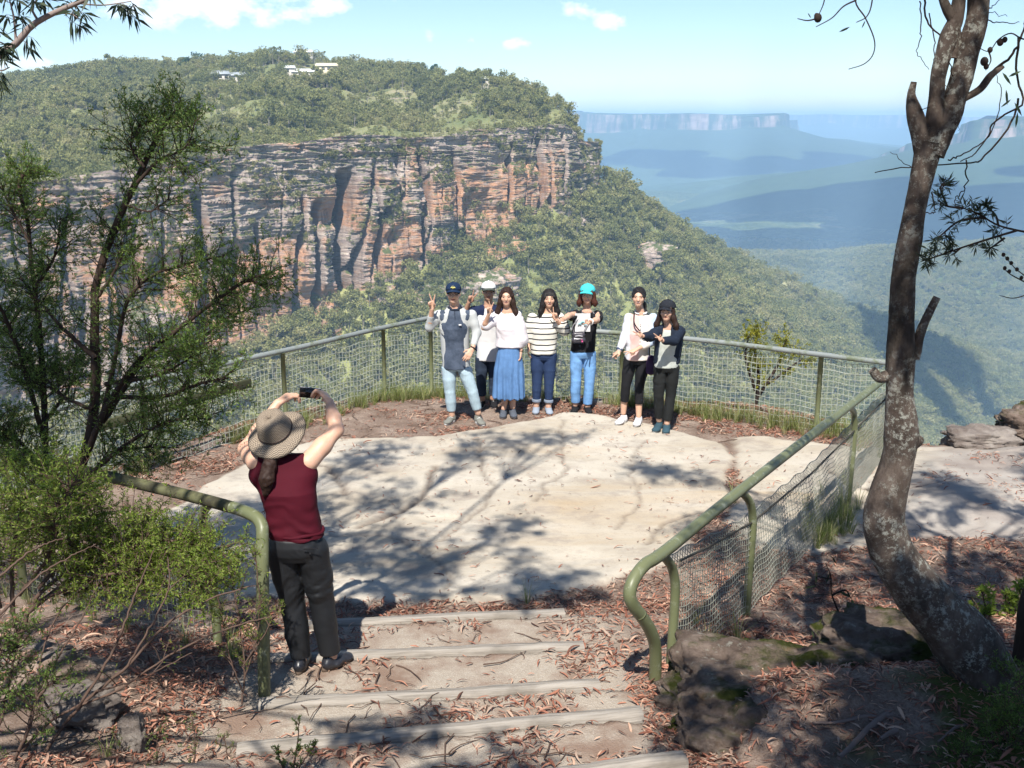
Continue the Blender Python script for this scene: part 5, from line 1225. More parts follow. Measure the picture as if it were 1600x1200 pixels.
m = Mat('pastel_shirt', .85, .2); sp = m.n('ShaderNodeSeparateXYZ'); m.L(m.co(), sp.inputs[0]); x_ = m.math('ADD', sp.outputs[0], m.math('MULTIPLY', m.noise(3, 2), .08))
x0 = ch[0]; c = m.mix(m.ramp(m.math('SUBTRACT', x_, x0-.08), [(0, 0), (.02, 1)]), (.60, .60, .64), (.64, .44, .40)); c = m.mix(m.ramp(m.math('SUBTRACT', x_, x0+.03), [(0, 0), (.02, 1)]), c, (.64, .60, .55)); c = m.mix(m.ramp(m.math('SUBTRACT', x_, x0+.15), [(0, 0), (.02, 1)]), c, (.42, .50, .62)); m.col(c)
s = SDF(.03); torso(s, pel, ch, nk, .15, .15, .150, .150, .115, low=-.04); s.chain([shL, (shL+elL)/2, elL, elL*.15+wrL*.85], [.060, .056, .054, .038]); s.chain([shR, (shR+elR)/2, elR, elR*.4+wrR*.6], [.060, .058, .056, .044])
sh_ = s.build('shirt', m.m, F.root, .008, disp=folds(.009, (8, 8, 7), 62), cuts=[(nk+V_(0, -.02, -.02), (0, -.3, 1))])
b = MB(); b.tube([nk+V_(.064*math.cos(t), .005+.060*math.sin(t), .0+.012*math.sin(t)) for t in np.linspace(-PI/2+.3, 1.5*PI-.3, 21)], .018, 7, flat=.6); b.build('collar', M_white, sh_)
MBT = flat('button_grey', (.3, .28, .27))
for i in range(7): b = MB(); b.tube([ch+V_(.005, -.126+.004*abs(i-3), .12-.05*i), ch+V_(.005, -.133+.004*abs(i-3), .12-.05*i)], .006, 8); b.build('button', MBT, sh_)
for w_, e in ((wrL, elL),): s = SDF(.01); s.cone(w_*.82+e*.18, w_*.94+e*.06, .042, .040, cut=[(w_*.82+e*.18, e-w_), (w_*.94+e*.06, w_-e)]); s.build('cuff', cloth_mat('cuff_navy', (.06, .08, .13)), sh_, .006)
jeans(F, M_black, pel, (hL, hR), (kL, kR), (aL, aR), .082, .056, .048, .140, .11, hem=.15, top=.0, seed=8, amp=.004, nm='leggings')
SW = cloth_mat('white_sneaker', (.58, .57, .58), .06)
for a, t in ((aL, V_(-.75, -1, 0)), (aR, V_(-.35, -1, 0))): shoe(F.root, a, t, SW, k=.97, gz_=F.g(a))
bo = J(1015, 568, -.06)+F.o; bg_ = empty('crossbody_bag', bo, 'dark purple cross-body bag hanging on a black strap beside the woman with the ponytail', 'bag')
s = SDF(.02); s.cone(V_(0, 0, -.09), V_(0, 0, .05), .045, .05); s.cone(V_(.03, 0, -.09), V_(.03, 0, .05), .045, .045); s.build('bag_body', cloth_mat('purple_bag', (.035, .020, .055), .4), bg_, .007, disp=folds(.006, (12, 12, 12), 66))
rel = F.o-bo; b = MB(); b.tube(spline([V_(0, -.01, .09), ch+rel+V_(.10, -.14, -.10), ch+rel+V_(.0, -.15, .04), ch+rel+V_(-.07, -.125, .14), shL+rel+V_(.055, -.035, .075), shL+rel+V_(.06, .06, .06)], 40), .014, 6, flat=.5); b.build('strap', M_black, bg_)

# ---- woman in black cap
F = Fig(1032, 672, 'woman in a black cap with long brown hair, navy jacket and black trousers'); J = F.J
pel, ch, nk, hc = J(1041, 568), J(1044, 536), J(1045, 508), J(1042, 487, -.04)
shL, shR = J(1029, 518, -.03), J(1062, 518, .02); elL, elR = J(1016, 526, -.14), J(1053, 532, -.20); wrL, wrR = J(1004, 525, -.26), J(1035, 532, -.32)
hL, hR = J(1032, 574), J(1051, 574); kL, kR = J(1029, 618, -.02), J(1048, 618, -.0); aL, aR = J(1030, 656, .02), J(1042, 661, -.03)
fh = V_(-.30, -1, -.02); s = SDF(.02); head_body(s, hc, fh, .95); s.cone(nk-V_(0, 0, .02), hc+V_(0, .02, -.05), .048, .044)
arm(s, shL, elL, wrL, .85); arm(s, shR, elR, wrR, .85); torso(s, pel, ch, nk, .13, .12, .11, .12, .08)
hand(s, wrL, J(994, 523, -.36)-wrL, V_(0, -.6, .6), 'V', .95, 1); hand(s, wrR, J(1025, 527, -.42)-wrR, V_(0, -.6, .6), 'V', .95, 1)
for h, k_, a in ((hL, kL, aL), (hR, kR, aR)): s.chain([h, k_, a], [.07, .05, .036])
s.build('body', SK, F.root, .0065); face_parts(F.root, hc, fh, .95, smile=False); hair(F.root, hc, fh, H_BROWN, .97, .20, 1.5, fringe=True)
cap_hat(F.root, hc, V_(-.5, -1, 0), cloth_mat('black_cap', (.018, .020, .026), .2), None, 1.06, brim=.065)
s = SDF(.03); torso(s, pel, ch, nk, .12, .125, .13, .14, .105, low=-.04); s.build('t_shirt', cloth_mat('grey_tee', (.42, .44, .40), .25, 60), F.root, .008, disp=folds(.006, seed=72), cuts=[(nk+V_(0, -.02, -.04), (0, -.3, 1))])
NJ = cloth_mat('navy_jacket', (.014, .020, .034), .25); s = SDF(.03)
s.loft([pel+V_(.01, .02, -.0), ch+V_(.01, .02, 0), nk+V_(.01, .015, -.06), nk+V_(0, .01, -.0)], [.155, .165, .165, .095], [.115, .118, .10, .065])
s.sub.append(('l', np.array([pel+V_(-.06, -.11, -.1), ch+V_(-.05, -.11, 0), nk+V_(-.02, -.07, .02)]), np.array([.065, .055, .045]), np.array([.16, .15, .10]), 0.0, .02, None, None))
s.chain([shL, (shL+elL)/2, elL, elL*.3+wrL*.7], [.064, .060, .056, .048]); s.chain([shR, (shR+elR)/2, elR, elR*.25+wrR*.75], [.066, .062, .060, .048])
s.build('jacket', NJ, F.root, .008, disp=folds(.009, (9, 9, 9), 75))
jeans(F, cloth_mat('black_jeans', (.016, .017, .017), .35), pel, (hL, hR), (kL, kR), (aL, aR), .082, .058, .050, .142, .11, hem=.03, top=-.02, seed=9, amp=.006)
for a, t in ((aL, V_(-.55, -1, 0)), (aR, V_(-.25, -1, 0))): shoe(F.root, a, t, cloth_mat('teal_shoe', (.035, .07, .09)), k=.95, gz_=F.g(a))

# ================= the photographer =================
F = Fig(497, 1047, 'woman seen from behind in woven sun hat and maroon sleeveless top, taking the photo', .26); J = F.J
pel, ch, nk, hc = J(464, 842, .0), J(449, 765, .02), J(441, 712, .06), J(431, 676, .12)
shL, shR = J(401, 722, .05), J(482, 722, .06); elL, elR = J(383, 702, .26), J(526, 672, .22); wrL, wrR = J(434, 630, .42), J(515, 628, .36)
hL, hR = J(441, 858), J(487, 860); kL, kR = J(458, 942, .03), J(503, 940, .03); aL, aR = J(469, 1031, .0), J(517, 1024, .03)
up_ = V_(-.05, 1, .10); s = SDF(.02)
head_body(s, hc, up_, 1.0); s.cone(nk-V_(0, 0, .02), hc+V_(0, -.02, -.05), .056, .052)
for sh_, el, wr in ((shL, elL, wrL), (shR, elR, wrR)): s.chain([sh_, sh_*.5+el*.5, el, el*.6+wr*.4, wr], [.062, .053, .041, .042, .027], k=.03)
torso(s, pel, ch, nk, .155, .145, .135, .15, .10)
ph_c = J(484.5, 614, .50); 
hand(s, wrL, J(456, 616, .50)-wrL, V_(.3, .3, -1), 'hold', 1.18, 1); hand(s, wrR, J(503, 612, .44)-wrR, V_(-.8, .5, -.2), 'hold', 1.18, -1)
for h, k_, a in ((hL, kL, aL), (hR, kR, aR)): s.chain([h, k_, a], [.08, .055, .042])
s.build('body', SK3, F.root, .006); face_parts(F.root, hc, up_, 1.0, smile=False)
# hat, tipped towards us
Rh = frame(V_(-.05, 1, 0))@rotm('X', .55)@rotm('Y', -.22); Hc = J(431, 674, .07)
def HP(x, y, z): return Hc+Rh@V_(x, y, z)
m = Mat('woven_straw', .75, .25); uvz = m.attr('weave', 'Vector'); sx = m.n('ShaderNodeSeparateXYZ'); m.L(uvz, sx.inputs[0])
zig = m.math('ADD', m.math('MULTIPLY', sx.outputs[1], 42.0), m.math('MULTIPLY', m.math('PINGPONG', m.math('MULTIPLY', sx.outputs[0], 60.0), 1.0), .9)); stp = m.ramp(m.math('FRACT', zig), [(.38, 0), (.5, 1), (.92, 1), (1, 0)])
m.col(m.mix(stp, (.10, .075, .055), m.mix(m.noise(20, 3), (.28, .225, .165), (.38, .31, .235)))); m.bump(stp, .5, .003); M_straw = m.m
def lathe_hat(prof, name, par, mat, dent=0):
    n = 96; th = np.linspace(0, 2*PI, n+1); V = []; W_ = []; arc = 0; lp = None
    for r, z in prof:
        arc += 0 if lp is None else math.hypot(r-lp[0], z-lp[1]); lp = (r, z)
        for t in th:
            rr_ = r*(1+.04*math.sin(2*t+.6)*(r > .12)); zz = z+(.018*math.sin(2*t+.8)*max(0, (r-.1)/.09) if r > .1 else 0)-dent*math.exp(-((r*math.cos(t))/.03)**2)*max(0, 1-r/.09)
            V.append(HP(rr_*math.cos(t), rr_*1.08*math.sin(t), zz)); W_.append((t/(2*PI), arc*2.2, 0))
    V = np.array(V).reshape(len(prof), n+1, 3); b = MB(); b.grid(V[:, ::-1]); o = b.build(name, mat, par)
    a = o.data.attributes.new('weave', 'FLOAT_VECTOR', 'POINT'); a.data.foreach_set('vector', np.array(W_, np.float32).reshape(len(prof), n+1, 3)[:, ::-1].ravel()); return o
hat = tag(lathe_hat([(.001, .142), (.03, .141), (.062, .132), (.082, .108), (.092, .072), (.098, .030), (.101, .008), (.107, .0), (.120, -.004), (.138, -.008), (.154, -.014), (.166, -.022), (.173, -.030)], 'hat_crown', F.root, M_straw, .03))
sf = hat.modifiers.new('thick', 'SOLIDIFY'); sf.thickness = .004; sf.offset = -1; hat.name = 'sun_hat'
b = MB(); b.tube([HP(.0995*math.cos(t), .0995*1.08*math.sin(t), .018) for t in np.linspace(0, 2*PI, 60)], .011, 6, cap=False, flat=.35); b.build('hat_band', flat('hat_band_brown', (.045, .028, .022)), hat)
b = MB(); b.tube([HP(.173*(1+.04*math.sin(2*t+.6))*math.cos(t), .173*1.08*(1+.04*math.sin(2*t+.6))*math.sin(t), -.030+.018*math.sin(2*t+.8)*.811) for t in np.linspace(0, 2*PI, 90)], .0042, 6, cap=False); b.build('brim_edge', flat('brim_edge_brown', (.07, .05, .038)), hat)
s = SDF(.015); s.ell(hc+V_(0, -.02, -.0), (.082, .09, .10)); s.chain([hc+V_(.0, -.085, -.06), J(421, 727, -.05), J(417, 748, -.09), J(415, 770, -.09)], [.045, .042, .046, .022]); s.build('hair', H_BROWN, F.root, .006, disp=lambda Q: .010*fbm(Q[:, 0]*45, Q[:, 1]*45, Q[:, 2]*30, 3, 3))
m = Mat('maroon_satin', .8, .15); c = m.mix(m.noise(3, 3), (.038, .002, .006), (.080, .006, .015)); m.col(c); M_mar = m.m
s = SDF(.03); torso(s, pel+V_(0, 0, .05), ch, nk, .158, .172, .160, .168, .122, low=-.03)
s.cone(shL+V_(.035, 0, .0), shR-V_(.035, 0, .0), .060, .060, k=.05); s.cone(shL+V_(.02, -.01, -.08), shR-V_(.02, .01, .08), .07, .07, k=.05)
def tfold(P): zz = P[:, 2]; return .010*np.sin(zz*62+26*np.abs(P[:, 0]-ch[0])+9*fbm(P[:, 0]*5, P[:, 1]*5, zz*4, 81, 3))*sstep(-.4, .5, fbm(P[:, 0]*7, P[:, 1]*7, zz*6, 83, 2))*sstep(ch[2]+.02, pel[2]+.06, zz)+.008*fbm(P[:, 0]*6, P[:, 1]*6, zz*5, 82, 3)
top = s.build('top', M_mar, F.root, .0065, disp=tfold, cuts=[(nk+V_(0, 0, .012), (0, .2, 1))])
b = MB(); hz0 = J(461, 829, 0); b.tube([hz0+V_(.170*math.cos(t), .004+.125*math.sin(t), .004*math.sin(5*t)) for t in np.linspace(0, 2*PI, 40)], .012, 7, cap=False); b.build('hem', M_mar, top)
MT = Mat('black_trousers', .55, .35); MT.col(MT.mix(MT.noise(5, 4), (.006, .007, .008), (.017, .018, .021)))
def tf2(P): return folds(.009, (7, 7, 12), 85)(P)
jeans(F, MT.m, J(462, 838), (hL, hR), (kL, kR), (aL, aR), .104, .078, .064, .165, .138, hem=.02, top=.015, seed=85, amp=.014, vox=.007)
b = MB(); q = J(485, 866, -.125); b.box(q, (.012, .006, .02)); b.tube([J(474, 858, -.15), J(497, 857, -.13)], .003, 5); b.build('back_pocket', M_black, F.root)
SH = flat('dark_leather', (.02, .02, .024), .35, .5)
for a, t in ((aL, V_(.05, 1, 0)), (aR, V_(.9, 1, 0))): shoe(F.root, a, t, SH, flat('brown_sole', (.10, .07, .05)), lace=False, k=1.0, gz_=F.g(a))
# phone held in both hands
pr = empty('phone', F.o+ph_c, 'black phone held up sideways in both hands of the photographer', 'phone')
Rp = frame(V_(.0, 1, .05))@rotm('Y', .10)
b = MB(); b.box((0, 0, 0), (.138, .009, .069), Rp); ob = b.build('phone_body', flat('phone_dark', (.02, .02, .022), .25, .5), pr, smooth=False); bv = ob.modifiers.new('b', 'BEVEL'); bv.width = .004; bv.segments = 3
b = MB(); b.box(Rp@V_(0, -.0052, 0), (.124, .002, .060), Rp); b.build('phone_screen', flat('screen_glass', (.008, .008, .01), .12, .6), pr, smooth=False)
b = MB(); b.tube([Rp@V_(-.066, -.0, .035), Rp@V_(.066, -.0, .035)], .0022, 5); b.build('metal_edge', flat('phone_edge', (.55, .55, .56), .3), pr)
# ================= trees, shrubs, rocks, litter =================
def PX(y, pts, dy=None):
    return np.array([at_y(a, b, y+(0 if dy is None else dy[i])) for i, (a, b) in enumerate(pts)])
m = Mat('lichen_bark', .9, .15); co = m.co((1, 1, .45))
c = m.ramp(m.noise(9, 7, co, .7), [(.3, (.04, .030, .024)), (.5, (.105, .08, .065)), (.7, (.20, .16, .13))])
c = m.mix(m.math('MULTIPLY', m.ramp(m.noise(30, 7, m.co(), .8), [(.51, 0), (.58, .9)]), m.ramp(m.noise(4.5, 4, m.co()), [(.38, 0), (.55, 1)])), c, (.36, .36, .31))
c = m.mix(m.ramp(m.noise(5, 5, co), [(.54, 0), (.68, .85)]), c, (.03, .025, .02)); m.col(c); m.bump(m.noise(34, 8, co, .8), 1.0, .02); M_bark = m.m
m = Mat('dark_bark', .9, .1); m.col(m.mix(m.noise(20, 6, m.co((1, 1, .3)), .7), (.018, .013, .010), (.075, .052, .04))); m.bump(m.noise(40, 6, m.co((1, 1, .3))), .8, .01); M_dbark = m.m
M_twig = flat('twig_brown', (.10, .065, .05), .85, .1, .35, 20); M_twigd = flat('twig_dark', (.035, .026, .022), .85, .1, .3, 20)
M_tea = leaf_mat('tea_tree_leaf', ((.06, .11, .018), (.10, .17, .032), (.16, .25, .05), (.23, .31, .07)), .5)
M_bright = leaf_mat('bright_leaf', ((.12, .19, .02), (.20, .30, .035), (.28, .37, .06), (.38, .45, .10), (.16, .24, .035)), .6)
M_gum = leaf_mat('gum_leaf', ((.045, .075, .035), (.08, .115, .05), (.12, .15, .07)), .35)
M_dgum = leaf_mat('dark_gum_leaf', ((.02, .032, .020), (.04, .058, .03), (.06, .08, .04)), .3)
M_grass = leaf_mat('grass_blade', ((.10, .15, .03), (.20, .25, .06), (.32, .32, .14), (.45, .40, .22)), .35)
M_yel = leaf_mat('yellow_leaf', ((.16, .19, .02), (.30, .30, .03), (.38, .33, .04)), .45)

def rough_tube(pts, r, n=14, m_=90, amp=.12, seed=1, fr=6):
    P = spline(np.concatenate([np.asarray(pts, float), np.asarray(r, float)[:, None]], 1), m_); b = MB(); b.tube(P[:, :3], P[:, 3], n); V = b.v[0]
    c = np.concatenate([np.repeat(P[:, :3], n, 0), P[[0, -1], :3]]); rr_ = np.concatenate([np.repeat(P[:, 3], n), P[[0, -1], 3]])
    d = V-c; V = c+d*(1+amp*fbm(V[:, 0]*fr, V[:, 1]*fr, V[:, 2]*fr, seed, 4)[:, None]*1.6); b.v[0] = V; return b
def side_twigs(path, n, ln, rg, t0=.25, up=.3, spread=.9, bend=.3):
    """twigs leaving a path: list of (4,3) arrays"""
    P = np.asarray(path); k = rg.uniform(t0, 1, n)*(len(P)-1); i = np.minimum(k.astype(int), len(P)-2); f = (k-i)[:, None]; s0 = P[i]*(1-f)+P[i+1]*f
    T = P[i+1]-P[i]; T /= np.linalg.norm(T, axis=1)[:, None]; q = rg.normal(size=(n, 3)); q -= (q*T).sum(1)[:, None]*T; q /= np.linalg.norm(q, axis=1)[:, None]
    d = T*(1-spread*.6)+q*spread+np.array((0, 0, up)); d /= np.linalg.norm(d, axis=1)[:, None]; L_ = (ln*rg.uniform(.45, 1.15, n)*(1.1-.5*k/len(P)))[:, None]
    p1 = s0+d*L_*.35; d2 = d+rg.normal(0, bend, (n, 3)); d2 /= np.linalg.norm(d2, axis=1)[:, None]; p2 = p1+d2*L_*.35; d3 = d2+rg.normal(0, bend, (n, 3))+np.array((0, 0, up*.3)); d3 /= np.linalg.norm(d3, axis=1)[:, None]
    return np.stack([s0, p1, p2, p2+d3*L_*.3], 1)
def blades_on(tw, per, ln, wd, rg, t0=.1, fwd=.55, droop=0.0, cup=False):
    """leaf blades along twigs (n,4,3)"""
    n = len(tw); k = rg.uniform(t0*3, 3, (n, per)); i = np.minimum(k.astype(int), 2); f = (k-i)[..., None]; ar = np.arange(n)[:, None]
    s0 = tw[ar, i]*(1-f)+tw[ar, i+1]*f; T = tw[ar, i+1]-tw[ar, i]; T /= np.linalg.norm(T, axis=-1)[..., None]+1e-9
    q = rg.normal(size=s0.shape); q -= (q*T).sum(-1)[..., None]*T; q /= np.linalg.norm(q, axis=-1)[..., None]
    d = T*fwd+q*(1-fwd*.5)+np.array((0, 0, -droop)); d /= np.linalg.norm(d, axis=-1)[..., None]; s_ = np.cross(d, rg.normal(size=d.shape)); s_ /= np.linalg.norm(s_, axis=-1)[..., None]
    L_ = ln*rg.uniform(.6, 1.25, s0.shape[:2])[..., None]; w = wd*L_/ln
    V = np.stack([s0, s0+d*L_*.45+s_*w*.5, s0+d*L_+np.array((0, 0, -droop*.2))*L_, s0+d*L_*.45-s_*w*.5], 2).reshape(-1, 3); return V, np.arange(len(V)).reshape(-1, 4)
def foliage_obj(name, parts, mat, root):
    b = MB()
    for V, Q in parts: b.add(V, Q)
    return b.build(name, mat, root, smooth=False)
def twig_mb(b, tw, r0, r1=.4, n=4):
    for t in tw: b.tube(t, [r0, r0*.75, r0*.55, r0*r1], n, cap=False)

# ---- the leaning tree on the right
g_ = .56
T0 = PX(5.3, [(1560, 1130), (1545, 1080), (1510, 1010), (1462, 955), (1420, 905), (1393, 860), (1380, 815), (1388, 770), (1402, 720), (1409, 680), (1406, 620), (1407, 560), (1409, 490), (1412, 430), (1422, 370), (1433, 310), (1444, 262), (1453, 222)])
R0 = np.array([66, 60, 56, 48, 42, 37, 34, 29, 27, 29, 23, 23, 20, 19, 18.5, 18, 19, 21])/1700*5.2
tr = empty('gum_tree', T0[1]+np.array((0, 0, -.1)), 'curved lichen-spotted gum tree trunk rising beside the right handrail', 'tree')
b = rough_tube(T0, R0, 22, 200, .10, 3, 5)
for pts, rs, sd_ in (([(1446, 262), (1438, 215), (1430, 180), (1424, 150), (1428, 128)], [15, 15, 14, 8, 5], 4),
                     ([(1452, 235), (1462, 170), (1466, 120), (1482, 60), (1496, 20), (1500, -60), (1490, -160)], [15, 13, 12, 14, 11, 9, 5], 5),
                     ([(1456, 240), (1482, 185), (1500, 130), (1513, 75), (1526, 25), (1532, -60), (1550, -200), (1570, -420)], [22, 19, 18, 18, 17, 15, 11, 5], 6),
                     ([(1486, 90), (1494, 50), (1478, 10), (1462, -30)], [9, 8, 7, 5], 7),
                     ([(1498, 158), (1530, 140), (1548, 118), (1568, 104)], [6, 6, 6, 3], 8),
                     ([(1408, 600), (1392, 588), (1374, 590), (1363, 578)], [15, 12, 9, 7], 9),
                     ([(1426, 560), (1440, 515), (1452, 488), (1464, 464)], [11, 8, 7, 6], 10),
                     ([(1420, 690), (1434, 688), (1442, 686)], [20, 12, 5], 11)):
    q = rough_tube(PX(5.3, pts), np.array(rs)/1700*5.0, 12, 40, .14, sd_, 8); b.add(q.v[0], q.q[0], q.t[0])
b.build('trunk', M_bark, tr)
b = MB(); rg = np.random.default_rng(11)
for pts, w0 in (([(1548, 118), (1580, 85), (1600, 40), (1612, 0)], 3), ([(1585, 60), (1588, 120), (1590, 160), (1560, 190), (1545, 215), (1520, 240), (1500, 252)], 2.4), ([(1590, 155), (1585, 185), (1560, 215), (1530, 250), (1510, 253), (1440, 260), (1395, 262), (1368, 268)], 2.2),
                ([(1512, 250), (1508, 290), (1498, 310), (1494, 325)], 1.5), ([(1470, 235), (1430, 262), (1392, 238)], 1.2), ([(1480, 250), (1510, 242), (1548, 210), (1562, 150), (1555, 118)], 1.5), ([(1442, -10), (1452, 30), (1475, 60), (1480, 100), (1490, 140)], 2.0), ([(1440, 0), (1442, 50), (1437, 80), (1447, 110)], 1.3),
                ([(1450, 20), (1462, 70), (1460, 110), (1480, 140)], 1.3), ([(1530, 20), (1560, 32), (1600, 34)], 1.6), ([(1515, 12), (1540, 15), (1565, 0)], 1.6), ([(1495, 60), (1520, 35), (1545, 20), (1580, 25)], 1.2), ([(1456, 300), (1455, 330), (1448, 332)], 1.5), ([(1425, 172), (1480, 170), (1500, 205)], .9)):
    P = spline(PX(5.3, pts)+rg.normal(0, .03, (len(pts), 3))*np.array((0, 1, 0)), 24); P += .003*rg.normal(size=P.shape); b.tube(P, np.linspace(w0, w0*.4, 24)/1700*4.4, 5, cap=False)
b.build('branchlets', M_twigd, tr)
def crown(rg, centre, rad, ncl, per, mat, root, ln=.10, wd=.018, clr=(.35, .6), tw_r=.006, nm='crown', sparse=1.0, flatz=.6):
    """clusters of leaves spread through a volume, joined by limbs"""
    b = MB(); parts = []
    for i in range(ncl):
        p = rg.normal(size=3); p /= np.linalg.norm(p); p = centre+p*rad*rg.uniform(.35, 1)**.6*np.array((1, 1, flatz)); r = rg.uniform(*clr)
        base = centre+(p-centre)*.25-np.array((0, 0, rad*.2)); mid = (base+p)/2+rg.normal(0, .15, 3); path = spline([base, mid, p], 8); b.tube(path, np.linspace(tw_r*3.5, tw_r, 8), 5, cap=False)
        tw = side_twigs(path, 10, r*1.1, rg, .6, .1); twig_mb(b, tw, tw_r*.6); parts.append(blades_on(tw, per, ln, wd, rg, .25, .5, .5))
    cr = foliage_obj(nm, parts, mat, root); b.build('limbs', M_twigd, cr); return cr
top = at_y(1545, -330, 5.3)
crown(np.random.default_rng(2), top+np.array((.1, -.4, .7)), 1.2, 18, 22, M_gum, tr)
localize(tr)

# hanging twigs with gumnuts from the tree above (top, right of centre)
def hanging(root, y, paths, nuts, leaves, w0=2.2, mat=M_twigd, lm=M_dgum):
    b = MB()
    for pts in paths: P = spline(PX(y, pts), 26); b.tube(P, np.linspace(w0, w0*.45, 26)/1700*y, 5, cap=False)
    b.build('twigs', mat, root)
    b = MB(); u, v = np.meshgrid(np.linspace(0, PI, 7), np.linspace(0, 2*PI, 11), indexing='ij')
    for (a, c_, r) in nuts: q = r/1700*y; b.grid(np.stack([q*np.sin(u)*np.cos(v), q*np.sin(u)*np.sin(v), q*1.15*np.cos(u)], -1)+at_y(a, c_, y))
    if nuts: b.build('seed_pods', M_twigd, root)
    b = MB()
    for (a, c_, ang, ln) in leaves:
        p = at_y(a, c_, y); L_ = ln/1700*y; d = np.array((math.cos(ang), .2, -math.sin(ang))); s_ = np.array((math.sin(ang), .3, math.cos(ang)))*.17
        V = [p, p+d*L_*.3+s_*L_*.6, p+d*L_*.65+s_*L_*.55, p+d*L_, p+d*L_*.65-s_*L_*.45, p+d*L_*.3-s_*L_*.45]; b.add(V, [(0, 1, 4, 5), (1, 2, 3, 4)])
    if leaves: b.build('leaves', lm, root, smooth=False)
h1 = empty('hanging_branch', at_y(1330, -60, 5.0), 'thin drooping twigs with a round seed pod hanging into the sky', 'branch')
hanging(h1, 5.0, [[(1292, -40), (1288, 0), (1280, 22)], [(1280, 28), (1262, 32), (1246, 29)], [(1338, -60), (1336, 0), (1352, 28), (1366, 62), (1364, 85), (1350, 100), (1326, 108)], [(1338, 0), (1318, 10), (1300, 28), (1275, 42)], [(1366, -40), (1362, 5), (1354, 26), (1338, 35)]], [(1278, 28, 6), (1276, 25, 4)], [(1262, 20, .9, 10), (1328, 42, 2.7, 17), (1352, 32, 1.9, 12)], 1.4)
h2 = empty('seed_branch', at_y(1600, 60, 4.8), 'thin twig with dark seed pods and pale leaves at the top right edge', 'branch')
hanging(h2, 4.8, [[(1640, 20), (1605, 60), (1580, 52), (1560, 62), (1545, 80), (1525, 72)], [(1545, 80), (1548, 95), (1540, 110)]], [(1563, 66, 5), (1570, 62, 4), (1538, 96, 6), (1541, 104, 4), (1547, 78, 4)], [(1566, 113, .8, 26), (1572, 140, 1.3, 24), (1585, 160, .9, 26), (1590, 175, 1.5, 24), (1576, 120, -.4, 22), (1580, 155, 2.4, 18)], 1.4, lm=M_gum)
h3 = empty('budding_twig', at_y(1600, 440, 4.8), 'bare reddish twig with buds at the right edge above the valley', 'branch')
hanging(h3, 4.8, [[(1650, 470), (1600, 430), (1585, 418), (1566, 395)], [(1600, 440), (1578, 428), (1568, 418)], [(1640, 445), (1590, 465), (1562, 462)]], [(1568, 398, 3), (1574, 404, 3), (1580, 411, 3), (1570, 419, 3), (1577, 424, 3), (1589, 421, 3), (1596, 434, 3)], [], 1.2)
rg = np.random.default_rng(21)
h4 = empty('needle_branch', at_y(1640, 370, 5.0), 'branch with tufts of dark narrow leaves crossing right of the trunk', 'branch')
br = [PX(5.0, p) for p in ([(1660, 372), (1600, 362), (1560, 352), (1530, 335), (1505, 325)], [(1590, 360), (1550, 372), (1500, 388), (1460, 402), (1440, 408)], [(1560, 352), (1555, 335), (1535, 318)], [(1505, 325), (1480, 322), (1465, 312)], [(1540, 340), (1500, 345), (1470, 368), (1462, 372)], [(1500, 388), (1490, 398)], [(1570, 372), (1545, 390)], [(1480, 322), (1470, 295), (1476, 285)])]
b = MB(); parts = []
for P in br:
    S_ = spline(P, 16); b.tube(S_, np.linspace(.006, .003, 16), 5, cap=False)
    tw = side_twigs(S_, int(4+np.linalg.norm(P[-1]-P[0])*22), .07, rg, .35, .15, 1.0); twig_mb(b, tw, .0022); parts.append(blades_on(tw, 16, .045, .0065, rg, .25, .45))
b.build('twigs', M_twigd, h4); foliage_obj('leaves', parts, M_dgum, h4)
for h_ in (h1, h2, h3, h4): localize(h_)
# gum branch at top left
h5 = empty('gum_branch', at_y(-40, 90, 5.0), 'gum branch with drooping leaves in the top left corner', 'branch')
b = MB(); parts = []
for pts, w_ in (([(-60, 130), (0, 85), (25, 68), (50, 40), (85, 20), (120, 5), (160, -12)], 6), ([(25, 68), (22, 30), (15, 0)], 2), ([(60, 34), (50, 10), (70, -10)], 2), ([(85, 20), (110, 22), (125, 30)], 1.6), ([(-30, 100), (0, 110), (15, 105)], 1.6), ([(-40, 60), (0, 66), (12, 75)], 1.6), ([(120, 5), (160, 8), (205, 2)], 1.4)):
    S_ = spline(PX(5.0, pts), 16); b.tube(S_, np.linspace(w_, w_*.5, 16)/1700*5.2, 6, cap=False)
    tw = side_twigs(S_, 5, .13, rg, .3, -.1, 1.0); twig_mb(b, tw, .0018); parts.append(blades_on(tw, 8, .075, .013, rg, .3, .4, .7))
b.build('limb', flat('smooth_grey_bark', (.24, .19, .17), .7), h5); foliage_obj('leaves', parts, M_dgum, h5); localize(h5)

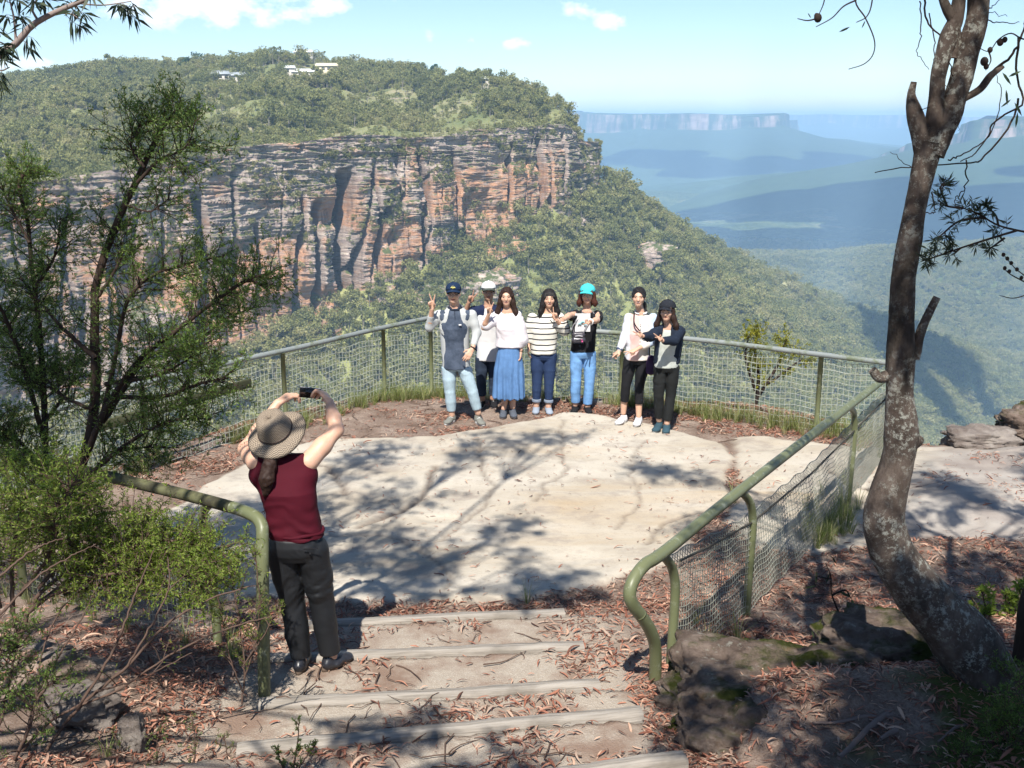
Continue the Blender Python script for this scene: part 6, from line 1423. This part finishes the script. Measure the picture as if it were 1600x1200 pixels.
# ---- feathery trees on the left
def feathery(name, label, cat, y, stems, leafm, woodm, ntw, ltw, per, seed, ln=.022, wd=.0048, sub=3, root_px=None, dyr=.35, group=None, up=.25):
    """stems: list of (pixel path, start width px, dy)"""
    rg = np.random.default_rng(seed); first = at_y(*stems[0][0][0], y); ro = empty(name, first, label, cat, group); b = MB(); parts = []
    for pts, w_, dy, dens in stems:
        P = np.array([at_y(a, c_, y+dy*i/(len(pts)-1)) for i, (a, c_) in enumerate(pts)]); S_ = spline(P, 30); S_[1:-1] += rg.normal(0, .0022, (28, 3)); L_ = np.linalg.norm(np.diff(S_, axis=0), axis=1).sum()
        b.tube(S_, np.linspace(w_*.72, max(.8, w_*.22), 30)/1700*y, 7, cap=False)
        if dens <= 0: continue
        t1 = side_twigs(S_, int(ntw*L_*dens), ltw, rg, .22, up, .95, .25); twig_mb(b, t1, .0035)
        for t in t1:
            t2 = side_twigs(t, sub, ltw*.42, rg, .15, up, .9, .3); twig_mb(b, t2, .0016, n=3); parts.append(blades_on(t2, per, ln, wd, rg, .05, .6))
        parts.append(blades_on(t1, per, ln, wd, rg, .3, .6))
    cr = foliage_obj('foliage', parts, leafm, ro); b.build('stems', woodm, ro); localize(ro); return ro
feathery('tea_tree', 'tall feathery tea tree with a slanting dark stem rising over the left fence', 'tree', 6.9,
         [([(118, 900), (115, 770), (140, 690), (150, 600), (148, 520), (152, 440), (182, 350), (215, 280), (240, 225), (262, 188), (285, 168)], 14, .3, .65), ([(140, 700), (165, 640), (215, 565), (270, 520), (330, 475), (380, 440), (425, 425)], 8, -.3, 1.0), ([(160, 660), (230, 560), (300, 540), (350, 500), (400, 480)], 6, .5, .8),
          ([(180, 620), (250, 620), (310, 600), (360, 590)], 6, -.5, .9), ([(150, 560), (105, 520), (60, 470), (30, 430)], 6, .4, .7), ([(150, 470), (190, 400), (180, 360)], 4, .3, .8), ([(215, 285), (250, 250), (290, 230), (305, 190)], 4, -.2, 1.2), ([(160, 650), (180, 560), (200, 470), (240, 430), (300, 410), (350, 400)], 6, .2, 1.0),
          ([(225, 262), (205, 225), (230, 180)], 3, .2, 1.2), ([(120, 760), (190, 700), (260, 660), (330, 655)], 6, -.2, 1.1), ([(195, 320), (235, 330), (265, 310)], 3, .1, 1.1), ([(125, 800), (80, 740), (30, 700), (-10, 690)], 5, .2, 1.2), ([(125, 780), (160, 720), (210, 700), (280, 700)], 5, .3, 1.2), ([(145, 640), (100, 620), (60, 580), (20, 570)], 5, .5, 1.2), ([(165, 600), (230, 590), (280, 570), (320, 540)], 5, -.4, 1.1)],
         M_tea, M_dbark, 54, .38, 16, 31, ln=.024, wd=.0062, sub=4)
feathery('tea_tree', 'slimmer feathery tea tree at the left edge with two thin stems', 'tree', 7.2,
         [([(80, 900), (72, 760), (70, 650), (62, 520), (52, 440), (45, 360), (30, 290), (45, 265)], 9, .3, .8), ([(72, 700), (45, 600), (10, 500), (-30, 440)], 7, -.2, .8), ([(68, 600), (30, 540), (-10, 510)], 5, .3, 1.0), ([(55, 450), (85, 400), (95, 340)], 4, -.2, 1.1), ([(46, 380), (20, 330), (0, 290)], 4, .2, 1.1), ([(75, 740), (30, 690), (-20, 650)], 6, -.4, 1.2), ([(70, 660), (110, 600), (120, 540)], 5, .4, 1.1)],
         M_tea, M_dbark, 52, .34, 16, 37, ln=.024, wd=.0062, sub=4)
# ---- bright shrub in front of the left handrail, and the low twiggy ones
feathery('heath_shrub', 'bright yellow-green feathery shrub sprawling in front of the left handrail', 'shrub', 5.5,
         [([(30, 1000), (60, 930), (130, 880), (200, 850), (240, 840)], 6, .1, 1.3), ([(40, 960), (120, 900), (220, 850), (300, 850), (370, 890)], 6, .1, 1.3), ([(20, 960), (20, 860), (40, 780), (70, 730)], 6, .3, 1.3), ([(60, 940), (160, 900), (260, 890), (330, 920)], 5, -.2, 1.2),
          ([(0, 950), (-20, 860), (-30, 780)], 6, 0, 1.3), ([(60, 920), (110, 860), (130, 810), (140, 790)], 5, .3, 1.3), ([(100, 930), (200, 900), (270, 870), (310, 865)], 5, .2, 1.3), ([(30, 930), (80, 860), (90, 790), (120, 750)], 5, -.2, 1.3)],
         M_bright, M_twig, 84, .34, 16, 41, .021, .006, sub=4, up=.1)
feathery('heath_shrub', 'dark green feathery shrub in the lower left corner', 'shrub', 4.6,
         [([(-20, 1230), (0, 1130), (20, 1040), (30, 980)], 5, .2, 1.2), ([(0, 1230), (40, 1150), (60, 1090), (90, 1060)], 5, 0, 1.0), ([(-30, 1150), (-10, 1050), (10, 1000)], 5, .1, 1.0)],
         M_tea, M_twig, 50, .24, 14, 43, .018, .005, up=.2)
feathery('twiggy_shrub', 'nearly leafless reddish twigs spreading over the lower left bank', 'shrub', 4.9,
         [([(60, 1190), (120, 1110), (200, 1040), (262, 975), (330, 935), (400, 915)], 5, .3, .25), ([(10, 1200), (90, 1120), (180, 1080), (290, 1010), (380, 975), (440, 960)], 4, .2, .2), ([(120, 1110), (180, 1010), (210, 930), (240, 860)], 4, .3, .15), ([(150, 1080), (220, 1060), (300, 1020)], 3, -.1, .4), ([(30, 1200), (60, 1080), (120, 980), (160, 900)], 4, .4, .15), ([(200, 1040), (260, 930), (262, 870)], 3, .2, .2), ([(90, 1130), (60, 1060), (90, 960), (150, 900)], 3, .5, .2),
          ([(0, 960), (60, 900), (110, 870), (150, 850)], 3, .3, .15), ([(0, 900), (50, 860), (100, 840)], 3, .2, .15)],
         M_bright, M_twig, 12, .26, 5, 47, .016, .0035)
feathery('heath_sprig', 'slender green heath sprig rising in front of the green post', 'plant', 5.35,
         [([(378, 1100), (382, 1040), (372, 960), (360, 900), (352, 868)], 2.5, .1, 1.6), ([(382, 1060), (400, 1000), (405, 940), (398, 850)], 2.5, .05, 1.6), ([(378, 1080), (360, 1030), (350, 980), (340, 930)], 2, 0, 1.6), ([(380, 1040), (420, 980), (435, 935)], 2, 0, 1.4)], M_bright, M_twig, 20, .11, 10, 53, .014, .0035, sub=2, up=.5)
feathery('heath_sprig', 'small dark heath sprig at the bottom beside the lowest steps', 'plant', 4.7,
         [([(455, 1225), (462, 1180), (468, 1130)], 3, 0, 2.2), ([(458, 1215), (480, 1180), (492, 1165)], 2.5, 0, 2.2), ([(452, 1215), (438, 1190), (434, 1165)], 2.5, 0, 2.2)], M_tea, M_twig, 26, .05, 12, 59, .012, .0035, sub=2, up=.6)
feathery('heath_sprig', 'thin heath sprigs standing in leaf litter at the bottom left', 'plant', 4.9,
         [([(300, 1230), (305, 1170), (300, 1120)], 2.5, 0, 1.6), ([(260, 1230), (245, 1180), (250, 1130)], 2.5, 0, 1.6), ([(345, 1235), (355, 1190), (350, 1150)], 2.5, 0, 1.6), ([(200, 1235), (195, 1190), (180, 1150)], 2.5, 0, 1.4)], M_tea, M_twig, 20, .10, 9, 61, .013, .003, sub=2, up=.4)
feathery('dark_shrub', 'shadowy fine-leaved shrub in the bottom right corner', 'shrub', 4.7,
         [([(1600, 1230), (1580, 1180), (1570, 1140), (1575, 1110)], 3, 0, 1.3), ([(1620, 1200), (1590, 1140), (1560, 1120)], 3, 0, 1.3), ([(1560, 1240), (1530, 1200), (1500, 1180)], 3, 0, 1.2), ([(1600, 1100), (1590, 1070), (1580, 1060)], 3, .4, 1.2), ([(1540, 1240), (1545, 1190), (1560, 1150)], 3, .1, 1.2)], M_tea, M_twig, 50, .18, 14, 67, .02, .0045, up=.4)
feathery('green_seedling', 'small leafy green plants right of the trunk near the right edge', 'plant', 7.0,
         [([(1545, 985), (1540, 950), (1535, 925)], 2, 0, 3), ([(1590, 985), (1596, 945), (1600, 915)], 2, 0, 3), ([(1565, 990), (1580, 960), (1570, 930)], 2, 0, 3), ([(1555, 975), (1540, 970), (1520, 935)], 2, 0, 3)], M_bright, M_twig, 14, .12, 8, 71, .045, .014, sub=2, up=.4)
feathery('yellow_shrub', 'yellow-tipped shrub growing beyond the back fence', 'shrub', 14.2,
         [([(1180, 640), (1185, 590), (1180, 550), (1185, 512)], 5, 0, 1.6), ([(1185, 620), (1215, 570), (1225, 540), (1230, 530)], 4, .3, 1.6), ([(1180, 610), (1165, 560), (1170, 525)], 4, -.2, 1.6), ([(1200, 600), (1240, 570), (1255, 560)], 3, .2, 1.4)], M_yel, M_twigd, 14, .30, 16, 73, .035, .012, up=.3)
# drooping-leaf sapling beside the right fence
sp_ = empty('sapling', at_y(1315, 1020, 6.4), 'thin sapling with a few drooping dark leaves between fence and trunk', 'plant')
hanging(sp_, 6.4, [[(1318, 1010), (1315, 970), (1300, 930), (1298, 900), (1290, 880)], [(1300, 930), (1320, 922), (1330, 935)], [(1312, 960), (1290, 985)], [(1298, 905), (1275, 900)], [(1315, 970), (1290, 1000), (1280, 990)]], [], [(1296, 895, 1.7, 22), (1276, 893, 1.5, 24), (1330, 935, 1.2, 26), (1312, 925, .5, 26), (1328, 960, 2.6, 20), (1290, 985, 2.0, 24), (1275, 915, 2.8, 22), (1300, 870, 1.0, 18), (1268, 985, 1.2, 18)], 2.0, lm=M_dgum); localize(sp_)
# dark trunk at the right edge
dt = empty('dark_trunk_tree', at_y(1600, 1060, 5.6), 'very dark slim trunk standing in shade at the right edge', 'tree')
b = rough_tube(PX(5.6, [(1590, 1100), (1598, 1020), (1608, 950), (1640, 850), (1690, 700), (1740, 500), (1800, 200), (1890, -120), (1950, -290)]), np.array([16, 15, 15, 14, 13, 12, 11, 9, 6])/1700*6, 14, 80, .12, 15); b.build('trunk', M_dbark, dt)
crown(np.random.default_rng(8), at_y(1960, -300, 5.6)+np.array((0, -.6, .8)), 1.3, 16, 24, M_gum, dt, clr=(.4, .7)); localize(dt)

# ---- rocks
def rock(name, lab, c, r, seed, mat, amp=.35, n=90, fr=1.0, grp=None):
    u, v = np.meshgrid(np.linspace(0, PI, n), np.linspace(0, 2*PI, int(n*1.6)), indexing='ij'); D = np.stack([np.sin(u)*np.cos(v), np.sin(u)*np.sin(v), np.cos(u)], -1)
    sq = D/np.maximum(np.abs(D).max(-1, keepdims=True), 1e-6); B_ = D*.55+sq*.45*.85
    q = 1+amp*fbm(D[..., 0]*1.6*fr+seed, D[..., 1]*1.6*fr, D[..., 2]*1.6*fr, seed, 5)+.05*np.round(3*fbm(D[..., 0]*3*fr, D[..., 1]*3*fr, D[..., 2]*6, seed+3, 3))+.06*fbm(D[..., 0]*9, D[..., 1]*9, D[..., 2]*9, seed+5, 4)
    q[:, -1] = q[:, 0]; V = B_*q[..., None]*np.array(r); b = MB(); b.grid(V[:, ::-1]); o = b.build(name, mat, None, loc=c); return tag(o, lab, 'rock', grp)
m = Mat('mossy_rock', .95, .1); co = m.co()
c = m.ramp(m.noise(4, 7, co, .7), [(.3, (.09, .065, .052)), (.5, (.20, .15, .12)), (.68, (.34, .27, .22))]); c = m.mix(m.ramp(m.noise(3, 4, co), [(.58, 0), (.7, .8)]), c, (.26, .16, .07)); c = m.mix(m.ramp(m.noise(11, 6, co, .75), [(.58, 0), (.66, .8)]), c, (.33, .32, .27))
mo = m.math('MULTIPLY', m.ramp(m.nz(), [(.2, 0), (.6, 1)]), m.ramp(m.noise(2.2, 6, co, .65), [(.46, 0), (.56, 1)])); c = m.mix(mo, c, m.mix(m.noise(30, 4), (.025, .032, .008), (.075, .085, .018))); m.col(c); m.bump(m.noise(14, 9, co, .8), 1.0, .05); M_rock = m.m
rock('boulder', 'low knobbly boulder at the foot of the right handrail loop', (1.50, 5.62, .40), (.60, .46, .30), 3, M_rock, .45)
rock('boulder', 'mossy rock ledge in front of the leaning tree trunk', (2.30, 5.90, .52), (.50, .36, .24), 7, M_rock, .35)
rock('boulder', 'brown rough rock beside the lowest timber step edge', (1.25, 5.15, .40), (.38, .30, .24), 13, M_rock, .4)
rock('boulder', 'mossy ground rock under the trunk, bottom right', (2.1, 5.25, .40), (.60, .45, .26), 17, M_rock, .3)
rock('boulder', 'dark rock at the cliff edge near the right edge of the picture', (6.35, 12.3, .08), (.75, .45, .30), 19, M_rock, .35)
m = Mat('pale_rock', .95, .1); c = m.ramp(m.noise(3, 7, m.co(), .7), [(.3, (.10, .075, .065)), (.5, (.23, .195, .17)), (.7, (.36, .32, .28))]); m.col(c); m.bump(m.noise(12, 9, m.co(), .8), 1.0, .04); M_prock = m.m
for c_, r_, s_, l_ in (((5.35, 12.0, .05), (.42, .30, .16), 23, 'pale flat rock on the cliff edge right of the trunk'), ((-2.85, 5.75, .46), (.30, .22, .18), 29, 'pale weathered rock on the left bank under the shrubs'), ((-2.35, 5.35, .52), (.20, .15, .12), 31, 'small grey stone on the left bank among twigs'), ((-1.95, 5.0, .55), (.07, .06, .14), 37, 'little upright stone stump in the leaf litter at lower left')):
    rock('rock', l_, c_, r_, s_, M_prock, .4, 60)
# surface roots
rt = empty('tree_root', at_z(1400, 1110, .6), 'bare pale root crossing the moss below the leaning tree', 'root'); b = MB()
for pts, w_ in (([(1480, 1085), (1440, 1095), (1395, 1110), (1360, 1135), (1335, 1160), (1310, 1185)], 7), ([(1395, 1118), (1350, 1122), (1310, 1128), (1270, 1130)], 4), ([(1400, 1140), (1375, 1155)], 5), ([(1520, 1130), (1490, 1140), (1465, 1160)], 3)):
    P = spline([at_z(a, c_, .66+.0*i) for i, (a, c_) in enumerate(pts)], 40); b.tube(P+.008*fbm(P[:, 0:1]*9, P[:, 1:2]*9, np.arange(3)[None]*7.0, 3, 3), np.linspace(w_, w_*.5, 40)/1700*5.6, 7)
b.build('root', flat('root_bark', (.17, .125, .105), .9), rt); localize(rt)

# ---- leaf litter, grass, twigs as masses nobody could count
def leafproto(seed, L_=.10, W_=.017):
    rg = np.random.default_rng(seed); n = 7; t = np.linspace(0, 1, n); w = W_*np.sin(PI*np.clip(t*.92+.04, 0, 1))**.8; bend = rg.uniform(-.35, .35); z = .012*np.sin(t*PI)*rg.uniform(-.3, 1.4)
    x = L_*(t-.5); y = bend*L_*(t-.5)**2*2; V = np.concatenate([np.stack([x, y-w/2, z+.004], -1), np.stack([x, y, z], -1), np.stack([x, y+w/2, z+.004*rg.uniform(0, 1.5)], -1)])
    q = [(i, i+1, n+i+1, n+i) for i in range(n-1)]+[(n+i, n+i+1, 2*n+i+1, 2*n+i) for i in range(n-1)]; me = mesh_data('leaf', V, q); me.materials.append(M_lit); return me
m = Mat('dry_leaf', .6, .3); c = m.ramp(m.rnd(), [(0, (.09, .045, .032)), (.2, (.18, .072, .046)), (.42, (.29, .12, .076)), (.6, (.40, .18, .115)), (.75, (.38, .24, .175)), (.88, (.52, .34, .24)), (1, (.32, .25, .20))]); m.col(c); m.translucent(c, .15); M_lit = m.m
LP = [leafproto(i, .075+.03*(i % 3)/2, .011+.005*(i % 4)/3) for i in range(8)]
rg = np.random.default_rng(77)
def gpts(n, wf, x0, x1, y0, y1):
    out = []
    while sum(len(o) for o in out) < n:
        x = rg.uniform(x0, x1, n*3); y = rg.uniform(y0, y1, n*3); k = rg.random(n*3) < wf(x, y); out.append(np.stack([x[k], y[k]], -1))
    P = np.concatenate(out)[:n]; return np.concatenate([P, np.asarray(gz(P[:, 0], P[:, 1]))[:, None]], -1)
def rockat(x, y): i = np.clip(((x-gx[0])/.035).astype(int), 0, len(gx)-1); j = np.clip(np.interp(y, gy, np.arange(len(gy))).astype(int), 0, len(gy)-1); return ROCKM[i, j]
def inrim(x, y): return poly_sd(RIMP, x, y) > .1
def wl(x, y):
    d = np.clip(.35+fbm(x*1.6, y*1.6, 0, 250, 4)*2.4, .04, 1); st = (x > -1.7) & (x < .7) & (y < 7.3)
    edge = np.exp(-((y-7.65)/.28)**2)*((x > -1.6) & (x < 1.3)); right = (x > .75) & (y < 9.5)
    d = np.where(st, np.clip(fbm(x*2.2, y*2.2, 0, 251, 3)*2.2+.10+.35*sstep(-.3, .6, x), .03, .8), d); d = np.maximum(d, edge*1.0); d = np.where(right, np.maximum(d, .45+.4*fbm(x*1.3, y*1.3, 0, 253, 3)), d)
    return d*np.where(rockat(x, y) > .5, .03+.22*sstep(.25, .5, fbm(x*1.3, y*1.3, 0, 252, 3))*(x > 3), 1)*inrim(x, y)*(np.abs(x) < y*.55+.8)
P_ = gpts(60000, wl, -7, 9, 4.0, 15); P_[:, 2] += rg.uniform(.004, .018, len(P_))
near = sstep(12, 5, P_[:, 1]); scatter('leaf_litter', P_, LP, np.clip(rg.lognormal(-.66, .38, len(P_)), .2, 1.3), rxy=.25, kind_label='curled reddish-brown gum leaves littering the ground', seed=8)
# the specks on the bare slab
P_ = gpts(520, lambda x, y: (rockat(x, y) > .5)*np.clip(-.1+2*fbm(x*1.8, y*1.8, 0, 254, 4)*2, .05, 1)*inrim(x, y), -3.5, 6, 7.6, 13.3); P_[:, 2] += .006
scatter('slab_debris', P_, LP, rg.uniform(.15, .6, len(P_)), rxy=.12, kind_label='sparse dry leaves and bits of twig on the bare sandstone', seed=9)
def tuft(seed, n=26, h=.22):
    rg = np.random.default_rng(seed); V = []; q = []
    for i in range(n):
        a = rg.uniform(0, 2*PI); r = rg.uniform(0, .035); l = h*rg.uniform(.5, 1.2); le = rg.uniform(.15, .75); b0 = np.array((r*math.cos(a), r*math.sin(a), -.01)); d = np.array((math.cos(a), math.sin(a), 0)); s_ = np.array((-math.sin(a), math.cos(a), 0))*.0022
        p1 = b0+d*l*le*.25+np.array((0, 0, l*.5)); p2 = b0+d*l*le*.9+np.array((0, 0, l*(1-.3*le))); k = len(V); V += [b0-s_, b0+s_, p1+s_*.8, p1-s_*.8, p2+s_*.2, p2-s_*.2]; q += [(k, k+1, k+2, k+3), (k+3, k+2, k+4, k+5)]
    me = mesh_data('tuft', V, q, smooth=False); me.materials.append(M_grass); return me
TF = [tuft(i, 26, .16+.03*i) for i in range(5)]
def wg(x, y):
    d1 = np.full(x.shape, 9.)
    for Q_ in (BL, BR, RF.tolist(), LF.tolist()):
        for a, b_ in zip(Q_[:-1], Q_[1:]):
            a = np.array(a); b_ = np.array(b_); e = b_-a; t = np.clip(((x-a[0])*e[0]+(y-a[1])*e[1])/(e@e), 0, 1); d1 = np.minimum(d1, np.hypot(x-a[0]-e[0]*t, y-a[1]-e[1]*t))
    return np.clip(np.exp(-(d1/.16)**2)*np.clip(.45+2*fbm(x*1.1, y*1.1, 0, 260, 3), 0, 1)+.02*(rockat(x, y) < .3)*(fbm(x*2, y*2, 0, 261, 3) > .3), 0, 1)*(1-.97*((x > -1.75) & (x < .75) & (y < 7.7)))*np.where(x < -1.9, np.where(y < 9, .12, 1), 1)
P_ = gpts(800, wg, -7, 6, 4.8, 15.4); scatter('grass', P_, TF, rg.uniform(.5, 1.25, len(P_)), rxy=.12, kind_label='tufts of green and straw-coloured grass along the fence lines', seed=10)
# bush beyond the fence, on the drop below the rim
P_ = gpts(900, lambda x, y: (poly_sd(RIMP, x, y) < -.1)*1.0, -10, 9, 8.8, 17.5); sc_ = rg.uniform(.10, .24, len(P_)); P_[:, 2] = np.asarray(gz(P_[:, 0], P_[:, 1]))-.25
P_ = P_[P_[:, 2] > -3.2]; sc_ = sc_[:len(P_)]
def bushp(seed):
    rg = np.random.default_rng(seed); c = rg.normal(0, 1, (1500, 3)); c /= np.linalg.norm(c, axis=1)[:, None]; c *= rg.uniform(.3, 1, (1500, 1))**.5*2.2*np.array((1, 1, .7)); c += 1.0*fbm(c*.5+seed, c[:, [1, 2, 0]]*.5, 0, seed, 2)
    V, Q = leaf_quads(c, .12, rg, 1.6); me = mesh_data('rim_bush', V, Q, smooth=False); me.materials.append(M_gum); return me
scatter('rim_scrub', P_, [bushp(i) for i in range(4)], sc_, kind_label='low scrub growing just beyond the fence on the drop', seed=12)
P_ = gpts(700, lambda x, y: (rockat(x, y) < .5)*inrim(x, y)*np.clip(.3+fbm(x, y, 0, 270, 3)*2, .05, 1), -6, 7, 4.3, 14); P_[:, 2] += .012
def stick(seed):
    rg = np.random.default_rng(seed); b = MB(); P = np.cumsum(rg.normal(0, .02, (5, 3))*np.array((1, 1, .15))+np.array((.06, 0, 0)), 0)-np.array((.15, 0, 0)); b.tube(P, [.004, .0035, .003, .0025, .0015], 4, cap=False); me = mesh_data('stick', np.concatenate(b.v), np.concatenate(b.q)); me.materials.append(M_twig); return me
scatter('fallen_twigs', P_, [stick(i) for i in range(5)], rg.uniform(.5, 1.5, len(P_)), rxy=.08, kind_label='thin fallen twigs lying in the litter', seed=11)

# ---- gum trees standing behind the viewpoint; their crowns throw the dappled shade
def shade_tree(base, clumps, seed, label):
    """clumps: (ground x, y of the shadow, height, radius, density)"""
    rg = np.random.default_rng(seed); z0 = float(-.12*base[1]+1.5) if base[1] < 1 else .5
    ro = empty('shade_gum', (base[0], base[1], z0-.2), label, 'tree'); b = MB(); parts = []; top_ = np.array((base[0], base[1], 0.)); ctr = []
    for (sx_, sy_, h, r, dn) in clumps: k = h/math.tan(SUN_EL); ctr.append((np.array((sx_-SUN_TR[0]*k, sy_-SUN_TR[1]*k, h)), r, dn))
    fork = np.array((base[0], base[1], z0-.2))*.45+np.mean([c_[0] for c_ in ctr], 0)*.55; fork[2] = min(c_[0][2] for c_ in ctr)*.75
    q = rough_tube([(base[0], base[1], z0-.5), (base[0]*.7+fork[0]*.3, base[1]*.7+fork[1]*.3, z0+1.2), fork], [.18, .11, .05], 12, 40, .1, seed); b.add(q.v[0], q.q[0], q.t[0])
    for c_, r, dn in ctr:
        mid = (fork+c_)/2+rg.normal(0, .25, 3)+np.array((0, 0, .3)); path = spline([fork, mid, c_], 14); b.tube(path, np.linspace(.032, .010, 14), 6, cap=False)
        n = int(24*dn*r/.8)
        for i in range(n):
            p = rg.normal(size=3); p /= np.linalg.norm(p); p = c_+p*r*rg.random()**.4*np.array((1, 1, .5)); pa = spline([path[10], (path[10]+p)/2+rg.normal(0, .1, 3), p], 6); b.tube(pa, np.linspace(.014, .005, 6), 4, cap=False)
            tw = side_twigs(pa, 7, .40, rg, .5, .0, 1.0); twig_mb(b, tw, .003, n=3); parts.append(blades_on(tw, 15, .12, .026, rg, .2, .4, .6))
    b.build('trunk', M_bark, ro); foliage_obj('crown', parts, M_gum, ro); localize(ro)
shade_tree((-7.0, -2.0), [(-2.9, 8.9, 7.5, .9, 1.1), (-2.2, 10.0, 7.5, .8, .9), (-2.4, 7.9, 6.5, .7, 1.1), (-1.5, 11.6, 8.2, .55, .6), (-.9, 10.3, 7.8, .45, .45), (-4.3, 8.0, 7.0, .8, .8)], 301, 'gum tree behind the viewpoint whose crown shades the left side')
shade_tree((-6.5, 1.0), [(-.6, 8.4, 7.2, .55, .9), (.1, 9.4, 8.0, .4, .45), (.5, 8.2, 7.6, .5, .8), (-1.2, 9.0, 7.4, .5, .7), (-.5, 5.5, 6.0, .35, .6), (.1, 4.75, 6.0, .5, 1.1), (-.9, 4.6, 5.6, .5, 1.0), (.6, 12.4, 9.0, .5, .5), (-.3, 12.0, 9.0, .5, .5)], 307, 'gum tree behind the viewpoint whose crown dapples the rock platform')
shade_tree((7.6, 1.5), [(1.5, 11.0, 8.5, .5, .5), (1.6, 9.2, 7.8, .45, .5), (1.4, 7.3, 7.0, .45, .7), (3.2, 9.6, 8.2, .55, .8), (4.2, 10.4, 8.6, .7, .8), (5.2, 9.0, 8.2, .9, .8), (5.6, 10.9, 8.6, .6, .6)], 311, 'gum tree behind the viewpoint whose crown shades the right fence')
shade_tree((6.8, -1.0), [(2.2, 5.3, 5.6, .8, 1.8), (3.0, 5.4, 5.8, .8, 1.8), (1.6, 5.0, 5.4, .6, 1.3), (2.6, 4.6, 5.6, .7, 1.6), (3.2, 6.6, 6.4, .9, 1.2), (2.2, 7.6, 6.6, .6, .8), (3.4, 8.0, 7.0, .8, .8), (1.0, 5.6, 5.8, .4, .8), (2.7, 6.2, 5.6, .5, 1.0), (4.6, 7.6, 7.0, .9, 1.0), (2.0, 5.9, 5.8, .5, 1.2), (2.9, 5.0, 5.2, .6, 1.6), (2.3, 5.7, 5.4, .5, 1.4)], 313, 'gum tree behind the viewpoint whose dense crown darkens the lower right')
shade_tree((-6.0, -1.5), [(-2.0, 4.6, 5.4, .5, .9), (-2.6, 4.4, 5.2, .5, .8)], 317, 'low gum tree behind the viewpoint over the left bank')
